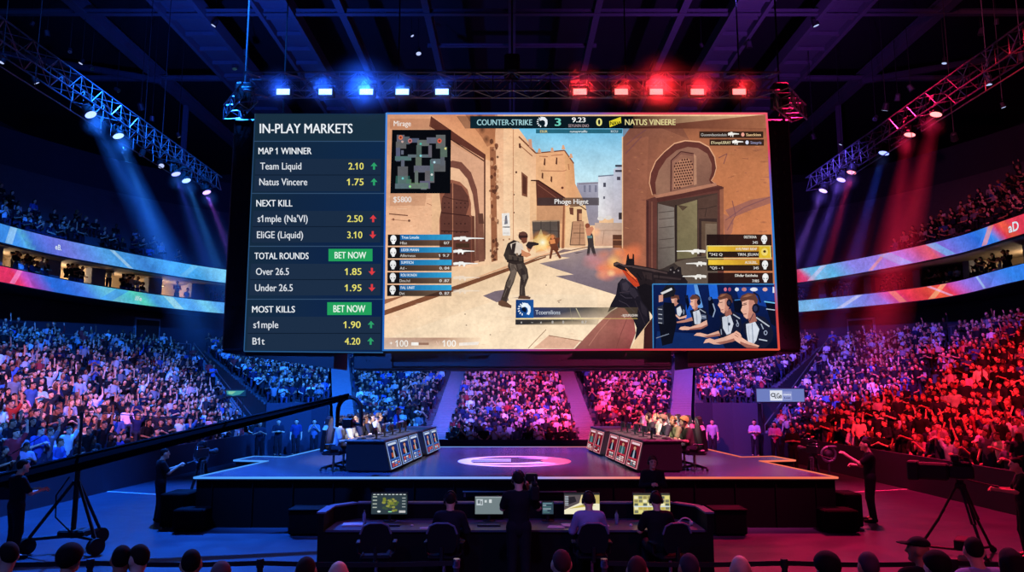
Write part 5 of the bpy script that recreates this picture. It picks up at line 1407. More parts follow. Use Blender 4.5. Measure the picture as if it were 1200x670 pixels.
P_([(905.5, 336), (907.5, 336), (908, 343), (905.5, 343)], (220, 225, 235)); Ln([(765.5, 408), (764.8, 332.8), (907.5, 332.8)], 1.3, (60, 130, 190)); Ln([(907.5, 332.8), (912, 409), (765, 409)], 1.0, (190, 60, 60))
jb('game_display', pic.mb, M_GAME, True)

# --- light strips framing the game picture
pic = Pic(SJ, 0.0003); pic.n = 1200
def strip(pts, w):
    for (a, ca), (b_, cb) in zip(pts, pts[1:]):
        (x0, y0), (x1, y1) = a, b_
        d = math.hypot(x1 - x0, y1 - y0); nx, ny = -(y1 - y0) / d * w / 2, (x1 - x0) / d * w / 2
        pic.poly([(x0 + nx, y0 + ny), (x1 + nx, y1 + ny), (x1 - nx, y1 - ny), (x0 - nx, y0 - ny)], None, cols=[ca, cb, cb, ca], lift=0.36)


FB, FV, FR = (66, 128, 210), (110, 90, 190), (222, 66, 86)
strip([((453, 133), FB), ((600, 133), (84, 120, 215)), ((700, 133), (110, 90, 170)), ((740, 133), FR), ((898, 133), (236, 90, 110))], 2.4)
strip([((898, 132), (236, 90, 110)), ((901, 175), FR), ((902.5, 205), (120, 90, 180)), ((905, 250), (40, 120, 210)), ((909, 330), (60, 130, 200)), ((910.5, 365), (200, 70, 70)), ((913, 410), (226, 80, 60))], 2.4)
strip([((913, 409.5), (226, 80, 60)), ((740, 409.5), (196, 48, 66)), ((640, 410), (170, 50, 110)), ((595, 410), (90, 60, 170)), ((540, 410), (30, 80, 170)), ((449, 410), (50, 120, 200))], 2.2)
strip([((449, 411), (40, 110, 200)), ((451, 260), (30, 90, 190)), ((453, 132), (80, 140, 220))], 2.2)
strip([((449, 413), (44, 96, 150)), ((286, 411.5), (40, 88, 140)), ((299, 133), (34, 60, 90))], 1.2)
jb('frame_strip', pic.mb, M_SCREEN, True)
b = MB()
for x in (-8.0, -4.0, 0.0, 4.0, 8.0):
    b.tube([(x, JY + 1.2, 12.05), (x, JY + 1.2, 23.8)], 0.025, 5)
jb('suspension_cable', b, M_DARK)

# ------------------------------------------------------------------ trusses
def truss(label, p, q, w=0.55, bay=0.55, group=None, r=0.028, rail=False):
    p = Vector(p); q = Vector(q); d = q - p; L = d.length
    root = empty('lighting_truss', tuple(p))
    root.rotation_euler = d.to_track_quat('Y', 'Z').to_euler()
    tag(root, label, 'truss', group)
    b = MB(); h = w / 2
    for x in (-h, h):
        for z in (-h, h):
            b.tube([(x, 0, z), (x, L, z)], r, 6)
    b.build('chord', M_STEEL, root)
    b = MB(); n = max(2, int(L / bay)); s = L / n
    for k in range(n):
        y0, y1 = k * s, (k + 1) * s
        f = k % 2
        for x in (-h, h):
            b.tube([(x, y0, -h if f else h), (x, y1, h if f else -h)], r * 0.6, 4); b.tube([(x, y0, -h), (x, y0, h)], r * 0.5, 4)
        for z in (-h, h):
            b.tube([(-h if f else h, y0, z), (h if f else -h, y1, z)], r * 0.6, 4)
    b.build('lacing', M_STEEL, root)
    if rail:
        b = MB()
        for y0, y1 in ((0.0, L * 0.22), (L * 0.30, L * 0.55), (L * 0.58, L * 0.8)):
            b.tube([(-0.1, y0, -h - 0.45), (-0.1, y1, -h - 0.45)], r * 0.8, 5)
            for y in np.linspace(y0, y1, 4): b.tube([(-0.1, y, -h - 0.45), (-0.1, y, -h)], r * 0.5, 4)
        b.build('lamp_rail', M_STEEL, root)
    return root


TX = 14.0
truss('silver box truss running over the left stand', (-TX, 13, 12.75), (-TX, 34.4, 12.75), 0.62, 0.6, rail=True)
truss('silver box truss running over the right stand', (TX, 13, 12.6), (TX, 34.0, 12.6), 0.62, 0.6, rail=True)
truss('silver box truss across the top of the scoreboard', (-8.7, 23.5, 13.05), (8.7, 23.5, 13.05), 0.62, 0.62)
truss('short truss arm slanting at the upper left scoreboard corner', (-9.7, 24.9, 12.6), (-8.4, 23.0, 12.6), 0.5, 0.4)
truss('short truss arm slanting at the upper right scoreboard corner', (9.9, 24.9, 12.6), (8.4, 22.4, 12.2), 0.5, 0.4)
for x, zb, t in ((0.0, 13.4, 'over the middle of the scoreboard truss'), (-8.9, 12.4, 'at the left end of the scoreboard truss'), (8.9, 12.4, 'at the right end of the scoreboard truss')):
    r_ = empty('chain_hoist', (x, 23.9, zb)); tag(r_, 'black chain hoist hanging %s' % t, 'hoist', 'chain hoists of the scoreboard')
    b = MB(); b.bbox((-0.26, -0.22, 0), (0.26, 0.22, 0.85), 0.06); b.bbox((-0.16, -0.3, 0.2), (0.16, -0.2, 0.6), 0.03); b.build('motor', M_BLACK, r_)
    b = MB(); b.tube([(0, 0, 0.85), (0, 0, 23.9 - zb)], 0.03, 6); b.build('chain', M_DARK, r_)
    b = MB(); b.tube([(0, 0.16 * math.cos(a), -0.12 + 0.14 * math.sin(a)) for a in np.linspace(PI * 0.5, PI * 2.2, 9)], 0.035, 6); b.build('hook', M_DARK, r_)

# --- lamps of the scoreboard truss: flat panels facing the hall
GLOWS = []
def panel_lamp(u, c, watts, label, grp):
    x, y, z = at_y(u, 107.5, 23.05)
    root = empty('panel_lamp', (x, y, z + 0.1)); tag(root, label, 'stage light', grp)
    b = MB(); b.bbox((-0.27, -0.02, -0.24), (0.27, 0.24, 0.10), 0.03)
    for k in range(5): b.box((-0.22 + k * 0.1, 0.24, -0.2), (-0.19 + k * 0.1, 0.30, 0.06))
    b.build('body', M_BLACK, root)
    b = MB(); b.add([(-0.21, -0.026, -0.205), (0.21, -0.026, -0.205), (0.21, -0.026, -0.01), (-0.21, -0.026, -0.01)], [(0, 1, 2, 3)])
    b.build('lens', mat_emit('lamp_lens', (0.42, 0.75, 1.0) if c[2] > 0.5 else (1.0, 0.22, 0.2), 2.2, True), root)
    b = MB(); b.tube([(-0.31, 0.1, -0.05), (-0.31, 0.1, 0.2), (0.31, 0.1, 0.2), (0.31, 0.1, -0.05)], 0.02, 6); b.tube([(0, 0.1, 0.2), (0, 0.3, 0.3)], 0.025, 6); b.build('yoke', M_DARK, root)
    l = bpy.data.lights.new('lamp_light', 'SPOT'); l.energy = watts; l.color = c; l.spot_size = math.radians(150); l.spot_blend = 1; l.shadow_soft_size = 0.15
    o = bpy.data.objects.new('lamp_light', l); COL.objects.link(o); o.parent = root; o.location = (0, -0.12, -0.1); o.rotation_euler = (-math.radians(80), 0, 0)
    GLOWS.append(((x, y - 0.35, z - 0.02), label, 0.75 + min(watts, 1500) / 2000))


B9 = (0.10, 0.30, 1.0); R9 = (1.0, 0.10, 0.10)
ORD = ['outermost', 'second', 'middle, brightest', 'fourth', 'innermost']
for i, u in enumerate((332, 381.5, 429.5, 471.5, 518)): panel_lamp(u, (0.01, 0.09, 1.0), (400, 600, 1800, 400, 400)[i], '%s of the five blue lamps above the scoreboard' % ORD[i], 'blue lamps over the scoreboard')
for i, u in enumerate((866, 817, 769, 728, 679.5)): panel_lamp(u, (1.0, 0.02, 0.03), (300, 700, 1400, 400, 700)[i], '%s of the five red lamps above the scoreboard' % ORD[i], 'red lamps over the scoreboard')

def haze_mat(kind, dens, p0, p1):
    """scatter that thins out towards the rim: 'beam' (p0 = spread per metre, p1 = length) or 'glow' (p0 = radius)"""
    m = bpy.data.materials.new('haze'); m.use_nodes = True
    nt = m.node_tree; nt.nodes.clear(); out = nt.nodes.new('ShaderNodeOutputMaterial')
    v = nt.nodes.new('ShaderNodeVolumeScatter'); v.inputs['Anisotropy'].default_value = 0.0
    tc = nt.nodes.new('ShaderNodeTexCoord'); sp = nt.nodes.new('ShaderNodeSeparateXYZ'); nt.links.new(tc.outputs['Object'], sp.inputs[0])
    def M(op, a, b=None):
        n = nt.nodes.new('ShaderNodeMath'); n.operation = op
        for i, x in enumerate((a, b)):
            if x is None: continue
            if isinstance(x, (int, float)): n.inputs[i].default_value = x
            else: nt.links.new(x, n.inputs[i])
        return n.outputs[0]
    if kind == 'beam':
        r = M('SQRT', M('ADD', M('MULTIPLY', sp.outputs[0], sp.outputs[0]), M('MULTIPLY', sp.outputs[1], sp.outputs[1])))
        d = M('MULTIPLY', sp.outputs[2], -1.0)
        q = M('SUBTRACT', 1.0, M('DIVIDE', r, M('ADD', 0.2, M('MULTIPLY', d, p0))))
        q = M('MAXIMUM', q, 0.0)
        f = M('MAXIMUM', M('SUBTRACT', 1.0, M('DIVIDE', d, p1)), 0.0)
        f = M('MULTIPLY', M('MULTIPLY', q, f), M('ADD', 0.25, M('MULTIPLY', d, 0.3)))
    else:
        r = nt.nodes.new('ShaderNodeVectorMath'); r.operation = 'LENGTH'; nt.links.new(tc.outputs['Object'], r.inputs[0])
        q = M('MAXIMUM', M('SUBTRACT', 1.0, M('DIVIDE', r.outputs['Value'], p0)), 0.0)
        f = M('MULTIPLY', q, q)
    nt.links.new(M('MULTIPLY', f, dens), v.inputs['Density'])
    nt.links.new(v.outputs[0], out.inputs['Volume'])
    return m


TA = math.tan(math.radians(5.0))
M_HAZE = haze_mat('beam', 0.085, TA, 9.0)
M_GLOW = haze_mat('glow', 0.35, 0.85, 0)
def glow(p, label, sc=1.0):  # haze ball added to imitate the bloom around a lamp
    b = MB(); b.ball((0, 0, 0), 0.85, 16, 10); o = b.build('stage_haze', M_GLOW); o.location = p; o.scale = (sc,) * 3
    tag(o, 'added bloom haze around the ' + label, 'haze', None, 'stuff')


for p_, l_, s_ in GLOWS: glow(p_, l_, s_)
# --- moving heads under the side trusses
def head_lamp(u, v, x, c, target, watts, label, beam=7.5, lens=14.0):
    z = 12.2
    X = u - 600; Yv = -(v - 335); dy = FPX * math.cos(PITCH) - Yv * math.sin(PITCH); dz = FPX * math.sin(PITCH) + Yv * math.cos(PITCH)
    t = x / X; p = Vector((x, dy * t, CAM_H + dz * t))
    root = empty('moving_head_lamp', tuple(p)); tag(root, label, 'stage light', 'moving head lamps on the side trusses')
    b = MB(); b.bbox((-0.16, -0.16, 0.34), (0.16, 0.16, 0.5), 0.03); b.build('base', M_BLACK, root)
    b = MB(); b.tube([(-0.2, 0, 0.0), (-0.2, 0, 0.3), (-0.15, 0, 0.36), (0.15, 0, 0.36), (0.2, 0, 0.3), (0.2, 0, 0.0)], 0.035, 6); b.build('yoke', M_BLACK, root)
    d = (Vector(target) - p).normalized(); Mq = d.to_track_quat('-Z', 'Y').to_matrix().to_4x4()
    b = MB(); b.smooth = True; b.lathe([(0.08, 0.24), (0.15, 0.2), (0.17, 0.0), (0.19, -0.1), (0.19, -0.16)], 16, Mq); hd = b.build('head', M_BLACK, root)
    b = MB(); b.lathe([(0.0, -0.165), (0.10, -0.163), (0.18, -0.16)], 16, Mq, cap=False); b.build('lens', mat_emit('head_lens', tuple(0.22 + 0.78 * q for q in c), 2.6, True), hd)
    l = bpy.data.lights.new('beam', 'SPOT'); l.energy = watts; l.color = c; l.spot_size = math.radians(beam); l.spot_blend = 0.5; l.shadow_soft_size = 0.12
    o = bpy.data.objects.new('beam', l); COL.objects.link(o); o.parent = root; o.location = d * 0.2; o.rotation_euler = d.to_track_quat('-Z', 'Y').to_euler()
    b = MB(); b.lathe([(0.2 + TA * t, -0.3 - t) for t in (8.7, 4.0, 0.0)], 20)
    hz = b.build('stage_haze', M_HAZE); hz.matrix_world = Matrix.Translation(p) @ Mq; tag(hz, 'haze lit by the ' + label, 'haze', None, 'stuff')
    glow(p + d * 0.5, label, 0.6)


for u, v, c, tg, w, t in ((104, 130, (0.03, 0.16, 1), (-8.2, 23.0, 3), 9000, 'nearest'), (137, 155, (0.04, 0.26, 1), (-9.6, 25.0, 3), 16000, 'second'), (205, 200, (0.05, 0.10, 1), (-10.2, 29.5, 3), 9000, 'third'), (217, 208, (0.04, 0.26, 1), (-9.8, 30, 3), 16000, 'fourth'), (241, 222, (0.35, 0.12, 1), (-9.6, 32, 3), 10000, 'farthest')):
    head_lamp(u, v, -TX, c, tg, w, '%s of the five blue moving heads under the left truss' % t)
for u, v, c, tg, w, t, cn in ((1098, 129, (1, 0.03, 0.03), (11.0, 23.4, 3), 5500, 'nearest', 'red'), (1067, 153, (1, 0.02, 0.04), (11.6, 25.0, 3), 7500, 'second', 'red'), (1037, 175, (0.03, 0.1, 1), (10.8, 27, 3), 14000, 'deep blue', ''), (999, 198, (1, 0.03, 0.12), (10.8, 29.5, 3), 9000, 'farthest', 'red'), (987, 207, (0.22, 0.10, 1), (10.0, 30, 3), 13000, 'violet', ''), (966, 220, (0.35, 0.14, 1), (9.6, 32, 3), 14000, 'pale violet end', '')):
    head_lamp(u, v, TX, c, tg, w, ('%s of the red moving heads under the right truss' % t) if cn else '%s moving head under the right truss' % t)


# small fixtures scattered under the roof
SPOTS = [(38, 28, 40, 0), (55, 39, 40, 0), (82, 59, 40, 0), (96, 72, 40, 1), (107, 79, 42, 0), (137, 105, 44, 0), (165, 125, 40, 1), (178, 139, 44, 0), (209, 158, 44, 1), (252, 27, 40, 1), (275, 78, 46, 0), (288, 62, 44, 0), (41, 94, 30, 1), (3, 69, 30, 1), (167, 179, 36, 1), (188, 192, 36, 1), (955, 26, 40, 1), (1150, 37, 40, 0), (1168, 25, 40, 0), (1107, 71, 40, 1), (1067, 103, 42, 0), (1052, 114, 44, 0), (1038, 125, 40, 1), (1026, 138, 44, 0), (986, 167, 46, 1), (953, 160, 44, 1), (1197, 66, 30, 1), (1158, 94, 30, 1), (1175, 123, 34, 1), (1118, 160, 36, 1), (878, 52, 42, 0), (822, 53, 42, 1), (482, 40, 44, 1), (490, 60, 44, 1)]
M_TINY = mat_emit('small_lens', (190, 205, 255), 1.0)
for i, (u, v, y, lit) in enumerate(SPOTS):
    x, y, z = at_y(u, v, y)
    r_ = empty('ceiling_spotlight', (x, y, z))
    side = 'left' if u < 600 else 'right'
    tag(r_, 'small %s spotlight under the %s roof, at %s' % ('glowing' if lit else 'unlit grey', side, ('%d%% across and %d%% down the photo' % (round(u / 12), round(v / 6.7)))), 'ceiling light', 'small spotlights scattered under the roof')
    Mx = Euler((R.uniform(-0.5, 0.9), R.uniform(-0.6, 0.6), R.uniform(0, 6))).to_matrix().to_4x4()
    Mx = Mx @ Matrix.Scale(R.uniform(0.55, 1.0), 4); b = MB(); b.lathe([(0.10, 0.25), (0.17, 0.18), (0.19, -0.15), (0.21, -0.22)], 10, Mx); b.build('can', M_STEEL if not lit else M_DARK, r_)
    b = MB(); b.lathe([(0.0, -0.222), (0.17 if lit else 0.18, -0.222)], 10, Mx, cap=False); b.build('lens', M_TINY if lit else M_CHROME, r_)
    b = MB(); b.tube([(0, 0, 0.2), (0, 0, min(26.9, 24 + 2) - z)], 0.02, 4); b.build('drop_rod', M_DARK, r_)

# ------------------------------------------------------------------ stage
SZ = 1.14
OUTL = [(-7.42, 18.0), (-7.0, 22.0), (-8.05, 22.25), (-7.9, 23.5), (-6.85, 23.25), (-6.49, 27.2)]
OUTR = [(6.6, 27.2), (6.95, 23.25), (8.0, 23.5), (8.2, 22.25), (7.1, 22.0), (7.6, 18.0)]
stage = empty('stage', (0, 22.5, 0)); tag(stage, 'black raised stage with a glossy deck and glowing blue and red edges', 'stage')


def st(name, b, m, attr=False):
    o = b.build(name, m, stage, attr); o.location = (0, -22.5, 0); return o


M_STAGE = mat('stage_vinyl', (66, 68, 88), 0.22, var=0.12, scale=0.8, spec=0.5)
M_SKIRT = mat('stage_skirt', (7, 7, 9), 0.9, spec=0.1)
full = OUTL + OUTR
b = MB(); b.prism(full[::-1], SZ - 0.06, SZ); st('deck', b, M_STAGE)
b = MB(); inset = [(x * 0.994, 22.5 + (y - 22.5) * 0.994) for x, y in full]; b.prism(inset[::-1], 0, SZ - 0.06)
for k in range(16):
    x = -7.0 + k * 0.94; b.box((x - 0.01, 18.0, 0.0), (x + 0.01, 18.03, SZ - 0.07))
st('skirt', b, M_SKIRT)
b = MB(); b.bbox((-1.15, 17.93, 0.80), (1.5, 17.99, 0.835), 0.008)
for x in (-1.1, 0.2, 1.45): b.box((x - 0.02, 17.95, 0.70), (x + 0.02, 17.98, 0.80))
st('step_lip', b, M_STEEL)
M_EDGE = mat_emit_attr('edge_light', 1.0)
b = MB(); pts = full[:1] + full[1:]
def edge_col(x):
    return colour_at([(-8, (70, 150, 255)), (-5.5, (90, 170, 255)), (-3, (120, 180, 255)), (0.5, (150, 160, 240)), (1.6, (230, 150, 170)), (3, (245, 130, 110)), (5.5, (235, 100, 80)), (8, (250, 120, 90))], x)
def edge(P0, P1, n):
    P0, P1 = Vector(P0), Vector(P1); t = (P1 - P0).normalized(); nn = Vector((-t.y, t.x)) * 0.035
    for k in range(n):
        a, c = P0.lerp(P1, k / n), P0.lerp(P1, (k + 1) / n)
        vs = [(*(a - nn), SZ - 0.03), (*(c - nn), SZ - 0.03), (*(c + nn), SZ - 0.03), (*(a + nn), SZ - 0.03), (*(a - nn), SZ + 0.012), (*(c - nn), SZ + 0.012), (*(c + nn), SZ + 0.012), (*(a + nn), SZ + 0.012)]
        cc = [(*edge_col(v[0]), 1) for v in vs]
        b.add(vs, [(3, 2, 1, 0), (4, 5, 6, 7), (0, 1, 5, 4), (1, 2, 6, 5), (2, 3, 7, 6), (3, 0, 4, 7)], cc)
for A, C_ in zip(full, full[1:]): edge(A, C_, 12)
edge(full[-1], full[0], 30)
st('edge_light', b, M_EDGE, True)
# painted round emblem on the deck
pic = Pic(lambda u, v, l: (0.07 + u, 22.0 + v, SZ + 0.001 + l), 0.0006)
def rng(a0, a1, r0, r1, c0, c1, n=24):
    vs = []; cc = []; h = pic.L()
    for k in range(n + 1):
        w = a0 + (a1 - a0) * k / n; t = k / n; c = tuple(c0[i] + (c1[i] - c0[i]) * t for i in range(3))
        for r in (r0, r1): vs.append(pic.fn(r * math.cos(w), r * math.sin(w), h)); cc.append((*lin(c), 1))
    pic.mb.add(vs, [(2 * k, 2 * k + 1, 2 * k + 3, 2 * k + 2) for k in range(n)], cc)
LBc, RDc, PKc = (215, 235, 245), (240, 110, 110), (235, 190, 225)
rng(PI * 0.5, PI, 1.25, 1.62, PKc, LBc); rng(PI, PI * 1.5, 1.25, 1.62, LBc, PKc); rng(PI * 0.5, 0, 1.25, 1.62, PKc, RDc); rng(0, -PI * 0.5, 1.25, 1.62, RDc, PKc)
pic.poly([(-1.5, 0.55), (-0.1, 0.62), (-0.1, 0.38), (-1.5, 0.30)], (215, 235, 250)); pic.poly([(-1.55, 0.02), (-0.1, 0.08), (-0.1, -0.12), (-1.55, -0.15)], (215, 235, 250)); pic.poly([(-1.35, -0.55), (0.05, -0.62), (0.7, -0.25), (1.2, -0.75), (0.0, -1.0), (-1.0, -0.9)], (225, 205, 240))
pic.poly([(0.1, 0.85), (0.75, 0.95), (1.25, 0.45), (0.7, 0.55)], (230, 180, 220)); pic.poly([(0.75, 0.15), (1.15, 0.95), (1.5, 0.45), (1.6, -0.2), (1.25, -0.85), (0.85, -0.35)], (242, 115, 112))
M_DECAL = mat_attr('floor_emblem', 0.35)
st('emblem', pic.mb, M_DECAL, True)
# dark boxes at the stage corners
for x0, x1, y0, y1, h, t in ((-7.62, -6.95, 17.4, 17.95, 0.5, 'low black step box at the left front stage corner'), (-8.15, -7.55, 17.9, 18.75, 0.78, 'taller black speaker box left of the stage'), (7.0, 7.75, 17.3, 17.85, 0.5, 'low black step box at the right front stage corner'), (7.72, 8.12, 17.9, 18.6, 0.78, 'taller black speaker box right of the stage')):
    r_ = empty('stage_speaker' if 'speaker' in t else 'step_box', ((x0 + x1) / 2, (y0 + y1) / 2, 0)); tag(r_, t, 'speaker' if 'speaker' in t else 'box')
    w, d = (x1 - x0) / 2, (y1 - y0) / 2
    b = MB(); b.bbox((-w, -d, 0.03), (w, d, h), 0.03); b.build('cabinet', M_SKIRT, r_)
    b = MB(); b.bbox((-w + 0.05, -d - 0.015, 0.08), (w - 0.05, -d + 0.01, h - 0.05), 0.01); b.build('grille', M_SKIRT, r_)
    b = MB(); [b.lathe([(0.03, 0), (0.03, 0.03)], 8, Matrix.Translation((sx * (w - 0.08), sy * (d - 0.08), 0))) for sx in (-1, 1) for sy in (-1, 1)]; b.build('foot', M_RUBBER, r_)

# ------------------------------------------------------------------ team desks
M_DESK = mat('desk_black', (11, 12, 17), 0.55, var=0.1, spec=0.3)
M_DESKTOP = mat('desk_top', (70, 66, 66), 0.35, var=0.1)
M_POSTER = mat_emit_attr('desk_display', 0.85)


def desk(side, x0, y0, L, ang, npan, label, tint):
    """desk along +y (local), its public face towards the stage centre (local +x for the left team)"""
    root = empty('team_desk', (x0, y0, SZ)); root.rotation_euler = (0, 0, ang); tag(root, label, 'desk')
    s = side
    b = MB(); A = [(-0.50 * s, 0.05), (0.62 * s, 0.05), (0.46 * s, 0.74), (-0.50 * s, 0.74)]
    vs = [(x, y, z) for y in (0, L) for x, z in A]
    b.add(vs, [(0, 1, 2, 3), (7, 6, 5, 4), (0, 4, 5, 1), (1, 5, 6, 2), (2, 6, 7, 3), (3, 7, 4, 0)]); b.build('body', M_DESK, root)
    b = MB(); b.bbox((min(-0.55 * s, 0.48 * s), -0.03, 0.74), (max(-0.55 * s, 0.48 * s), L + 0.03, 0.79), 0.012); b.build('desktop', M_DESKTOP, root)
    b = MB(); b.bbox((min(-0.45 * s, 0.56 * s), 0.05, 0.0), (max(-0.45 * s, 0.56 * s), L - 0.05, 0.06), 0.01); b.build('plinth', M_BLACK, root)
    w = L / npan
    for k in range(npan):
        def fn(u, v, l, k=k):
            t = v      # 0 bottom .. 1 top
            x = (0.62 - 0.16 * t) + 0.012 + l; y = (k + 0.06 + 0.88 * (u if s > 0 else 1 - u)) * w
            return (x * s, y, 0.07 + 0.65 * t)
        pic = Pic(fn, 0.0008); rg = random.Random(k + npan * 7 + (s > 0) * 31)
        bg = (28, 48, 120) if s > 0 else (130, 24, 44); hi = (150, 180, 240) if s > 0 else (235, 150, 165)
        pic.rect(0, 0, 1, 1, hi); pic.rect(0.06, 0.03, 0.94, 0.97, bg); pic.rect(0.14, 0.86, 0.86, 0.94, (210, 225, 250) if s > 0 else (250, 215, 225))
        pic.poly([(0.2, 0.36), (0.8, 0.36), (0.72, 0.60), (0.58, 0.68), (0.42, 0.68), (0.28, 0.60)], (18, 22, 40)); pic.poly([(0.42, 0.36), (0.58, 0.36), (0.55, 0.66), (0.45, 0.66)], (170, 180, 200)); pic.disc(0.5, 0.74, 0.11, 0.085, (212, 150, 122), n=12); pic.poly([(0.38, 0.76), (0.42, 0.83), (0.58, 0.83), (0.62, 0.76), (0.5, 0.80)], (60, 38, 30))
        pic.rect(0.1, 0.30, 0.9, 0.36, (60, 110, 200) if s > 0 else (200, 60, 80))
        for r_ in range(3):
            for q in range(3):
                pic.rect(0.14 + q * 0.25, 0.07 + r_ * 0.075, 0.34 + q * 0.25, 0.12 + r_ * 0.075, rg.choice([(235, 120, 70), (230, 235, 250), (200, 80, 60), (120, 150, 220)] if s > 0 else [(240, 190, 190), (245, 235, 235), (120, 20, 40), (80, 140, 150)]))
        if s > 0: pic.rect(0.24, 0.42, 0.40, 0.58, (205, 90, 50), 0.8)
        elif k == 1: pic.rect(0.2, 0.38, 0.8, 0.66, (60, 120, 120), 0.55)
        pic.mb.build('display_panel', M_POSTER, root, True)
    return root


ANG = math.radians(4.5)
DL0 = desk(1, -3.62, 19.0, 4.0, -ANG, 3, 'near black team desk on the left with three blue player panels', 'b')
DL1 = desk(1, -3.22, 23.5, 2.4, -ANG, 2, 'far black team desk on the left with two blue player panels', 'b')
DR0 = desk(-1, 3.72, 19.0, 4.0, ANG, 3, 'near black team desk on the right with three red player panels', 'r')
DR1 = desk(-1, 3.32, 23.5, 2.4, ANG, 2, 'far black team desk on the right with two pale red player panels', 'r')


def loc2(root, x, y, z=0):
    return root.matrix_basis @ Vector((x, y, z))


# monitors on the desks (seen from behind), keyboards
def monitor(name_label, p, rz, w=0.55, h=0.32, group=None, face=None, thin=0.03):
    root = empty('monitor', tuple(p), rz); tag(root, name_label, 'monitor', group)
    b = MB(); b.bbox((-w / 2, -0.015, 0.12), (w / 2, thin, 0.12 + h), 0.01); b.build('case', M_PLASTIC, root)
    b = MB(); b.bbox((-0.03, thin, 0.0), (0.03, thin + 0.04, 0.12 + h * 0.6), 0.01); b.lathe([(0.12, 0.0), (0.12, 0.012), (0.04, 0.02)], 16, Matrix.Translation((0, thin + 0.02, 0))); b.build('stand', M_PLASTIC, root)
    pic = Pic(lambda u, v, l: (-w / 2 + 0.012 + u * (w - 0.024), -0.016 - l, 0.132 + (1 - v) * (h - 0.024)), 0.0003)
    (face or (lambda q: (q.rect(0, 0, 1, 1, (60, 70, 90)), q.rect(0.05, 0.08, 0.6, 0.5, (120, 110, 80)))))(pic)
    pic.mb.build('screen', M_SCREEN, root, True)
    return root


chair_proto = None
def gaming_chair(p, rz, label, group, pale):
    root = empty('gaming_chair', tuple(p), rz); tag(root, label, 'chair', group)
    m1 = mat('chair_leather_' + ('pale' if pale else 'dark'), (150, 150, 150) if pale else (26, 26, 32), 0.5)
    b = MB(); b.bbox((-0.26, -0.25, 0.40), (0.26, 0.27, 0.50), 0.04); b.bbox((-0.29, -0.2, 0.43), (-0.22, 0.25, 0.54), 0.03); b.bbox((0.22, -0.2, 0.43), (0.29, 0.25, 0.54), 0.03); b.build('seat', M_PLASTIC, root)
    b = MB(); Mr = Matrix.Translation((0, -0.24, 0.48)) @ Matrix.Rotation(math.radians(-8), 4, 'X').inverted().inverted()
    prof = [(-0.22, 0.0), (0.22, 0.0), (0.27, 0.35), (0.28, 0.55), (0.19, 0.66), (0.16, 0.82), (0.08, 0.88), (-0.08, 0.88), (-0.16, 0.82), (-0.19, 0.66), (-0.28, 0.55), (-0.27, 0.35)]
    b.extr(prof, 0.1, Mr); b.build('backrest', M_PLASTIC, root)
    b = MB(); b.extr([(x * 0.62, 0.08 + z * 0.86) for x, z in prof], 0.125, Mr); b.build('back_panel', m1, root)
    b = MB(); b.bbox((-0.11, -0.30 + 0.06, 1.13), (0.11, -0.13, 1.25), 0.04); b.build('head_pillow', m1, root)
    for s in (-1, 1):
        b = MB(); b.bbox((s * 0.33 - 0.04, -0.12, 0.66), (s * 0.33 + 0.04, 0.16, 0.69), 0.012); b.tube([(s * 0.30, 0, 0.44), (s * 0.33, 0, 0.66)], 0.02, 6); b.build('armrest', M_PLASTIC, root)
    b = MB(); b.tube([(0, 0, 0.12), (0, 0, 0.42)], [0.035, 0.028], 10); b.build('gas_lift', M_CHROME, root)
    b = MB()
    for k in range(5):
        w = 2 * PI * k / 5 + 0.3; b.tube([(0.03 * math.cos(w), 0.03 * math.sin(w), 0.13), (0.32 * math.cos(w), 0.32 * math.sin(w), 0.08)], [0.035, 0.022], 6)
    b.build('star_base', M_PLASTIC, root)
    for k in range(5):
        w = 2 * PI * k / 5 + 0.3
        b = MB(); b.tube([(0.32 * math.cos(w) - 0.02 * math.sin(w), 0.32 * math.sin(w) + 0.02 * math.cos(w), 0.032), (0.32 * math.cos(w) + 0.02 * math.sin(w), 0.32 * math.sin(w) - 0.02 * math.cos(w), 0.032)], 0.03, 10); b.build('caster', M_RUBBER, root)
    return root


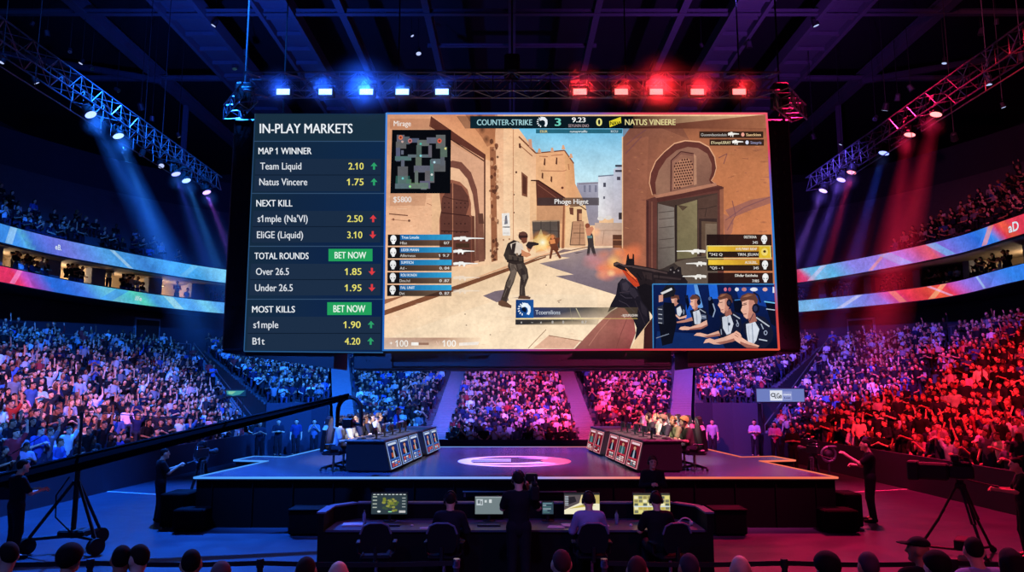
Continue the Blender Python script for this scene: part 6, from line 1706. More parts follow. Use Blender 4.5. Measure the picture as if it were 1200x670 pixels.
PP = []
ORD5 = ['nearest', 'second', 'third', 'fourth', 'farthest']
for s, D0, D1, team in ((1, DL0, DL1, 'left'), (-1, DR0, DR1, 'right')):
    rzp = -PI / 2 if s > 0 else PI / 2
    spots = [(D0, 0.35), (D0, 1.2), (D0, 2.1), (D0, 3.0), (D0, 3.75)]
    for i, (D, y) in enumerate(spots):
        J = make_pose(True, 0.22 + 0.05 * (i % 3), 'desk', yaw=(0.1, -0.25, 0.2, -0.1, 0.15)[i] * s, nod=0.15)
        ms = person_meshes(J, 0.02, hair=('short', 'short', 'curly' if s < 0 else 'short', 'short', 'short')[i] if not (s < 0 and i == 0) else 'curly', tag_='_player')
        q = loc2(D, -0.86 * s, y); rz = rzp + D.rotation_euler.z
        ang = rz
        wear = (('navy jersey with pale sleeves', (150, 155, 170)), ('white jersey', (190, 190, 195)), ('black jersey', (40, 40, 52)), ('black jersey', (40, 40, 50)), ('white jersey', (185, 185, 190))) if s > 0 else (('black and olive jersey', (62, 62, 48)), ('olive jersey', (92, 92, 62)), ('black jersey', (38, 38, 44)), ('pale jersey', (170, 165, 145)), ('black jersey', (44, 40, 44)))
        p = person('player', ms, (q.x, q.y, SZ), ang, SKINS[(i + (s < 0)) % 4], wear[i][1], (26, 26, 34), ((58, 40, 30), (150, 120, 80), (90, 60, 40), (48, 36, 28), (120, 90, 60))[i] if s > 0 else ((150, 110, 60), (120, 85, 50), (110, 90, 70), (160, 130, 90), (60, 40, 32))[i],
                   label='%s player at the %s team desk in a %s' % (ORD5[i], team, wear[i][0]), group='%s team players' % team)
        headset(J, p, M_PLASTIC)
        q2 = loc2(D, -0.93 * s, y)
        gaming_chair((q2.x, q2.y, SZ), ang, '%s gaming chair behind the %s team desk%s' % (ORD5[i], team, ', pale inset back' if i == 0 else ''), '%s team chairs' % team, True)
        q3 = loc2(D, 0.10 * s, y + 0.05, 0.79); monitor('%s black monitor on the %s team desk' % (ORD5[i], team), q3, rz, 0.42, 0.17, '%s team monitors' % team)
        q4 = loc2(D, -0.22 * s, y, 0.79)
        kb = empty('keyboard', tuple(q4), rz); tag(kb, '%s keyboard on the %s team desk' % (ORD5[i], team), 'keyboard', '%s team keyboards' % team)
        b = MB(); b.bbox((-0.2, -0.07, 0), (0.2, 0.07, 0.025), 0.008); b.build('case', M_PLASTIC, kb)
        b = MB(); [b.box((-0.185 + c * 0.031, -0.055 + r * 0.028, 0.025), (-0.160 + c * 0.031, -0.033 + r * 0.028, 0.033)) for c in range(12) for r in range(4)]; b.build('keys', M_DARK, kb)
# coaches and casters standing behind the players
for k, (x, y, t, c) in enumerate(((-4.15, 24.4, 'standing coach in black behind the far left team players', (34, 34, 44)), (4.2, 24.3, 'standing coach in a white top behind the far right team players', (200, 198, 205)), (3.75, 25.2, 'standing coach in black at the far right team desk', (32, 30, 36)), (-3.9, 25.6, 'standing coach in blue at the far left team desk', (60, 80, 140)))):
    J = make_pose(False, 0.08, 'fold', yaw=-0.3); ms = person_meshes(J, 0.022, tag_='_coach')
    person('coach', ms, (x, y, SZ), (-PI / 2 if x < 0 else PI / 2), SKINS[k % 4], c, (24, 24, 30), HAIRS[k], label=t, scale=0.82)

# ------------------------------------------------------------------ control desk in front of the stage
FY = 14.35
ctl = empty('control_desk', (0, FY, 0)); tag(ctl, 'long black control desk with raised back and slanted ends', 'desk')
M_CDESK = mat('control_desk_black', (8, 8, 11), 0.7, var=0.15, spec=0.2)
M_CTOP = mat('control_desk_top', (78, 80, 100), 0.32, var=0.1)
M_BOX = mat('box_black', (8, 8, 10), 0.85, spec=0.15)
M_CRIM = mat('control_desk_rim', (95, 100, 125), 0.5)
xl, xr = -3.3, 3.42
b = MB(); b.prism([(xl, -0.75), (xr, -0.75), (xr, 0.0), (xr - 0.35, 0.42), (xl + 0.35, 0.42), (xl, 0.0)], 0.0, 0.72); b.build('body', M_CDESK, ctl)
b = MB(); b.prism([(xl + 0.05, -0.8), (xr - 0.05, -0.8), (xr - 0.05, 0.0), (xr - 0.38, 0.38), (xl + 0.38, 0.38), (xl + 0.05, 0.0)], 0.72, 0.755); b.build('desktop', M_CTOP, ctl)
b = MB(); W0 = [(xl, -0.75), (xl, 0.0), (xl + 0.35, 0.42), (xr - 0.35, 0.42), (xr, 0.0), (xr, -0.75)]; W1 = [(x, y) for x, y in W0]
th = 0.1
for (a, c) in zip(W0, W0[1:]):
    A, C_ = Vector(a), Vector(c); t = (C_ - A).normalized(); n = Vector((-t.y, t.x)) * th
    b.prism([tuple(A), tuple(C_), tuple(C_ + n), tuple(A + n)][::-1], 0.0, 1.02)
b.build('back_wall', M_CDESK, ctl)
b = MB()
for (a, c) in zip(W0, W0[1:]):
    A, C_ = Vector(a), Vector(c); t = (C_ - A).normalized(); n = Vector((-t.y, t.x)) * (th + 0.03)
    b.prism([tuple(A - n * 0.2), tuple(C_ - n * 0.2), tuple(C_ + n), tuple(A + n)][::-1], 1.02, 1.05)
b.build('rim', M_CRIM, ctl)
for x in (-4.55, 4.8):
    r_ = empty('step_box', (x, 17.3, 0)); tag(r_, 'small black step box before the stage by the %s end of the control desk' % ('left' if x < 0 else 'right'), 'box')
    b = MB(); b.bbox((-0.36, -0.3, 0.03), (0.36, 0.3, 0.54), 0.03); b.build('cabinet', M_BOX, r_)
    b = MB(); b.bbox((-0.38, -0.32, 0.54), (0.38, 0.32, 0.57), 0.01); b.build('top', M_BOX, r_)
    b = MB(); [b.bbox((sx * 0.28 - 0.03, sy * 0.22 - 0.03, 0.0), (sx * 0.28 + 0.03, sy * 0.22 + 0.03, 0.03), 0.005) for sx in (-1, 1) for sy in (-1, 1)]; b.build('foot', M_RUBBER, r_)


def f_map(q):
    q.rect(0, 0, 1, 1, (46, 60, 68)); q.rect(0.0, 0.0, 1, 0.1, (30, 38, 44))
    rg = random.Random(5)
    for k in range(40): q.disc(0.5 + rg.gauss(0, 0.11), 0.5 + rg.gauss(0, 0.14), 0.05, 0.06, rg.choice([(120, 130, 50), (150, 150, 70), (80, 100, 50), (60, 80, 60)]), 0.9, n=7)
    for k in range(4): q.rect(0.04, 0.14 + k * 0.17, 0.16, 0.19 + k * 0.17, (170, 180, 170)); q.rect(0.86, 0.2 + k * 0.14, 0.96, 0.25 + k * 0.14, (150, 160, 160))
    for k in range(9): q.rect(0.05 + k * 0.105, 0.03, 0.12 + k * 0.105, 0.075, (190, 200, 200))
    q.disc(0.22, 0.87, 0.05, 0.05, (210, 220, 220), n=10); q.rect(0.78, 0.82, 0.96, 0.93, (190, 190, 190)); q.rect(0.48, 0.86, 0.58, 0.9, (150, 230, 170))
def f_grey(q):
    q.rect(0, 0, 1, 1, (112, 126, 130)); q.rect(0, 0, 1, 0.06, (150, 160, 165)); q.rect(0.05, 0.15, 0.28, 0.5, (190, 200, 205)); q.rect(0.09, 0.2, 0.18, 0.4, (100, 112, 118)); q.rect(0.2, 0.25, 0.25, 0.45, (110, 120, 125)); q.rect(0.34, 0.2, 0.42, 0.34, (200, 210, 212)); q.rect(0.5, 0.16, 0.6, 0.36, (205, 212, 214))
def f_game(q):
    q.rect(0, 0, 1, 1, (226, 205, 150)); q.poly([(0, 0), (0.5, 0), (0.42, 0.5), (0.0, 0.8)], (90, 80, 84)); q.poly([(0, 0.8), (0.45, 0.45), (1, 0.5), (1, 1), (0, 1)], (240, 232, 200)); q.poly([(0.05, 0.2), (0.3, 0.15), (0.35, 0.4), (0.1, 0.55)], (40, 36, 44)); q.poly([(0.55, 0), (1, 0), (1, 0.5), (0.6, 0.45)], (190, 170, 100)); q.rect(0, 0, 1, 0.08, (40, 44, 50)); q.poly([(0.1, 0.75), (0.5, 0.55), (0.9, 0.6)], (200, 180, 90))
    for k in range(6): q.rect(0.02, 0.14 + k * 0.08, 0.12, 0.18 + k * 0.08, (170, 180, 190))
def f_feed(q):
    q.rect(0, 0, 1, 1, (206, 196, 120)); q.rect(0, 0, 1, 0.1, (60, 60, 56)); rg = random.Random(9)
    for r_ in range(5):
        for c in range(8): q.rect(0.02 + c * 0.122, 0.14 + r_ * 0.17, 0.12 + c * 0.122, 0.27 + r_ * 0.17, rg.choice([(226, 214, 130), (190, 170, 80), (150, 140, 90), (236, 230, 190), (120, 120, 100), (90, 100, 90)]))
    q.rect(0, 0.6, 1, 0.66, (210, 220, 220))
def f_small(q):
    q.rect(0, 0, 1, 1, (50, 70, 84)); rg = random.Random(2)
    for r_ in range(6): q.rect(0.06, 0.08 + r_ * 0.15, 0.3 + rg.random() * 0.6, 0.15 + r_ * 0.15, rg.choice([(110, 150, 160), (160, 180, 190), (80, 120, 120)]))


TZ = 0.755
def mon_at(u, v, w, h, f, t):
    x, y, z = at_y(u, v, 14.42)
    return monitor(t, (x, 14.42, TZ), 0, w, h, None, f)
mon_at(456, 606, 0.69, 0.40, f_map, 'monitor with a green map on the left of the control desk')
mon_at(573, 606, 0.54, 0.34, f_grey, 'monitor with a grey window beside the standing cameraman')
mon_at(642, 606, 0.23, 0.24, f_small, 'tiny monitor with a dim list right of the standing cameraman')
mon_at(682, 606, 0.68, 0.40, f_game, 'monitor with a sandy game view behind the operator in lilac')
mon_at(764, 606, 0.70, 0.40, f_feed, 'monitor with yellow picture tiles at the right of the control desk')


M_CHAIRF = mat('chair_fabric', (12, 13, 19), 0.85, spec=0.2)
def office_chair(p, rz, label):
    root = empty('office_chair', tuple(p), rz); tag(root, label, 'chair', 'office chairs at the control desk')
    mc = M_CHAIRF
    b = MB(); b.bbox((-0.25, -0.24, 0.42), (0.25, 0.26, 0.50), 0.035); b.build('seat', mc, root)
    b = MB(); M = Matrix.Translation((0, -0.25, 0.55)); b.extr([(-0.18, 0), (0.18, 0), (0.24, 0.1), (0.25, 0.32), (0.2, 0.42), (0.1, 0.46), (-0.1, 0.46), (-0.2, 0.42), (-0.25, 0.32), (-0.24, 0.1)], 0.06, M); b.build('backrest', mc, root)
    b = MB(); b.tube([(x, -0.285, 0.55 + z) for x, z in ((-0.25, 0.30), (-0.2, 0.425), (-0.1, 0.468), (0.1, 0.468), (0.2, 0.425), (0.25, 0.30))], 0.016, 6); b.build('back_rim', M_CRIM, root)
    b = MB(); b.bbox((-0.03, -0.33, 0.44), (0.03, -0.27, 0.65), 0.01); b.bbox((-0.03, -0.33, 0.40), (0.03, 0.0, 0.44), 0.01); b.build('back_bracket', M_PLASTIC, root)
    for s in (-1, 1):
        b = MB(); b.bbox((s * 0.3 - 0.035, -0.12, 0.66), (s * 0.3 + 0.035, 0.14, 0.69), 0.012); b.tube([(s * 0.24, 0, 0.45), (s * 0.3, 0, 0.5), (s * 0.3, 0, 0.66)], 0.015, 6); b.build('armrest', M_DARK, root)
    b = MB(); b.tube([(0, 0, 0.12), (0, 0, 0.43)], [0.035, 0.026], 10); b.build('gas_lift', M_CHROME, root)
    b = MB()
    for k in range(5):
        w = 2 * PI * k / 5; b.tube([(0.03 * math.cos(w), 0.03 * math.sin(w), 0.13), (0.3 * math.cos(w), 0.3 * math.sin(w), 0.08)], [0.03, 0.02], 6)
    b.build('star_base', M_PLASTIC, root)
    for k in range(5):
        w = 2 * PI * k / 5; b = MB(); b.tube([(0.3 * math.cos(w) - 0.02 * math.sin(w), 0.3 * math.sin(w) + 0.02 * math.cos(w), 0.031), (0.3 * math.cos(w) + 0.02 * math.sin(w), 0.3 * math.sin(w) - 0.02 * math.cos(w), 0.031)], 0.03, 10); b.build('caster', M_RUBBER, root)
    return root


def ux(u, y, z=1.0):
    """x at depth y seen in column u for a point at height z"""
    d = y * math.cos(PITCH) + (z - CAM_H) * math.sin(PITCH)
    return (u - 600) * d / FPX


CY_ = 12.95
for u, t, rz in ((442, 'empty office chair at the left of the control desk', 0.1), (521, 'office chair of the operator in dark clothes', -0.06), (693, 'office chair of the operator in the lilac shirt', 0.0), (784, 'office chair of the operator in black at the right', 0.25)):
    office_chair((ux(u, CY_), CY_, 0), rz, t)
# small things on the desk
def bottle(u, y, t):
    r_ = empty('water_bottle', (ux(u, y), y, TZ)); tag(r_, t, 'bottle')
    mb_ = mat('bottle_plastic', (120, 130, 165), 0.15, var=0.05)
    b = MB(); b.smooth = True; b.lathe([(0.0, 0.0), (0.032, 0.0), (0.034, 0.02), (0.031, 0.08), (0.034, 0.1), (0.033, 0.16), (0.014, 0.2), (0.013, 0.215)], 14, cap=False); b.build('bottle_body', mb_, r_)
    b = MB(); b.lathe([(0.015, 0.215), (0.015, 0.235), (0.0, 0.236)], 12, cap=False); b.build('cap', M_PLASTIC, r_)
bottle(427, 14.2, 'clear water bottle by the papers left of the map monitor'); bottle(722.5, 14.15, 'clear water bottle beside the operator in the lilac shirt')
M_PAPER = mat('paper', (190, 190, 205), 0.7, var=0.04)
def papers(u, y, n, w, h, t, rz=0.1):
    r_ = empty('paper_stack', (ux(u, y), y, TZ), rz); tag(r_, t, 'papers')
    b = MB()
    for k in range(n):
        a = R.uniform(-0.06, 0.06); b.box((-w / 2, -h / 2, 0.002 + k * 0.004), (w / 2, h / 2, 0.0045 + k * 0.004), Matrix.Rotation(a, 4, 'Z'))
    b.build('sheets', M_PAPER, r_)
papers(414, 14.0, 7, 0.36, 0.28, 'stack of papers at the left end of the control desk'); papers(652, 13.8, 3, 0.3, 0.24, 'loose papers right of the standing cameraman', -0.2); papers(672, 13.95, 6, 0.42, 0.28, 'open binder pages beside the lilac operator', 0.15); papers(499, 13.72, 2, 0.2, 0.15, 'small note pad left of the operator in dark clothes')
def kb(u, y, t, w=0.42):
    r_ = empty('keyboard', (ux(u, y), y, TZ)); tag(r_, t, 'keyboard')
    b = MB(); b.bbox((-w / 2, -0.07, 0), (w / 2, 0.07, 0.022), 0.006); b.build('case', M_PLASTIC, r_)
    b = MB(); [b.box((-w / 2 + 0.012 + c * w / 14, -0.055 + q * 0.028, 0.022), (-w / 2 + 0.032 + c * w / 14, -0.034 + q * 0.028, 0.03)) for c in range(13) for q in range(4)]; b.build('keys', M_CRIM, r_)
kb(456, 13.95, 'keyboard under the map monitor'); kb(573, 13.95, 'keyboard under the grey window monitor'); kb(762, 13.95, 'keyboard in front of the right operator')
def mouse(u, y, t):
    r_ = empty('computer_mouse', (ux(u, y), y, TZ)); tag(r_, t, 'mouse')
    b = MB(); b.smooth = True; b.ball((0, 0, 0.012), 0.03, 10, 6, (1, 1.7, 0.9)); b.build('shell', M_PAPER, r_)
    b = MB(); b.bbox((-0.004, 0.02, 0.03), (0.004, 0.035, 0.043), 0.002); b.build('wheel', M_PLASTIC, r_)
mouse(483, 13.9, 'pale mouse right of the left keyboard'); mouse(712, 13.85, 'pale mouse right of the lilac operator'); mouse(739, 13.95, 'pale mouse left of the right operator')
r_ = empty('headphones', (ux(803, 13.95), 13.95, TZ)); tag(r_, 'pale headphones lying in a heap at the right end of the desk', 'headphones')
b = MB(); b.tube([(0.11 * math.cos(a), 0.02, 0.045 + 0.09 * math.sin(a)) for a in np.linspace(0.1, PI - 0.1, 11)], 0.012, 6); b.build('headband', M_PAPER, r_)
for s in (-1, 1): b = MB(); b.tube([(s * 0.08, 0.02, 0.045), (s * 0.13, 0.02, 0.045)], [0.042, 0.038], 12); b.build('ear_cup', M_PAPER, r_)

# operators seated with their backs to the camera
def operator(u, y, shirt, hair, hairc, arms, label, yaw=0.0, sleeves='long', skin=SKINS[0], head=True, lean=0.12, sc=1.06):
    J = make_pose(True, lean, arms, yaw=yaw, nod=0.1); ms = person_meshes(J, 0.017, sleeves=sleeves, hair=hair, tag_='_operator')
    p = person('operator', ms, (ux(u, y), y, 0), 0.0, skin, shirt, (22, 22, 28), hairc, label=label, scale=sc)
    headset(J, p, M_PLASTIC); return p
operator(527, 13.05, (26, 26, 38), 'short', (28, 20, 18), ('desk', 'desk'), 'seated operator in dark clothes with headset, seen from behind', 0.05)
operator(691, 13.05, (150, 140, 190), 'short', (44, 28, 24), ('desk', 'desk'), 'seated operator in a lilac shirt with headset, seen from behind', -0.05)
operator(771, 13.05, (18, 18, 22), 'short', (36, 20, 18), ('desk', 'desk'), 'seated operator in a black T-shirt with headset, seen from behind', 0.0, 'short')

# ------------------------------------------------------------------ camera crew
def standing(name, x, y, rz, label, shirt=(20, 20, 26), trousers=(22, 22, 30), arms='down', aL=None, aR=None, yaw=0.0, nod=0.0, hair='short', hairc=(26, 20, 18), sleeves='short', skin=SKINS[0], scale=1.0, stride=0.0, z=0.0, h=0.017, lean=0.0, hs=False):
    J = make_pose(False, lean, arms, yaw=yaw, nod=nod, stride=stride, aL=aL, aR=aR); ms = person_meshes(J, h, hair=hair, sleeves=sleeves, tag_='_crew')
    p = person(name, ms, (x, y, z), rz, skin, shirt, trousers, hairc, label=label, scale=scale, hairname='cap' if hair == 'cap' else 'hair')
    if hs: headset(J, p, M_PLASTIC)
    return p


def video_camera(parent, z, s=1.0, rz=0.0, box=False, shoulder=False):
    """camera head as parts under a tripod, pointing to local +y"""
    T = Matrix.Translation((0, 0, z)) @ Matrix.Rotation(rz, 4, 'Z') @ Matrix.Scale(s, 4)
    b = MB(); b.bbox((-0.07, -0.22, 0.02), (0.07, 0.15, 0.24), 0.02, T); b.bbox((-0.05, -0.2, 0.24), (0.05, 0.1, 0.30), 0.02, T); b.build('camera_body', M_PLASTIC, parent)
    b = MB()
    if box: b.bbox((-0.13, 0.15, -0.02), (0.13, 0.62, 0.26), 0.03, T); b.bbox((-0.15, 0.60, -0.04), (0.15, 0.78, 0.28), 0.02, T)
    else:
        b.tube([T @ Vector((0, 0.15, 0.13)), T @ Vector((0, 0.32, 0.13)), T @ Vector((0, 0.33, 0.13)), T @ Vector((0, 0.42, 0.13))], [0.055 * s, 0.06 * s, 0.075 * s, 0.085 * s], 14)
    b.build('lens', M_BLACK, parent)
    b = MB(); b.bbox((-0.14, -0.02, 0.30), (0.06, 0.10, 0.42), 0.02, T); b.tube([T @ Vector((0, 0, 0.28)), T @ Vector((-0.04, 0.04, 0.34))], 0.015 * s, 6); b.build('viewfinder', M_PLASTIC, parent)
    b = MB(); b.tube([T @ Vector((0, -0.18, 0.28)), T @ Vector((0, -0.14, 0.37)), T @ Vector((0, 0.02, 0.37)), T @ Vector((0, 0.06, 0.28))], 0.014 * s, 6); b.build('handle', M_DARK, parent)
    if not shoulder:
        b = MB(); b.tube([T @ Vector((0.06, -0.1, 0.0)), T @ Vector((0.14, -0.45, -0.08))], 0.013 * s, 6); b.tube([T @ Vector((0.14, -0.45, -0.08)), T @ Vector((0.145, -0.55, -0.09))], 0.02 * s, 6); b.build('pan_bar', M_DARK, parent)


def tripod_camera(x, y, rz, H, label, box=False, s=1.0, dolly=False, spread=0.45):
    root = empty('tripod_camera', (x, y, 0), rz); tag(root, label, 'camera')
    z0 = 0.12 if dolly else 0.0
    for k in range(3):
        w = PI / 2 + 2 * PI * k / 3
        c, s_ = math.cos(w), math.sin(w)
        b = MB(); m_ = (spread * 0.55 * c, spread * 0.55 * s_, z0 + (H - z0) * 0.42)
        for d in (-0.03, 0.03):
            b.tube([(0.08 * c - s_ * d, 0.08 * s_ + c * d, H - 0.12), (m_[0] - s_ * d, m_[1] + c * d, m_[2])], 0.022, 6)
        b.tube([m_, (spread * c, spread * s_, z0 + 0.015)], 0.026, 6); b.ball((spread * c, spread * s_, z0 + 0.025), 0.03, 8, 5); b.build('leg', M_DARK, root)
    b = MB(); b.lathe([(0.05, H - 0.16), (0.1, H - 0.12), (0.1, H - 0.06), (0.06, H - 0.03), (0.07, H + 0.02)], 14); b.build('fluid_head', M_BLACK, root)
    if dolly:
        b = MB()
        for k in range(3):
            w = PI / 2 + 2 * PI * k / 3; b.tube([(0, 0, 0.12), (spread * 1.1 * math.cos(w), spread * 1.1 * math.sin(w), 0.12)], 0.025, 6)
        b.build('dolly', M_DARK, root)
        for k in range(3):
            w = PI / 2 + 2 * PI * k / 3; q = Vector((spread * 1.1 * math.cos(w), spread * 1.1 * math.sin(w), 0.062)); b = MB(); b.tube([q - Vector((0.025, 0, 0)), q + Vector((0.025, 0, 0))], 0.06, 12); b.build('wheel', M_RUBBER, root)
        b = MB(); b.bbox((-0.28, -0.2, 0.145), (0.25, 0.16, 0.34), 0.02); b.build('equipment_case', M_BLACK, root)
    video_camera(root, H + 0.02, s, 0, box)
    return root


# man and camera left of the stage
standing('camera_operator', -8.55, 18.75, -0.9, 'standing cameraman in black left of the stage, working a tripod camera', aL=((0.06, 0.13, -0.22), (-0.05, 0.38, -0.12)), aR=((0.07, 0.12, -0.22), (0.02, 0.37, -0.06)), yaw=-0.1)
tripod_camera(-7.95, 19.7, -0.55, 1.42, 'tripod camera left of the stage beside the standing cameraman')
# fan / ring heads on the floor beside the stage
def ring_lamp(x, y, z, label, ry=0.0):
    root = empty('ring_light', (x, y, 0)); tag(root, label, 'stage light')
    b = MB(); b.tube([(0.2 * math.cos(a), 0, z + 0.2 * math.sin(a)) for a in np.linspace(0, 2 * PI, 20, endpoint=False)], 0.035, 8, closed=True); b.build('ring', M_STEEL, root)
    b = MB(); b.ball((0, 0.05, z), 0.13, 14, 9); b.build('lamp_head', M_BLACK, root)
    b = MB(); b.tube([(0, 0.02, 0.02), (0, 0.02, z - 0.2)], 0.03, 8); b.lathe([(0.28, 0.0), (0.28, 0.03), (0.05, 0.06)], 14); b.build('stand', M_DARK, root)
    b = MB(); b.bbox((-0.02, -0.06, z + 0.18), (0.22, 0.05, z + 0.24), 0.015); b.build('bracket', M_STEEL, root)
ring_lamp(-8.75, 21.6, 1.3, 'round ring light on a stand beyond the left stage corner'); ring_lamp(9.0, 21.8, 1.35, 'round ring light on a stand beyond the right stage corner')
# man and camera right of the stage
standing('camera_operator', 8.72, 18.75, 1.25, 'standing cameraman in black right of the stage with one arm reaching out', aL=((0.02, 0.22, -0.16), (-0.04, 0.48, 0.02)), aR=((0.10, 0.06, -0.25), (0.02, 0.30, -0.22)), yaw=0.1, scale=1.13)
tripod_camera(7.95, 20.3, 0.5, 1.45, 'tripod camera right of the stage beside the standing cameraman')
# shoulder cameraman between the chairs
standing('camera_operator', ux(608, 12.6), 12.55, 0.05, 'standing cameraman in black with headphones shouldering a camera, seen from behind', aL=((0.06, 0.12, -0.2), (-0.12, 0.3, 0.0)), aR=((0.12, 0.08, -0.2), (-0.02, 0.28, 0.10)), hs=True, sleeves='short', scale=1.06)
r_ = empty('shoulder_camera', (ux(608, 12.6) + 0.25, 12.58, 1.43)); tag(r_, 'black video camera resting on the right shoulder of the central cameraman', 'camera'); video_camera(r_, -0.03, 1.0, 0.05, False, True)
# stage manager behind the desk, facing the camera
standing('stage_manager', ux(765, 16.6), 16.6, PI, 'man in black standing before the stage, facing the hall with clasped hands', arms='fold', scale=1.0, sleeves='long', hairc=(70, 48, 34), h=0.015, hs=True)
# security and helpers at the back corners
for x, y, t, c, a, rz in ((9.6, 36.6, 'man in a pale shirt standing by the right corner wall', (150, 150, 175), 'down', 2.9), (11.5, 36.2, 'man in a white shirt with folded arms by the right corner wall', (180, 170, 200), 'fold', 2.8), (8.9, 36.9, 'person in red by the right corner wall', (170, 50, 60), 'down', 3.0), (11.0, 30.0, 'security man in a dark jacket standing behind the right stage corner', (30, 28, 34), 'fold', 2.9),
                          (-11.2, 36.6, 'helper in a dark top by the left corner wall, nearest the stand', (24, 28, 44), 'fold', -2.8), (-10.4, 36.8, 'helper in a blue shirt by the left corner wall', (30, 50, 100), 'down', -2.9), (-9.5, 36.7, 'helper in a pale shirt by the left corner wall', (90, 105, 140), 'phone', -3.0), (-11.4, 34.5, 'helper in black at the far end of the left barrier', (40, 46, 66), 'clap', -2.7), (11.7, 34.0, 'woman in pink standing at the end of the right barrier', (200, 110, 150), 'fold', 2.6)):
    standing('attendant', x, y, rz, t, c, (24, 24, 34), a, h=0.022, hair='long' if 'woman' in t else 'short')

# ------------------------------------------------------------------ camera crane
M_BOOM = mat('crane_black', (9, 9, 11), 0.85, var=0.2, spec=0.1)
crane = empty('camera_crane', (-8.75, 15.5, 0)); tag(crane, 'long black camera crane on a wheeled tripod, boom reaching over the stage', 'camera crane')
piv = Vector((0, 0, 1.72)); ang0 = math.atan2(17.9 - 15.5, -4.05 + 8.75)
end = Vector((-3.80 + 8.75, 17.7 - 15.5, 3.02)); back = piv + (piv - end) * 0.42
b = MB()
for k in range(3):
    w = math.radians((205, 330, 80)[k]); c, s_ = math.cos(w), math.sin(w)
    b.tube([(0.05 * c, 0.05 * s_, 1.35), (0.75 * c, 0.75 * s_, 0.30)], 0.032, 8)
b.tube([(0, 0, 0.25), (0, 0, 1.6)], 0.05, 10); b.build('mast', M_DARK, crane)
b = MB()
for k in range(3):
    w = math.radians((205, 330, 80)[k]); b.tube([(0, 0, 0.3), (0.78 * math.cos(w), 0.78 * math.sin(w), 0.28)], 0.035, 8)
b.bbox((-0.22, -0.2, 0.28), (0.3, 0.2, 0.42), 0.03); b.build('dolly', M_DARK, crane)
for k in range(3):
    w = math.radians((205, 330, 80)[k]); q = Vector((0.78 * math.cos(w), 0.78 * math.sin(w), 0.16))
    b = MB(); b.tube([q + Vector((-0.05, 0.03, 0)), q + Vector((0.05, -0.03, 0))], 0.16, 16); b.tube([q, q + Vector((0, 0, 0.16))], 0.03, 6); b.build('wheel', M_RUBBER, crane)
b = MB(); b.smooth = True; b.tube([(0.1, -0.25, 0.4), (-0.2, -0.3, 0.7), (-0.28, -0.2, 1.1), (-0.1, -0.1, 1.45)], 0.016, 6); b.build('cable', M_RUBBER, crane)
b = MB(); d = (end - back); n = Vector((-d.y, d.x, 0)).normalized(); upv = d.cross(n).normalized()
if upv.z < 0: upv = -upv
for s1, s2 in ((-1, -1), (1, -1), (-1, 1), (1, 1)):
    b.tube([back + n * 0.10 * s1 + upv * 0.13 * s2, piv + n * 0.10 * s1 + upv * 0.13 * s2, end + n * 0.045 * s1 + upv * 0.05 * s2], [0.03, 0.03, 0.02], 6)
b.tube([back, piv, end], [0.17, 0.16, 0.06], 4)
b.build('boom', M_BOOM, crane)
b = MB(); q = back; b.bbox(tuple(q - Vector((0.22, 0.2, 0.3))), tuple(q + Vector((0.22, 0.2, 0.18))), 0.04); b.build('counterweight', M_BLACK, crane)
b = MB(); b.tube([piv + Vector((0, 0, -0.15)), piv + Vector((0, 0, 1.0))], 0.03, 8); b.tube([piv + Vector((0, 0, 1.0)), piv + (end - piv) * 0.55 + Vector((0, 0, 0.05))], 0.008, 4); b.tube([piv + Vector((0, 0, 1.0)), back], 0.008, 4); b.build('king_post', M_DARK, crane)
b = MB(); b.tube([(end.x + 0.02 + 0.27 * math.cos(a), end.y, end.z - 0.34 + (0.32 * math.sin(a) if a <= PI and a >= 0 else 0)) for a in np.linspace(0, PI, 13)], 0.05, 8)
for s in (-1, 1): b.tube([(end.x + 0.02 + s * 0.27, end.y, end.z - 0.34), (end.x + 0.02 + s * 0.28, end.y, end.z - 0.70)], [0.05, 0.04], 8)
b.tube([end, (end.x + 0.02, end.y, end.z - 0.05)], 0.07, 8); b.build('remote_head', M_BLACK, crane)
b = MB(); b.bbox((end.x - 0.11, end.y - 0.18, end.z - 0.73), (end.x + 0.13, end.y + 0.16, end.z - 0.50), 0.03); b.tube([(end.x - 0.27, end.y, end.z - 0.64), (end.x + 0.30, end.y, end.z - 0.64)], 0.04, 8); b.bbox((end.x + 0.02, end.y - 0.12, end.z - 0.5), (end.x + 0.11, end.y + 0.05, end.z - 0.43), 0.02); b.build('camera_body', M_PLASTIC, crane)
b = MB(); b.tube([(end.x + 0.01, end.y + 0.16, end.z - 0.62), (end.x + 0.01, end.y + 0.42, end.z - 0.62)], [0.07, 0.085], 12); b.build('lens', M_BLACK, crane)
b = MB(); pc = piv + (back - piv) * 0.55; b.bbox(tuple(pc + Vector((0.1, -0.3, -0.32))), tuple(pc + Vector((0.45, -0.27, -0.1))), 0.01); b.build('monitor', M_PLASTIC, crane)
standing('camera_operator', -9.45, 14.75, -0.6, 'crane operator in black at the left, behind the crane monitor', aL=((0.06, 0.12, -0.24), (-0.04, 0.36, -0.22)), aR=((0.07, 0.12, -0.24), (0.0, 0.36, -0.20)), scale=1.06)

# broadcast camera on the right with its operator
tripod_camera(8.72, 15.0, 0.95, 1.42, 'big box lens camera on a wheeled tripod at the right', True, 1.15, True, 0.75)
standing('camera_operator', 9.75, 14.75, 1.15, 'cameraman in black behind the big camera at the right edge', aL=((0.05, 0.14, -0.22), (-0.03, 0.42, -0.20)), aR=((0.07, 0.12, -0.24), (0.0, 0.38, -0.22)), scale=1.08)

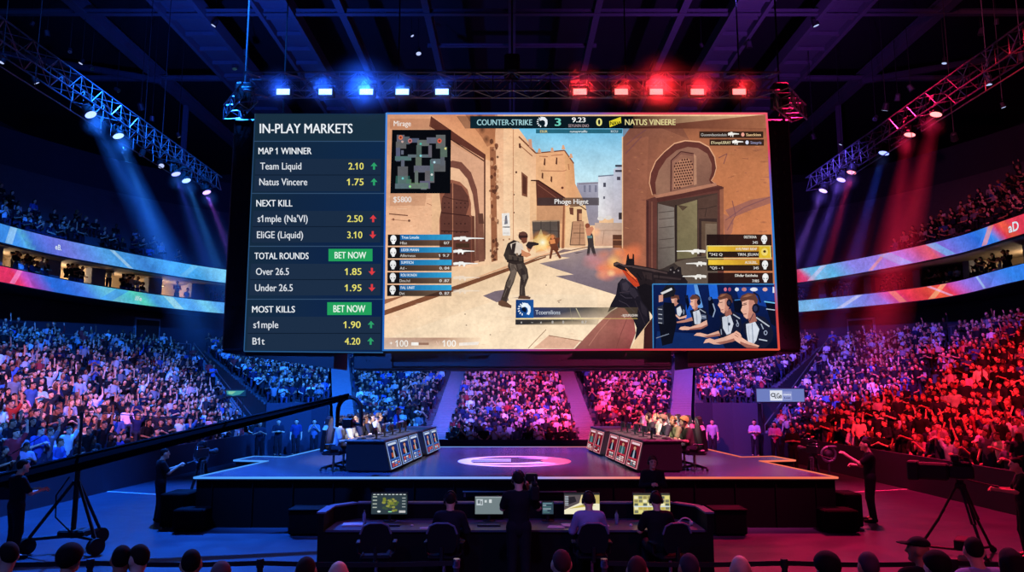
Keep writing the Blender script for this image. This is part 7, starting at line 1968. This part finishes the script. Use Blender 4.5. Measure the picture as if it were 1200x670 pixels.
# ------------------------------------------------------------------ belt barrier in the foreground
posts = [(106, 650), (305, 648), (535, 650), (708, 650), (919, 647), (1118, 645)]
PX = [ux(u, 10.0, 1.0) for u, v in posts]
M_POST = mat('barrier_post', (90, 92, 105), 0.3, 0.8)
belt_c = (18, 18, 24); names = ['leftmost', 'second from left', 'left of the centre', 'right of the centre', 'second from right', 'rightmost']
for i, x in enumerate(PX):
    r_ = empty('barrier_post', (x, 10.0, 0)); tag(r_, '%s of the six belt barrier posts in the foreground' % names[i], 'barrier post', 'belt barrier posts')
    b = MB(); b.smooth = False; b.lathe([(0.17, 0.0), (0.17, 0.02), (0.05, 0.05), (0.036, 0.06), (0.036, 0.97)], 16); b.build('post', M_POST if 1 < i < 4 else M_DARK, r_)
    b = MB(); b.lathe([(0.045, 0.93), (0.048, 0.95), (0.048, 1.02), (0.042, 1.04)], 16); b.build('belt_head', M_CHROME if 1 < i < 4 else M_BLACK, r_)
M_BELT = mat('barrier_belt', belt_c, 0.8)
P2 = [-7.6] + PX + [7.6]; nm = ['left edge', 'leftmost pair of posts', 'second and third posts', 'middle pair of posts', 'fourth and fifth posts', 'rightmost pair of posts', 'right edge']
for i in range(len(P2) - 1):
    if i == 3: continue
    a, c = P2[i] + 0.05, P2[i + 1] - 0.05
    r_ = MB(); n = 10
    vs = []
    for k in range(n + 1):
        x = a + (c - a) * k / n; z = 0.985 - 0.02 * math.sin(PI * k / n)
        vs += [(x, 9.997, z - 0.03), (x, 9.997, z + 0.03), (x, 10.003, z - 0.03), (x, 10.003, z + 0.03)]
    fs = []
    for k in range(n):
        q = k * 4; fs += [(q, q + 4, q + 5, q + 1), (q + 2, q + 3, q + 7, q + 6), (q + 1, q + 5, q + 7, q + 3), (q, q + 2, q + 6, q + 4)]
    r_.add(vs, fs); o = r_.build('barrier_belt', M_BELT); tag(o, 'black barrier belt at the %s' % nm[i] if 'edge' in nm[i] else 'black barrier belt between the %s' % nm[i], 'barrier belt', 'belts of the foreground barrier')

# ------------------------------------------------------------------ people in the front of the picture, standing with their backs to the camera
FRONT = [(4, 638, 'short', (30, 20, 18), (40, 40, 60), 'short dark hair at the left corner of the photo'), (77, 642, 'curly', (24, 18, 18), (30, 30, 40), 'dark curly hair beside the leftmost barrier post'), (138, 642, 'short', (20, 16, 18), (34, 32, 44), 'dark rounded hair right of the leftmost barrier post'), (158, 641, 'short', (36, 24, 20), (60, 40, 44), 'brown hair turned aside, close to a dark haired one'), (221, 647, 'short', (16, 14, 18), (26, 26, 34), 'black hair alone left of the second barrier post'), (255, 661, 'short', (110, 92, 88), (60, 50, 60), 'pale hair low at the bottom edge near the second post'), (357, 656, 'short', (40, 26, 22), (30, 28, 34), 'brown hair right of the second barrier post'), (394, 660, 'bald', (30, 24, 22), (40, 44, 70), 'shaved head near the left end of the control desk'),
         (657, 647, 'short', (76, 44, 48), (34, 28, 40), 'reddish hair left of the post right of centre'), (748, 655, 'short', (70, 36, 40), (34, 26, 34), 'auburn hair right of the post right of centre'), (811, 652, 'short', (60, 50, 62), (36, 30, 44), 'greying hair near the right end of the control desk'), (872, 653, 'bald', (150, 90, 90), (40, 30, 40), 'bald crown left of the fifth barrier post'), (974, 652, 'curly', (18, 14, 18), (30, 24, 36), 'wide black hair right of the fifth barrier post'), (1023, 650, 'short', (80, 60, 72), (30, 26, 40), 'grey brown hair left of the man in the cap'), (1081, 631, 'cap', (20, 16, 20), (22, 18, 24), 'a dark cap with its brim to the left'), (1104, 651, 'curly', (20, 12, 16), (26, 20, 26), 'round black hair just right of the man in the cap'), (1147, 632, 'short', (24, 16, 20), (130, 150, 190), 'dark hair and pale blue collar, taller than its neighbours'), (1188, 645, 'long', (30, 20, 24), (40, 24, 34), 'long dark hair at the right corner of the photo')]
for i, (u, v, hair, hc_, sh_, t) in enumerate(FRONT):
    top = 1.755
    Xv = -(v - 335); dy = FPX * math.cos(PITCH) - Xv * math.sin(PITCH); dz = FPX * math.sin(PITCH) + Xv * math.cos(PITCH)
    y = (top - CAM_H) / dz * dy
    if t.startswith('a dark cap'): yw = 1.0
    else: yw = R.uniform(-0.35, 0.35) + (0.9 if 'aside' in t or i == 0 else 0)
    J = make_pose(False, 0.05, R.choice(['down', 'fold']), yaw=yw); ms = person_meshes(J, 0.015, hair=hair, tag_='_front', sleeves=R.choice(['short', 'long']))
    person('spectator', ms, (ux(u, y, top), y, 0), R.uniform(-0.15, 0.15), SKINS[i % 4], sh_, (24, 24, 32), hc_, label=('foreground spectator seen from behind, ' + t), group='spectators in the foreground', hairname='cap' if hair == 'cap' else 'hair', scale=top / 1.735)

# ------------------------------------------------------------------ the full stands
PAL = [((16, 16, 20), 'black', 36), ((30, 32, 42), 'charcoal', 20), ((24, 30, 60), 'navy', 10), ((215, 215, 220), 'white', 9), ((165, 168, 176), 'light grey', 8), ((106, 110, 122), 'grey', 8), ((60, 96, 170), 'blue', 5), ((150, 44, 48), 'red', 4), ((196, 150, 150), 'pink', 2)]
PALW = [p[2] for p in PAL]
POSES = ['lap', 'clap', 'fold', 'raise', 'phone', 'stand', 'stand_clap', 'stand_raise']
POSE_TXT = {'lap': 'seated', 'clap': 'clapping', 'fold': 'arms-crossed', 'raise': 'cheering', 'phone': 'phone-holding', 'stand': 'standing', 'stand_clap': 'standing clapping', 'stand_raise': 'arm-raising'}
VAR = {}
def crowd_variant(kind, rg):
    """light figure for the packed stands: torso, head, hair, arms, legs; colour slot per vertex"""
    stand = kind.startswith('stand'); arms = {'lap': 'lap', 'clap': 'clap', 'fold': 'fold', 'raise': 'raise', 'phone': 'phone', 'stand': rg.choice(['down', 'lap']), 'stand_clap': 'clap', 'stand_raise': ('raise', 'down')}[kind]
    J = make_pose(not stand, rg.uniform(-0.05, 0.2), arms, yaw=rg.uniform(-0.5, 0.5))
    mb = MB(); slots = []
    def done(s): slots.extend([s] * (len(mb.v) - len(slots)))
    P = [(J['pelvis'], .15, .11), (J['belly'], .145, .105), (J['chest'], .185, .12), ((J['shL'] + J['shR']) / 2, .19, .075), (J['neck'] + np.array([0, 0, -.01]), .06, .05)]
    n = 7; vs = []
    for c, rx, ry in P:
        for k in range(n):
            w = 2 * PI * k / n; vs.append((c[0] + rx * math.cos(w), c[1] + ry * math.sin(w), c[2]))
    mb.add(vs, [(i * n + k, i * n + (k + 1) % n, (i + 1) * n + (k + 1) % n, (i + 1) * n + k) for i in range(len(P) - 1) for k in range(n)]); done(2)
    hc = J['headc']; Rh = J['Rh']
    def H(v): return tuple(hc + Rh @ np.array(v))
    b0 = len(mb.v); mb.ball((0, 0, 0), 1, 8, 6, (0.08, 0.098, 0.118)); mb.v[b0:] = [H((x, y, z - 0.005)) for x, y, z in mb.v[b0:]]
    mb.tube([J['neck'], H((0, -0.01, -0.07))], 0.052, 5, False); mb.tube([H((0, 0.085, 0.02)), H((0, 0.118, -0.02))], [0.012, 0.018], 4); done(0)
    if rg.random() < 0.93:
        b0 = len(mb.v); mb.ball((0, 0, 0), 1, 8, 5, (0.092, 0.104, 0.10)); mb.v[b0:] = [H((x, y - 0.028, z + 0.042)) for x, y, z in mb.v[b0:]]
        if rg.random() < 0.25: mb.tube([H((0, -0.06, 0.02)), H((0, -0.10, -0.2))], [0.09, 0.06], 6)
        done(1)
    long_ = rg.random() < 0.4
    for q in 'LR':
        m = J['sh' + q] + (J['el' + q] - J['sh' + q]) * 0.7
        mb.tube([J['sh' + q] + np.array([0, 0, 0.02]), m], [0.072, 0.058], 5); done(2)
        mb.tube([m, J['el' + q], J['wr' + q]], [0.046, 0.042, 0.03], 5, False); d = J['wr' + q] - J['el' + q]; d = d / np.linalg.norm(d); done(2 if long_ else 0)
        mb.tube([J['wr' + q], J['wr' + q] + d * 0.09, J['wr' + q] + d * 0.17], [0.03, 0.045, 0.02], 5); done(0)
    for q in 'LR':
        mb.tube([J['hip' + q], J['kn' + q], J['an' + q]], [0.095, 0.075, 0.055], 5); done(3)
    return np.array(mb.v), mb.f, np.array(slots), kind


rgv = random.Random(21)
VARS = [crowd_variant(k, rgv) for k in POSES for _ in range(2)]
HQ = {}
for k in POSES:
    for fem in (False, True):
        stand = k.startswith('stand'); arms = {'lap': 'lap', 'clap': 'clap', 'fold': 'fold', 'raise': 'raise', 'phone': 'phone', 'stand': 'lap' if fem else 'down', 'stand_clap': 'clap', 'stand_raise': ('raise', 'down')}[k]
        J = make_pose(not stand, 0.08, arms, yaw=-0.25 if fem else 0.2, nod=0.05)
        HQ[(k, fem)] = person_meshes(J, 0.022, female=fem, hair='long' if fem else 'short', sleeves='long' if k in ('fold', 'lap') else 'short', shoes=False, tag_='_spectator')

CAND = []
rs = random.Random(99)
def seat_rows(sec, label, dens, stand_p, raise_p, tmax=1.0):
    I, O, K, z0, z1 = sec['I'], sec['O'], sec['K'], sec['z0'], sec['z1']
    for k in range(K):
        t = (k + 0.62) / K
        if t > tmax: break
        z = z0 + (z1 - z0) * k / (K - 1)
        P = [a.lerp(c, t) for a, c in zip(I, O)]
        L = [0]
        for a, c in zip(P, P[1:]): L.append(L[-1] + (c - a).length)
        s = 0.3 + (k % 2) * 0.2; n = 0
        while s < L[-1] - 0.25:
            i = 0
            while L[i + 1] < s: i += 1
            f = (s - L[i]) / (L[i + 1] - L[i])
            p = P[i].lerp(P[i + 1], f); d = (I[i].lerp(I[i + 1], f) - O[i].lerp(O[i + 1], f)).normalized()
            s += 0.45 + rs.uniform(-0.03, 0.05); n += 1
            aisle = 'side' in label and abs(((L[-1] - s) % 9.5) - 0.5) < 0.5
            if aisle or rs.random() > dens: continue
            CAND.append((p.x + rs.uniform(-.05, .05), p.y + rs.uniform(-.05, .05), z, math.atan2(d.y, d.x) - PI / 2 + rs.uniform(-.35, .35), label, k, stand_p, raise_p))


for sec in SECTIONS:
    nme = sec['name']
    if nme in ('stand_left', 'stand_right'): seat_rows(sec, 'side ' + nme[6:], 0.97, 0.28, 0.16 if 'left' in nme else 0.08)
    elif 'corner' in nme: seat_rows(sec, nme, 0.94, 0.04, 0.02)
    else: seat_rows(sec, nme, 0.95, 0.03, 0.02, 0.62)
def upper(U, s, z0, rows, dens, lab, y0, y1):
    for k in range(rows):
        P = offset(resample(U, 90), -(0.3 + 0.85 * k + 0.5) * s)
        acc = 0
        for a, c in zip(P, P[1:]):
            acc += (c - a).length
            m = (a + c) / 2
            if m.y < y0 or m.y > y1: continue
            d = (c - a).normalized(); nrm = Vector((d.y, -d.x)) * s
            for q in range(max(1, int((c - a).length / 0.58))):
                if rs.random() > dens: continue
                w = a.lerp(c, (q + 0.5) / max(1, int((c - a).length / 0.58)))
                CAND.append((w.x, w.y, z0 + 0.5 * k, math.atan2(nrm.y, nrm.x) - PI / 2 + rs.uniform(-.4, .4), lab, k, 0.06, 0.02))
upper(UP_L, 1, 11.6, 16, 0.62, 'upper left', 26, 47); upper(UP_R, -1, 11.6, 17, 0.85, 'upper right', 24, 49)
upper(UP_L, 1, 11.6, 5, 0.3, 'upper left', 47, 53)
for path, s in ((RIB_L, 1), (RIB_R, -1)):
    for off, dens, z in ((0.9, 0.75, 9.73), (1.7, 0.55, 9.73)):
        P = offset(resample(path, 170), -off * s)
        pil = [o.bound_box for o in bpy.data.objects if o.name.startswith(('pillar_suite', 'wall_divider'))]
        pil = [Vector(((b[0][0] + b[6][0]) / 2, (b[0][1] + b[6][1]) / 2)) for b in pil]
        for a, c in zip(P, P[1:]):
            if 26 < a.y < 60 and rs.random() < dens and all((Vector((a.x, a.y)) - w).length > 1.2 for w in pil):
                d = (c - a).normalized(); nrm = Vector((d.y, -d.x)) * s
                CAND.append((a.x, a.y, z - (0.45 if off < 1 else 0.0), math.atan2(nrm.y, nrm.x) - PI / 2 + rs.uniform(-.5, .5), 'suite', 0, 0.5, 0.0))

NEAR = []; FAR = []
for c in CAND:
    x, y, z = c[:3]
    u, v = project(x, y, z + 1.1)
    if not (-170 < u < 1370 and v < 720): continue
    if y > 28 and 320 < u < 880 and v < 395: continue
    if 'side' in c[4] and 2 < u < 1198: NEAR.append((math.hypot(x, y), u, v, c))
    else: FAR.append(c)
NEAR.sort(key=lambda q: q[0])
LIM = 268
FAR += [q[3] for q in NEAR[LIM:]]
NEAR = NEAR[:LIM]
ORDW = ['first', 'second', 'third', 'fourth', 'fifth', 'sixth', 'seventh', 'eighth', 'ninth', 'tenth', 'eleventh', 'twelfth'] + ['%dth' % k for k in range(13, 60)]
by = {}
for q in NEAR: by.setdefault((q[3][4], q[3][5]), []).append(q)
for (lab, row), lst in by.items():
    side = lab.split()[1]
    lst.sort(key=lambda q: q[1] if side == 'left' else -q[1])
    for j, (dist, u, v, c) in enumerate(lst):
        x, y, z, rz, _, k, sp, rp = c
        r_ = rs.random()
        pose = rs.choices(['stand', 'stand_clap', 'stand_raise'], [3, 2, 3 if side == 'left' else 1])[0] if r_ < sp + (0.2 if k < 2 else 0) else rs.choices(['lap', 'clap', 'fold', 'phone', 'raise'], [6, 5, 1.5, 1.2, rp * 22])[0]
        fem = rs.random() < 0.3; pal = rs.choices(PAL, PALW)[0]; sc_ = rs.uniform(0.95, 1.05)
        lb = '%s spectator in %s, %s in from the %s photo edge, %s row of the %s stand' % (POSE_TXT[pose], pal[1], ORDW[j], side, ORDW[row], side)
        if len(lb.split()) > 16: lb = '%s spectator in %s, %s from %s photo edge, %s row' % (POSE_TXT[pose].split()[-1], pal[1], ORDW[j], side, ORDW[row])
        person('spectator', HQ[(pose, fem)], (x, y, z), rz, rs.choices(SKINS, [4, 4, 3, 3, 2, 1])[0], tuple(min(255, int(a * rs.uniform(0.85, 1.15))) for a in pal[0]), rs.choice([(28, 30, 44), (40, 50, 80), (22, 22, 26)]), rs.choice(HAIRS), label=lb, group='spectators in the front rows', scale=sc_ * 0.93)

# everybody else in the stands: far too many to count
Vs, Fs, Cs = [], [], []; base = 0; loops = []; tot = []
def crowd_mesh(cands):
    V_all = []; C_all = []; L_all = []; S_all = []; base = 0
    vf = []
    for V, F, S, kind in VARS:
        vf.append((np.concatenate([np.array(f) for f in F]), np.array([len(f) for f in F])))
    for (x, y, z, rz, lab, k, sp, rp) in cands:
        r_ = rs.random()
        if lab == 'suite': pose = rs.choice(['stand', 'lap', 'fold', 'stand_clap'])
        elif r_ < sp: pose = rs.choices(['stand', 'stand_clap', 'stand_raise'], [3, 2, 2 if rp > 0.1 else 0.5])[0]
        else: pose = rs.choices(['lap', 'clap', 'fold', 'phone', 'raise'], [6, 5, 1.5, 1, rp * 18])[0]
        vi = POSES.index(pose) * 2 + (rs.random() < 0.5)
        V, F, S, kind = VARS[vi]
        s = rs.uniform(0.94, 1.06) * ((0.9 if 'side' in lab else 1.0) if 'side' in lab or 'upper' in lab or lab == 'suite' else 0.84); c, sn = math.cos(rz) * s, math.sin(rz) * s
        W_ = np.stack([V[:, 0] * c - V[:, 1] * sn + x, V[:, 0] * sn + V[:, 1] * c + y, V[:, 2] * s + z], 1)
        pal = rs.choices(PAL, PALW)[0][0]; f = rs.uniform(0.8, 1.2)
        tab = np.array([lin(rs.choices(SKINS, [4, 4, 3, 3, 2, 1])[0]), lin(rs.choice(HAIRS)), tuple(min(1, q * f) for q in lin(pal)), lin(rs.choice([(28, 30, 44), (40, 50, 80), (22, 22, 26)]))])
        V_all.append(W_); C_all.append(tab[S]); L_all.append(vf[vi][0] + base); S_all.append(vf[vi][1]); base += len(V)
    V = np.concatenate(V_all).astype(np.float32); C = np.concatenate(C_all); L = np.concatenate(L_all).astype(np.int32); S = np.concatenate(S_all)
    me = bpy.data.meshes.new('crowd'); me.vertices.add(len(V)); me.vertices.foreach_set('co', V.ravel())
    me.loops.add(len(L)); me.loops.foreach_set('vertex_index', L)
    me.polygons.add(len(S)); st_ = np.concatenate([[0], np.cumsum(S)[:-1]]).astype(np.int32); me.polygons.foreach_set('loop_start', st_)
    me.update(calc_edges=True); me.validate()
    a = me.color_attributes.new('Col', 'FLOAT_COLOR', 'POINT')
    a.data.foreach_set('color', np.concatenate([C, np.ones((len(C), 1))], 1).astype(np.float32).ravel())
    me.polygons.foreach_set('use_smooth', [True] * len(me.polygons))
    me.materials.append(M_CROWD)
    return me


o = bpy.data.objects.new('crowd', crowd_mesh(FAR)); COL.objects.link(o)
tag(o, 'packed crowd filling the stands all round the arena', 'crowd', None, 'stuff')
print('near', len(NEAR), 'far', len(FAR))

# ------------------------------------------------------------------ rails and boards in the stands
def board(label, quad_y, u0, v0, u1, v1, paint):
    x0, y0, z0 = at_y(u0, v1, quad_y); x1, _, z1 = at_y(u1, v0, quad_y)
    r_ = empty('sign_board', ((x0 + x1) / 2, quad_y, z0)); tag(r_, label, 'sign')
    w, h = x1 - x0, z1 - z0
    b = MB(); b.bbox((-w / 2 - 0.05, 0.0, -0.05), (w / 2 + 0.05, 0.12, h + 0.05), 0.02); b.bbox((-w * 0.4, 0.03, -max(0.05, z0 - 1.5)), (-w * 0.4 + 0.06, 0.09, 0), 0.01); b.bbox((w * 0.4 - 0.06, 0.03, -max(0.05, z0 - 1.5)), (w * 0.4, 0.09, 0), 0.01); b.build('case', M_BLACK, r_)
    pic = Pic(lambda u, v, l: (-w / 2 + u * w, -0.006 - l, h * (1 - v)), 0.0008); paint(pic); pic.mb.build('face', M_SCREEN, r_, True)
    return r_
def f_lg(q):
    q.rect(0, 0, 1, 1, (110, 125, 190)); q.rect(0.28, 0.12, 0.54, 0.92, (222, 226, 240)); q.disc(0.345, 0.48, 0.05, 0.16, (40, 44, 60), n=12); q.disc(0.345, 0.48, 0.03, 0.09, (222, 226, 240), n=10); q.text('LGn', 0.38, 0.34, 0.52, 0.74, (30, 34, 50), 1, 0.04); q.rect(0.54, 0.2, 0.74, 0.9, (140, 150, 205)); q.text('mwes', 0.56, 0.34, 0.72, 0.52, (225, 230, 245), 1, 0.03); q.text('Lon', 0.58, 0.62, 0.70, 0.76, (60, 66, 110), 1, 0.03)
board('lilac sign board with a white logo square at the right corner wall', 37.9, 887, 455.5, 942, 470.5, f_lg)
def f_green(q):
    q.rect(0, 0, 1, 1, (16, 60, 110)); q.poly([(0.0, 0.1), (0.95, 0.1), (0.7, 0.75), (0.35, 0.95), (0.05, 0.7)], (60, 150, 160)); q.poly([(0.1, 0.2), (0.5, 0.2), (0.3, 0.7), (0.12, 0.6)], (130, 200, 170))
board('small blue green screen hanging at the left corner wall', 37.3, 265, 457, 288, 464, f_green)
M_RAIL = mat('hand_rail', (120, 124, 140), 0.4, 0.7)
def rail(label, pts, h=1.0):
    r_ = empty('hand_rail', pts[0]); tag(r_, label, 'rail', 'hand rails in the stands')
    o = Vector(pts[0]); P = [Vector(p) - o for p in pts]
    b = MB(); b.tube([p + Vector((0, 0, h)) for p in P], 0.03, 6); b.tube([p + Vector((0, 0, h * 0.5)) for p in P], 0.02, 6); b.build('bar', M_RAIL, r_)
    for p in P: b = MB(); b.tube([p, p + Vector((0, 0, h))], 0.025, 6); b.build('rail_post', M_RAIL, r_)
for s, t in ((-1, 'left'), (1, 'right')):
    sec = SECTIONS[0 if s < 0 else 1]
    E0 = [sec['I'][-1].lerp(sec['O'][-1], k / 17) for k in (0, 4, 8, 12, 16)]
    rail('steel hand rail down the stage end of the %s stand' % t, [(p.x, p.y, 0.45 + (4.95 if s < 0 else 5.45) * k / 16) for p, k in zip(E0, (0, 4, 8, 12, 16))])
    P = resample(V2(*LO2) if s < 0 else V2(*mir(LO2)), 14)
    rail('steel hand rail along the back row of the %s stand' % t, [(p.x, p.y, 5.4 if s < 0 else 5.9) for p in P[5:]], 1.0)
for s, t in ((-1, 'left'), (1, 'right')):
    x, y = (s * 21.5, 56.0)
# lit exit signs and a doorway under the balconies
for path, s, u, t in ((RIB_L, 1, 207, 'left'), (RIB_R, -1, 985, 'right')):
    P = resample(path, 200); best = min(P, key=lambda p: abs(project(p.x, p.y, 8)[0] - u) if p.y > 12 else 1e9); k = P.index(best); q = offset(P, -3.05 * s)[k]; d = (P[k + 1] - P[k]).normalized()
    M = Matrix.Translation((q.x, q.y, 0)) @ Matrix.Rotation(math.atan2(d.y, d.x) + (PI if s < 0 else 0), 4, 'Z')
    b = MB(); b.box((-0.9, -0.1, 5.5), (0.9, 0.12, 8.2), M); o = b.build('door_%d' % (1 if s > 0 else 2), M_BLACK); tag(o, None, None, None, 'structure')
    b = MB(); b.bbox((-1.05, -0.02, 5.5), (-0.9, 0.2, 8.3), 0.02, M); b.bbox((0.9, -0.02, 5.5), (1.05, 0.2, 8.3), 0.02, M); b.bbox((-1.05, -0.02, 8.2), (1.05, 0.2, 8.35), 0.02, M); o = b.build('trim_%d' % (3 if s > 0 else 4), M_PILLAR); tag(o, None, None, None, 'structure')
    r_ = empty('exit_lamp', (q.x, q.y, 8.45)); r_.rotation_euler = (0, 0, math.atan2(d.y, d.x) + (PI if s < 0 else 0)); tag(r_, 'small lit lamp over the doorway under the %s balcony' % t, 'sign light')
    b = MB(); b.bbox((-0.25, 0.2, -0.08), (0.25, 0.3, 0.12), 0.02); b.build('case', M_BLACK, r_)
    b = MB(); b.box((-0.2, 0.3, -0.05), (0.2, 0.31, 0.09)); b.build('lens', mat_emit('exit_lens', (150, 220, 210), 1.5), r_)
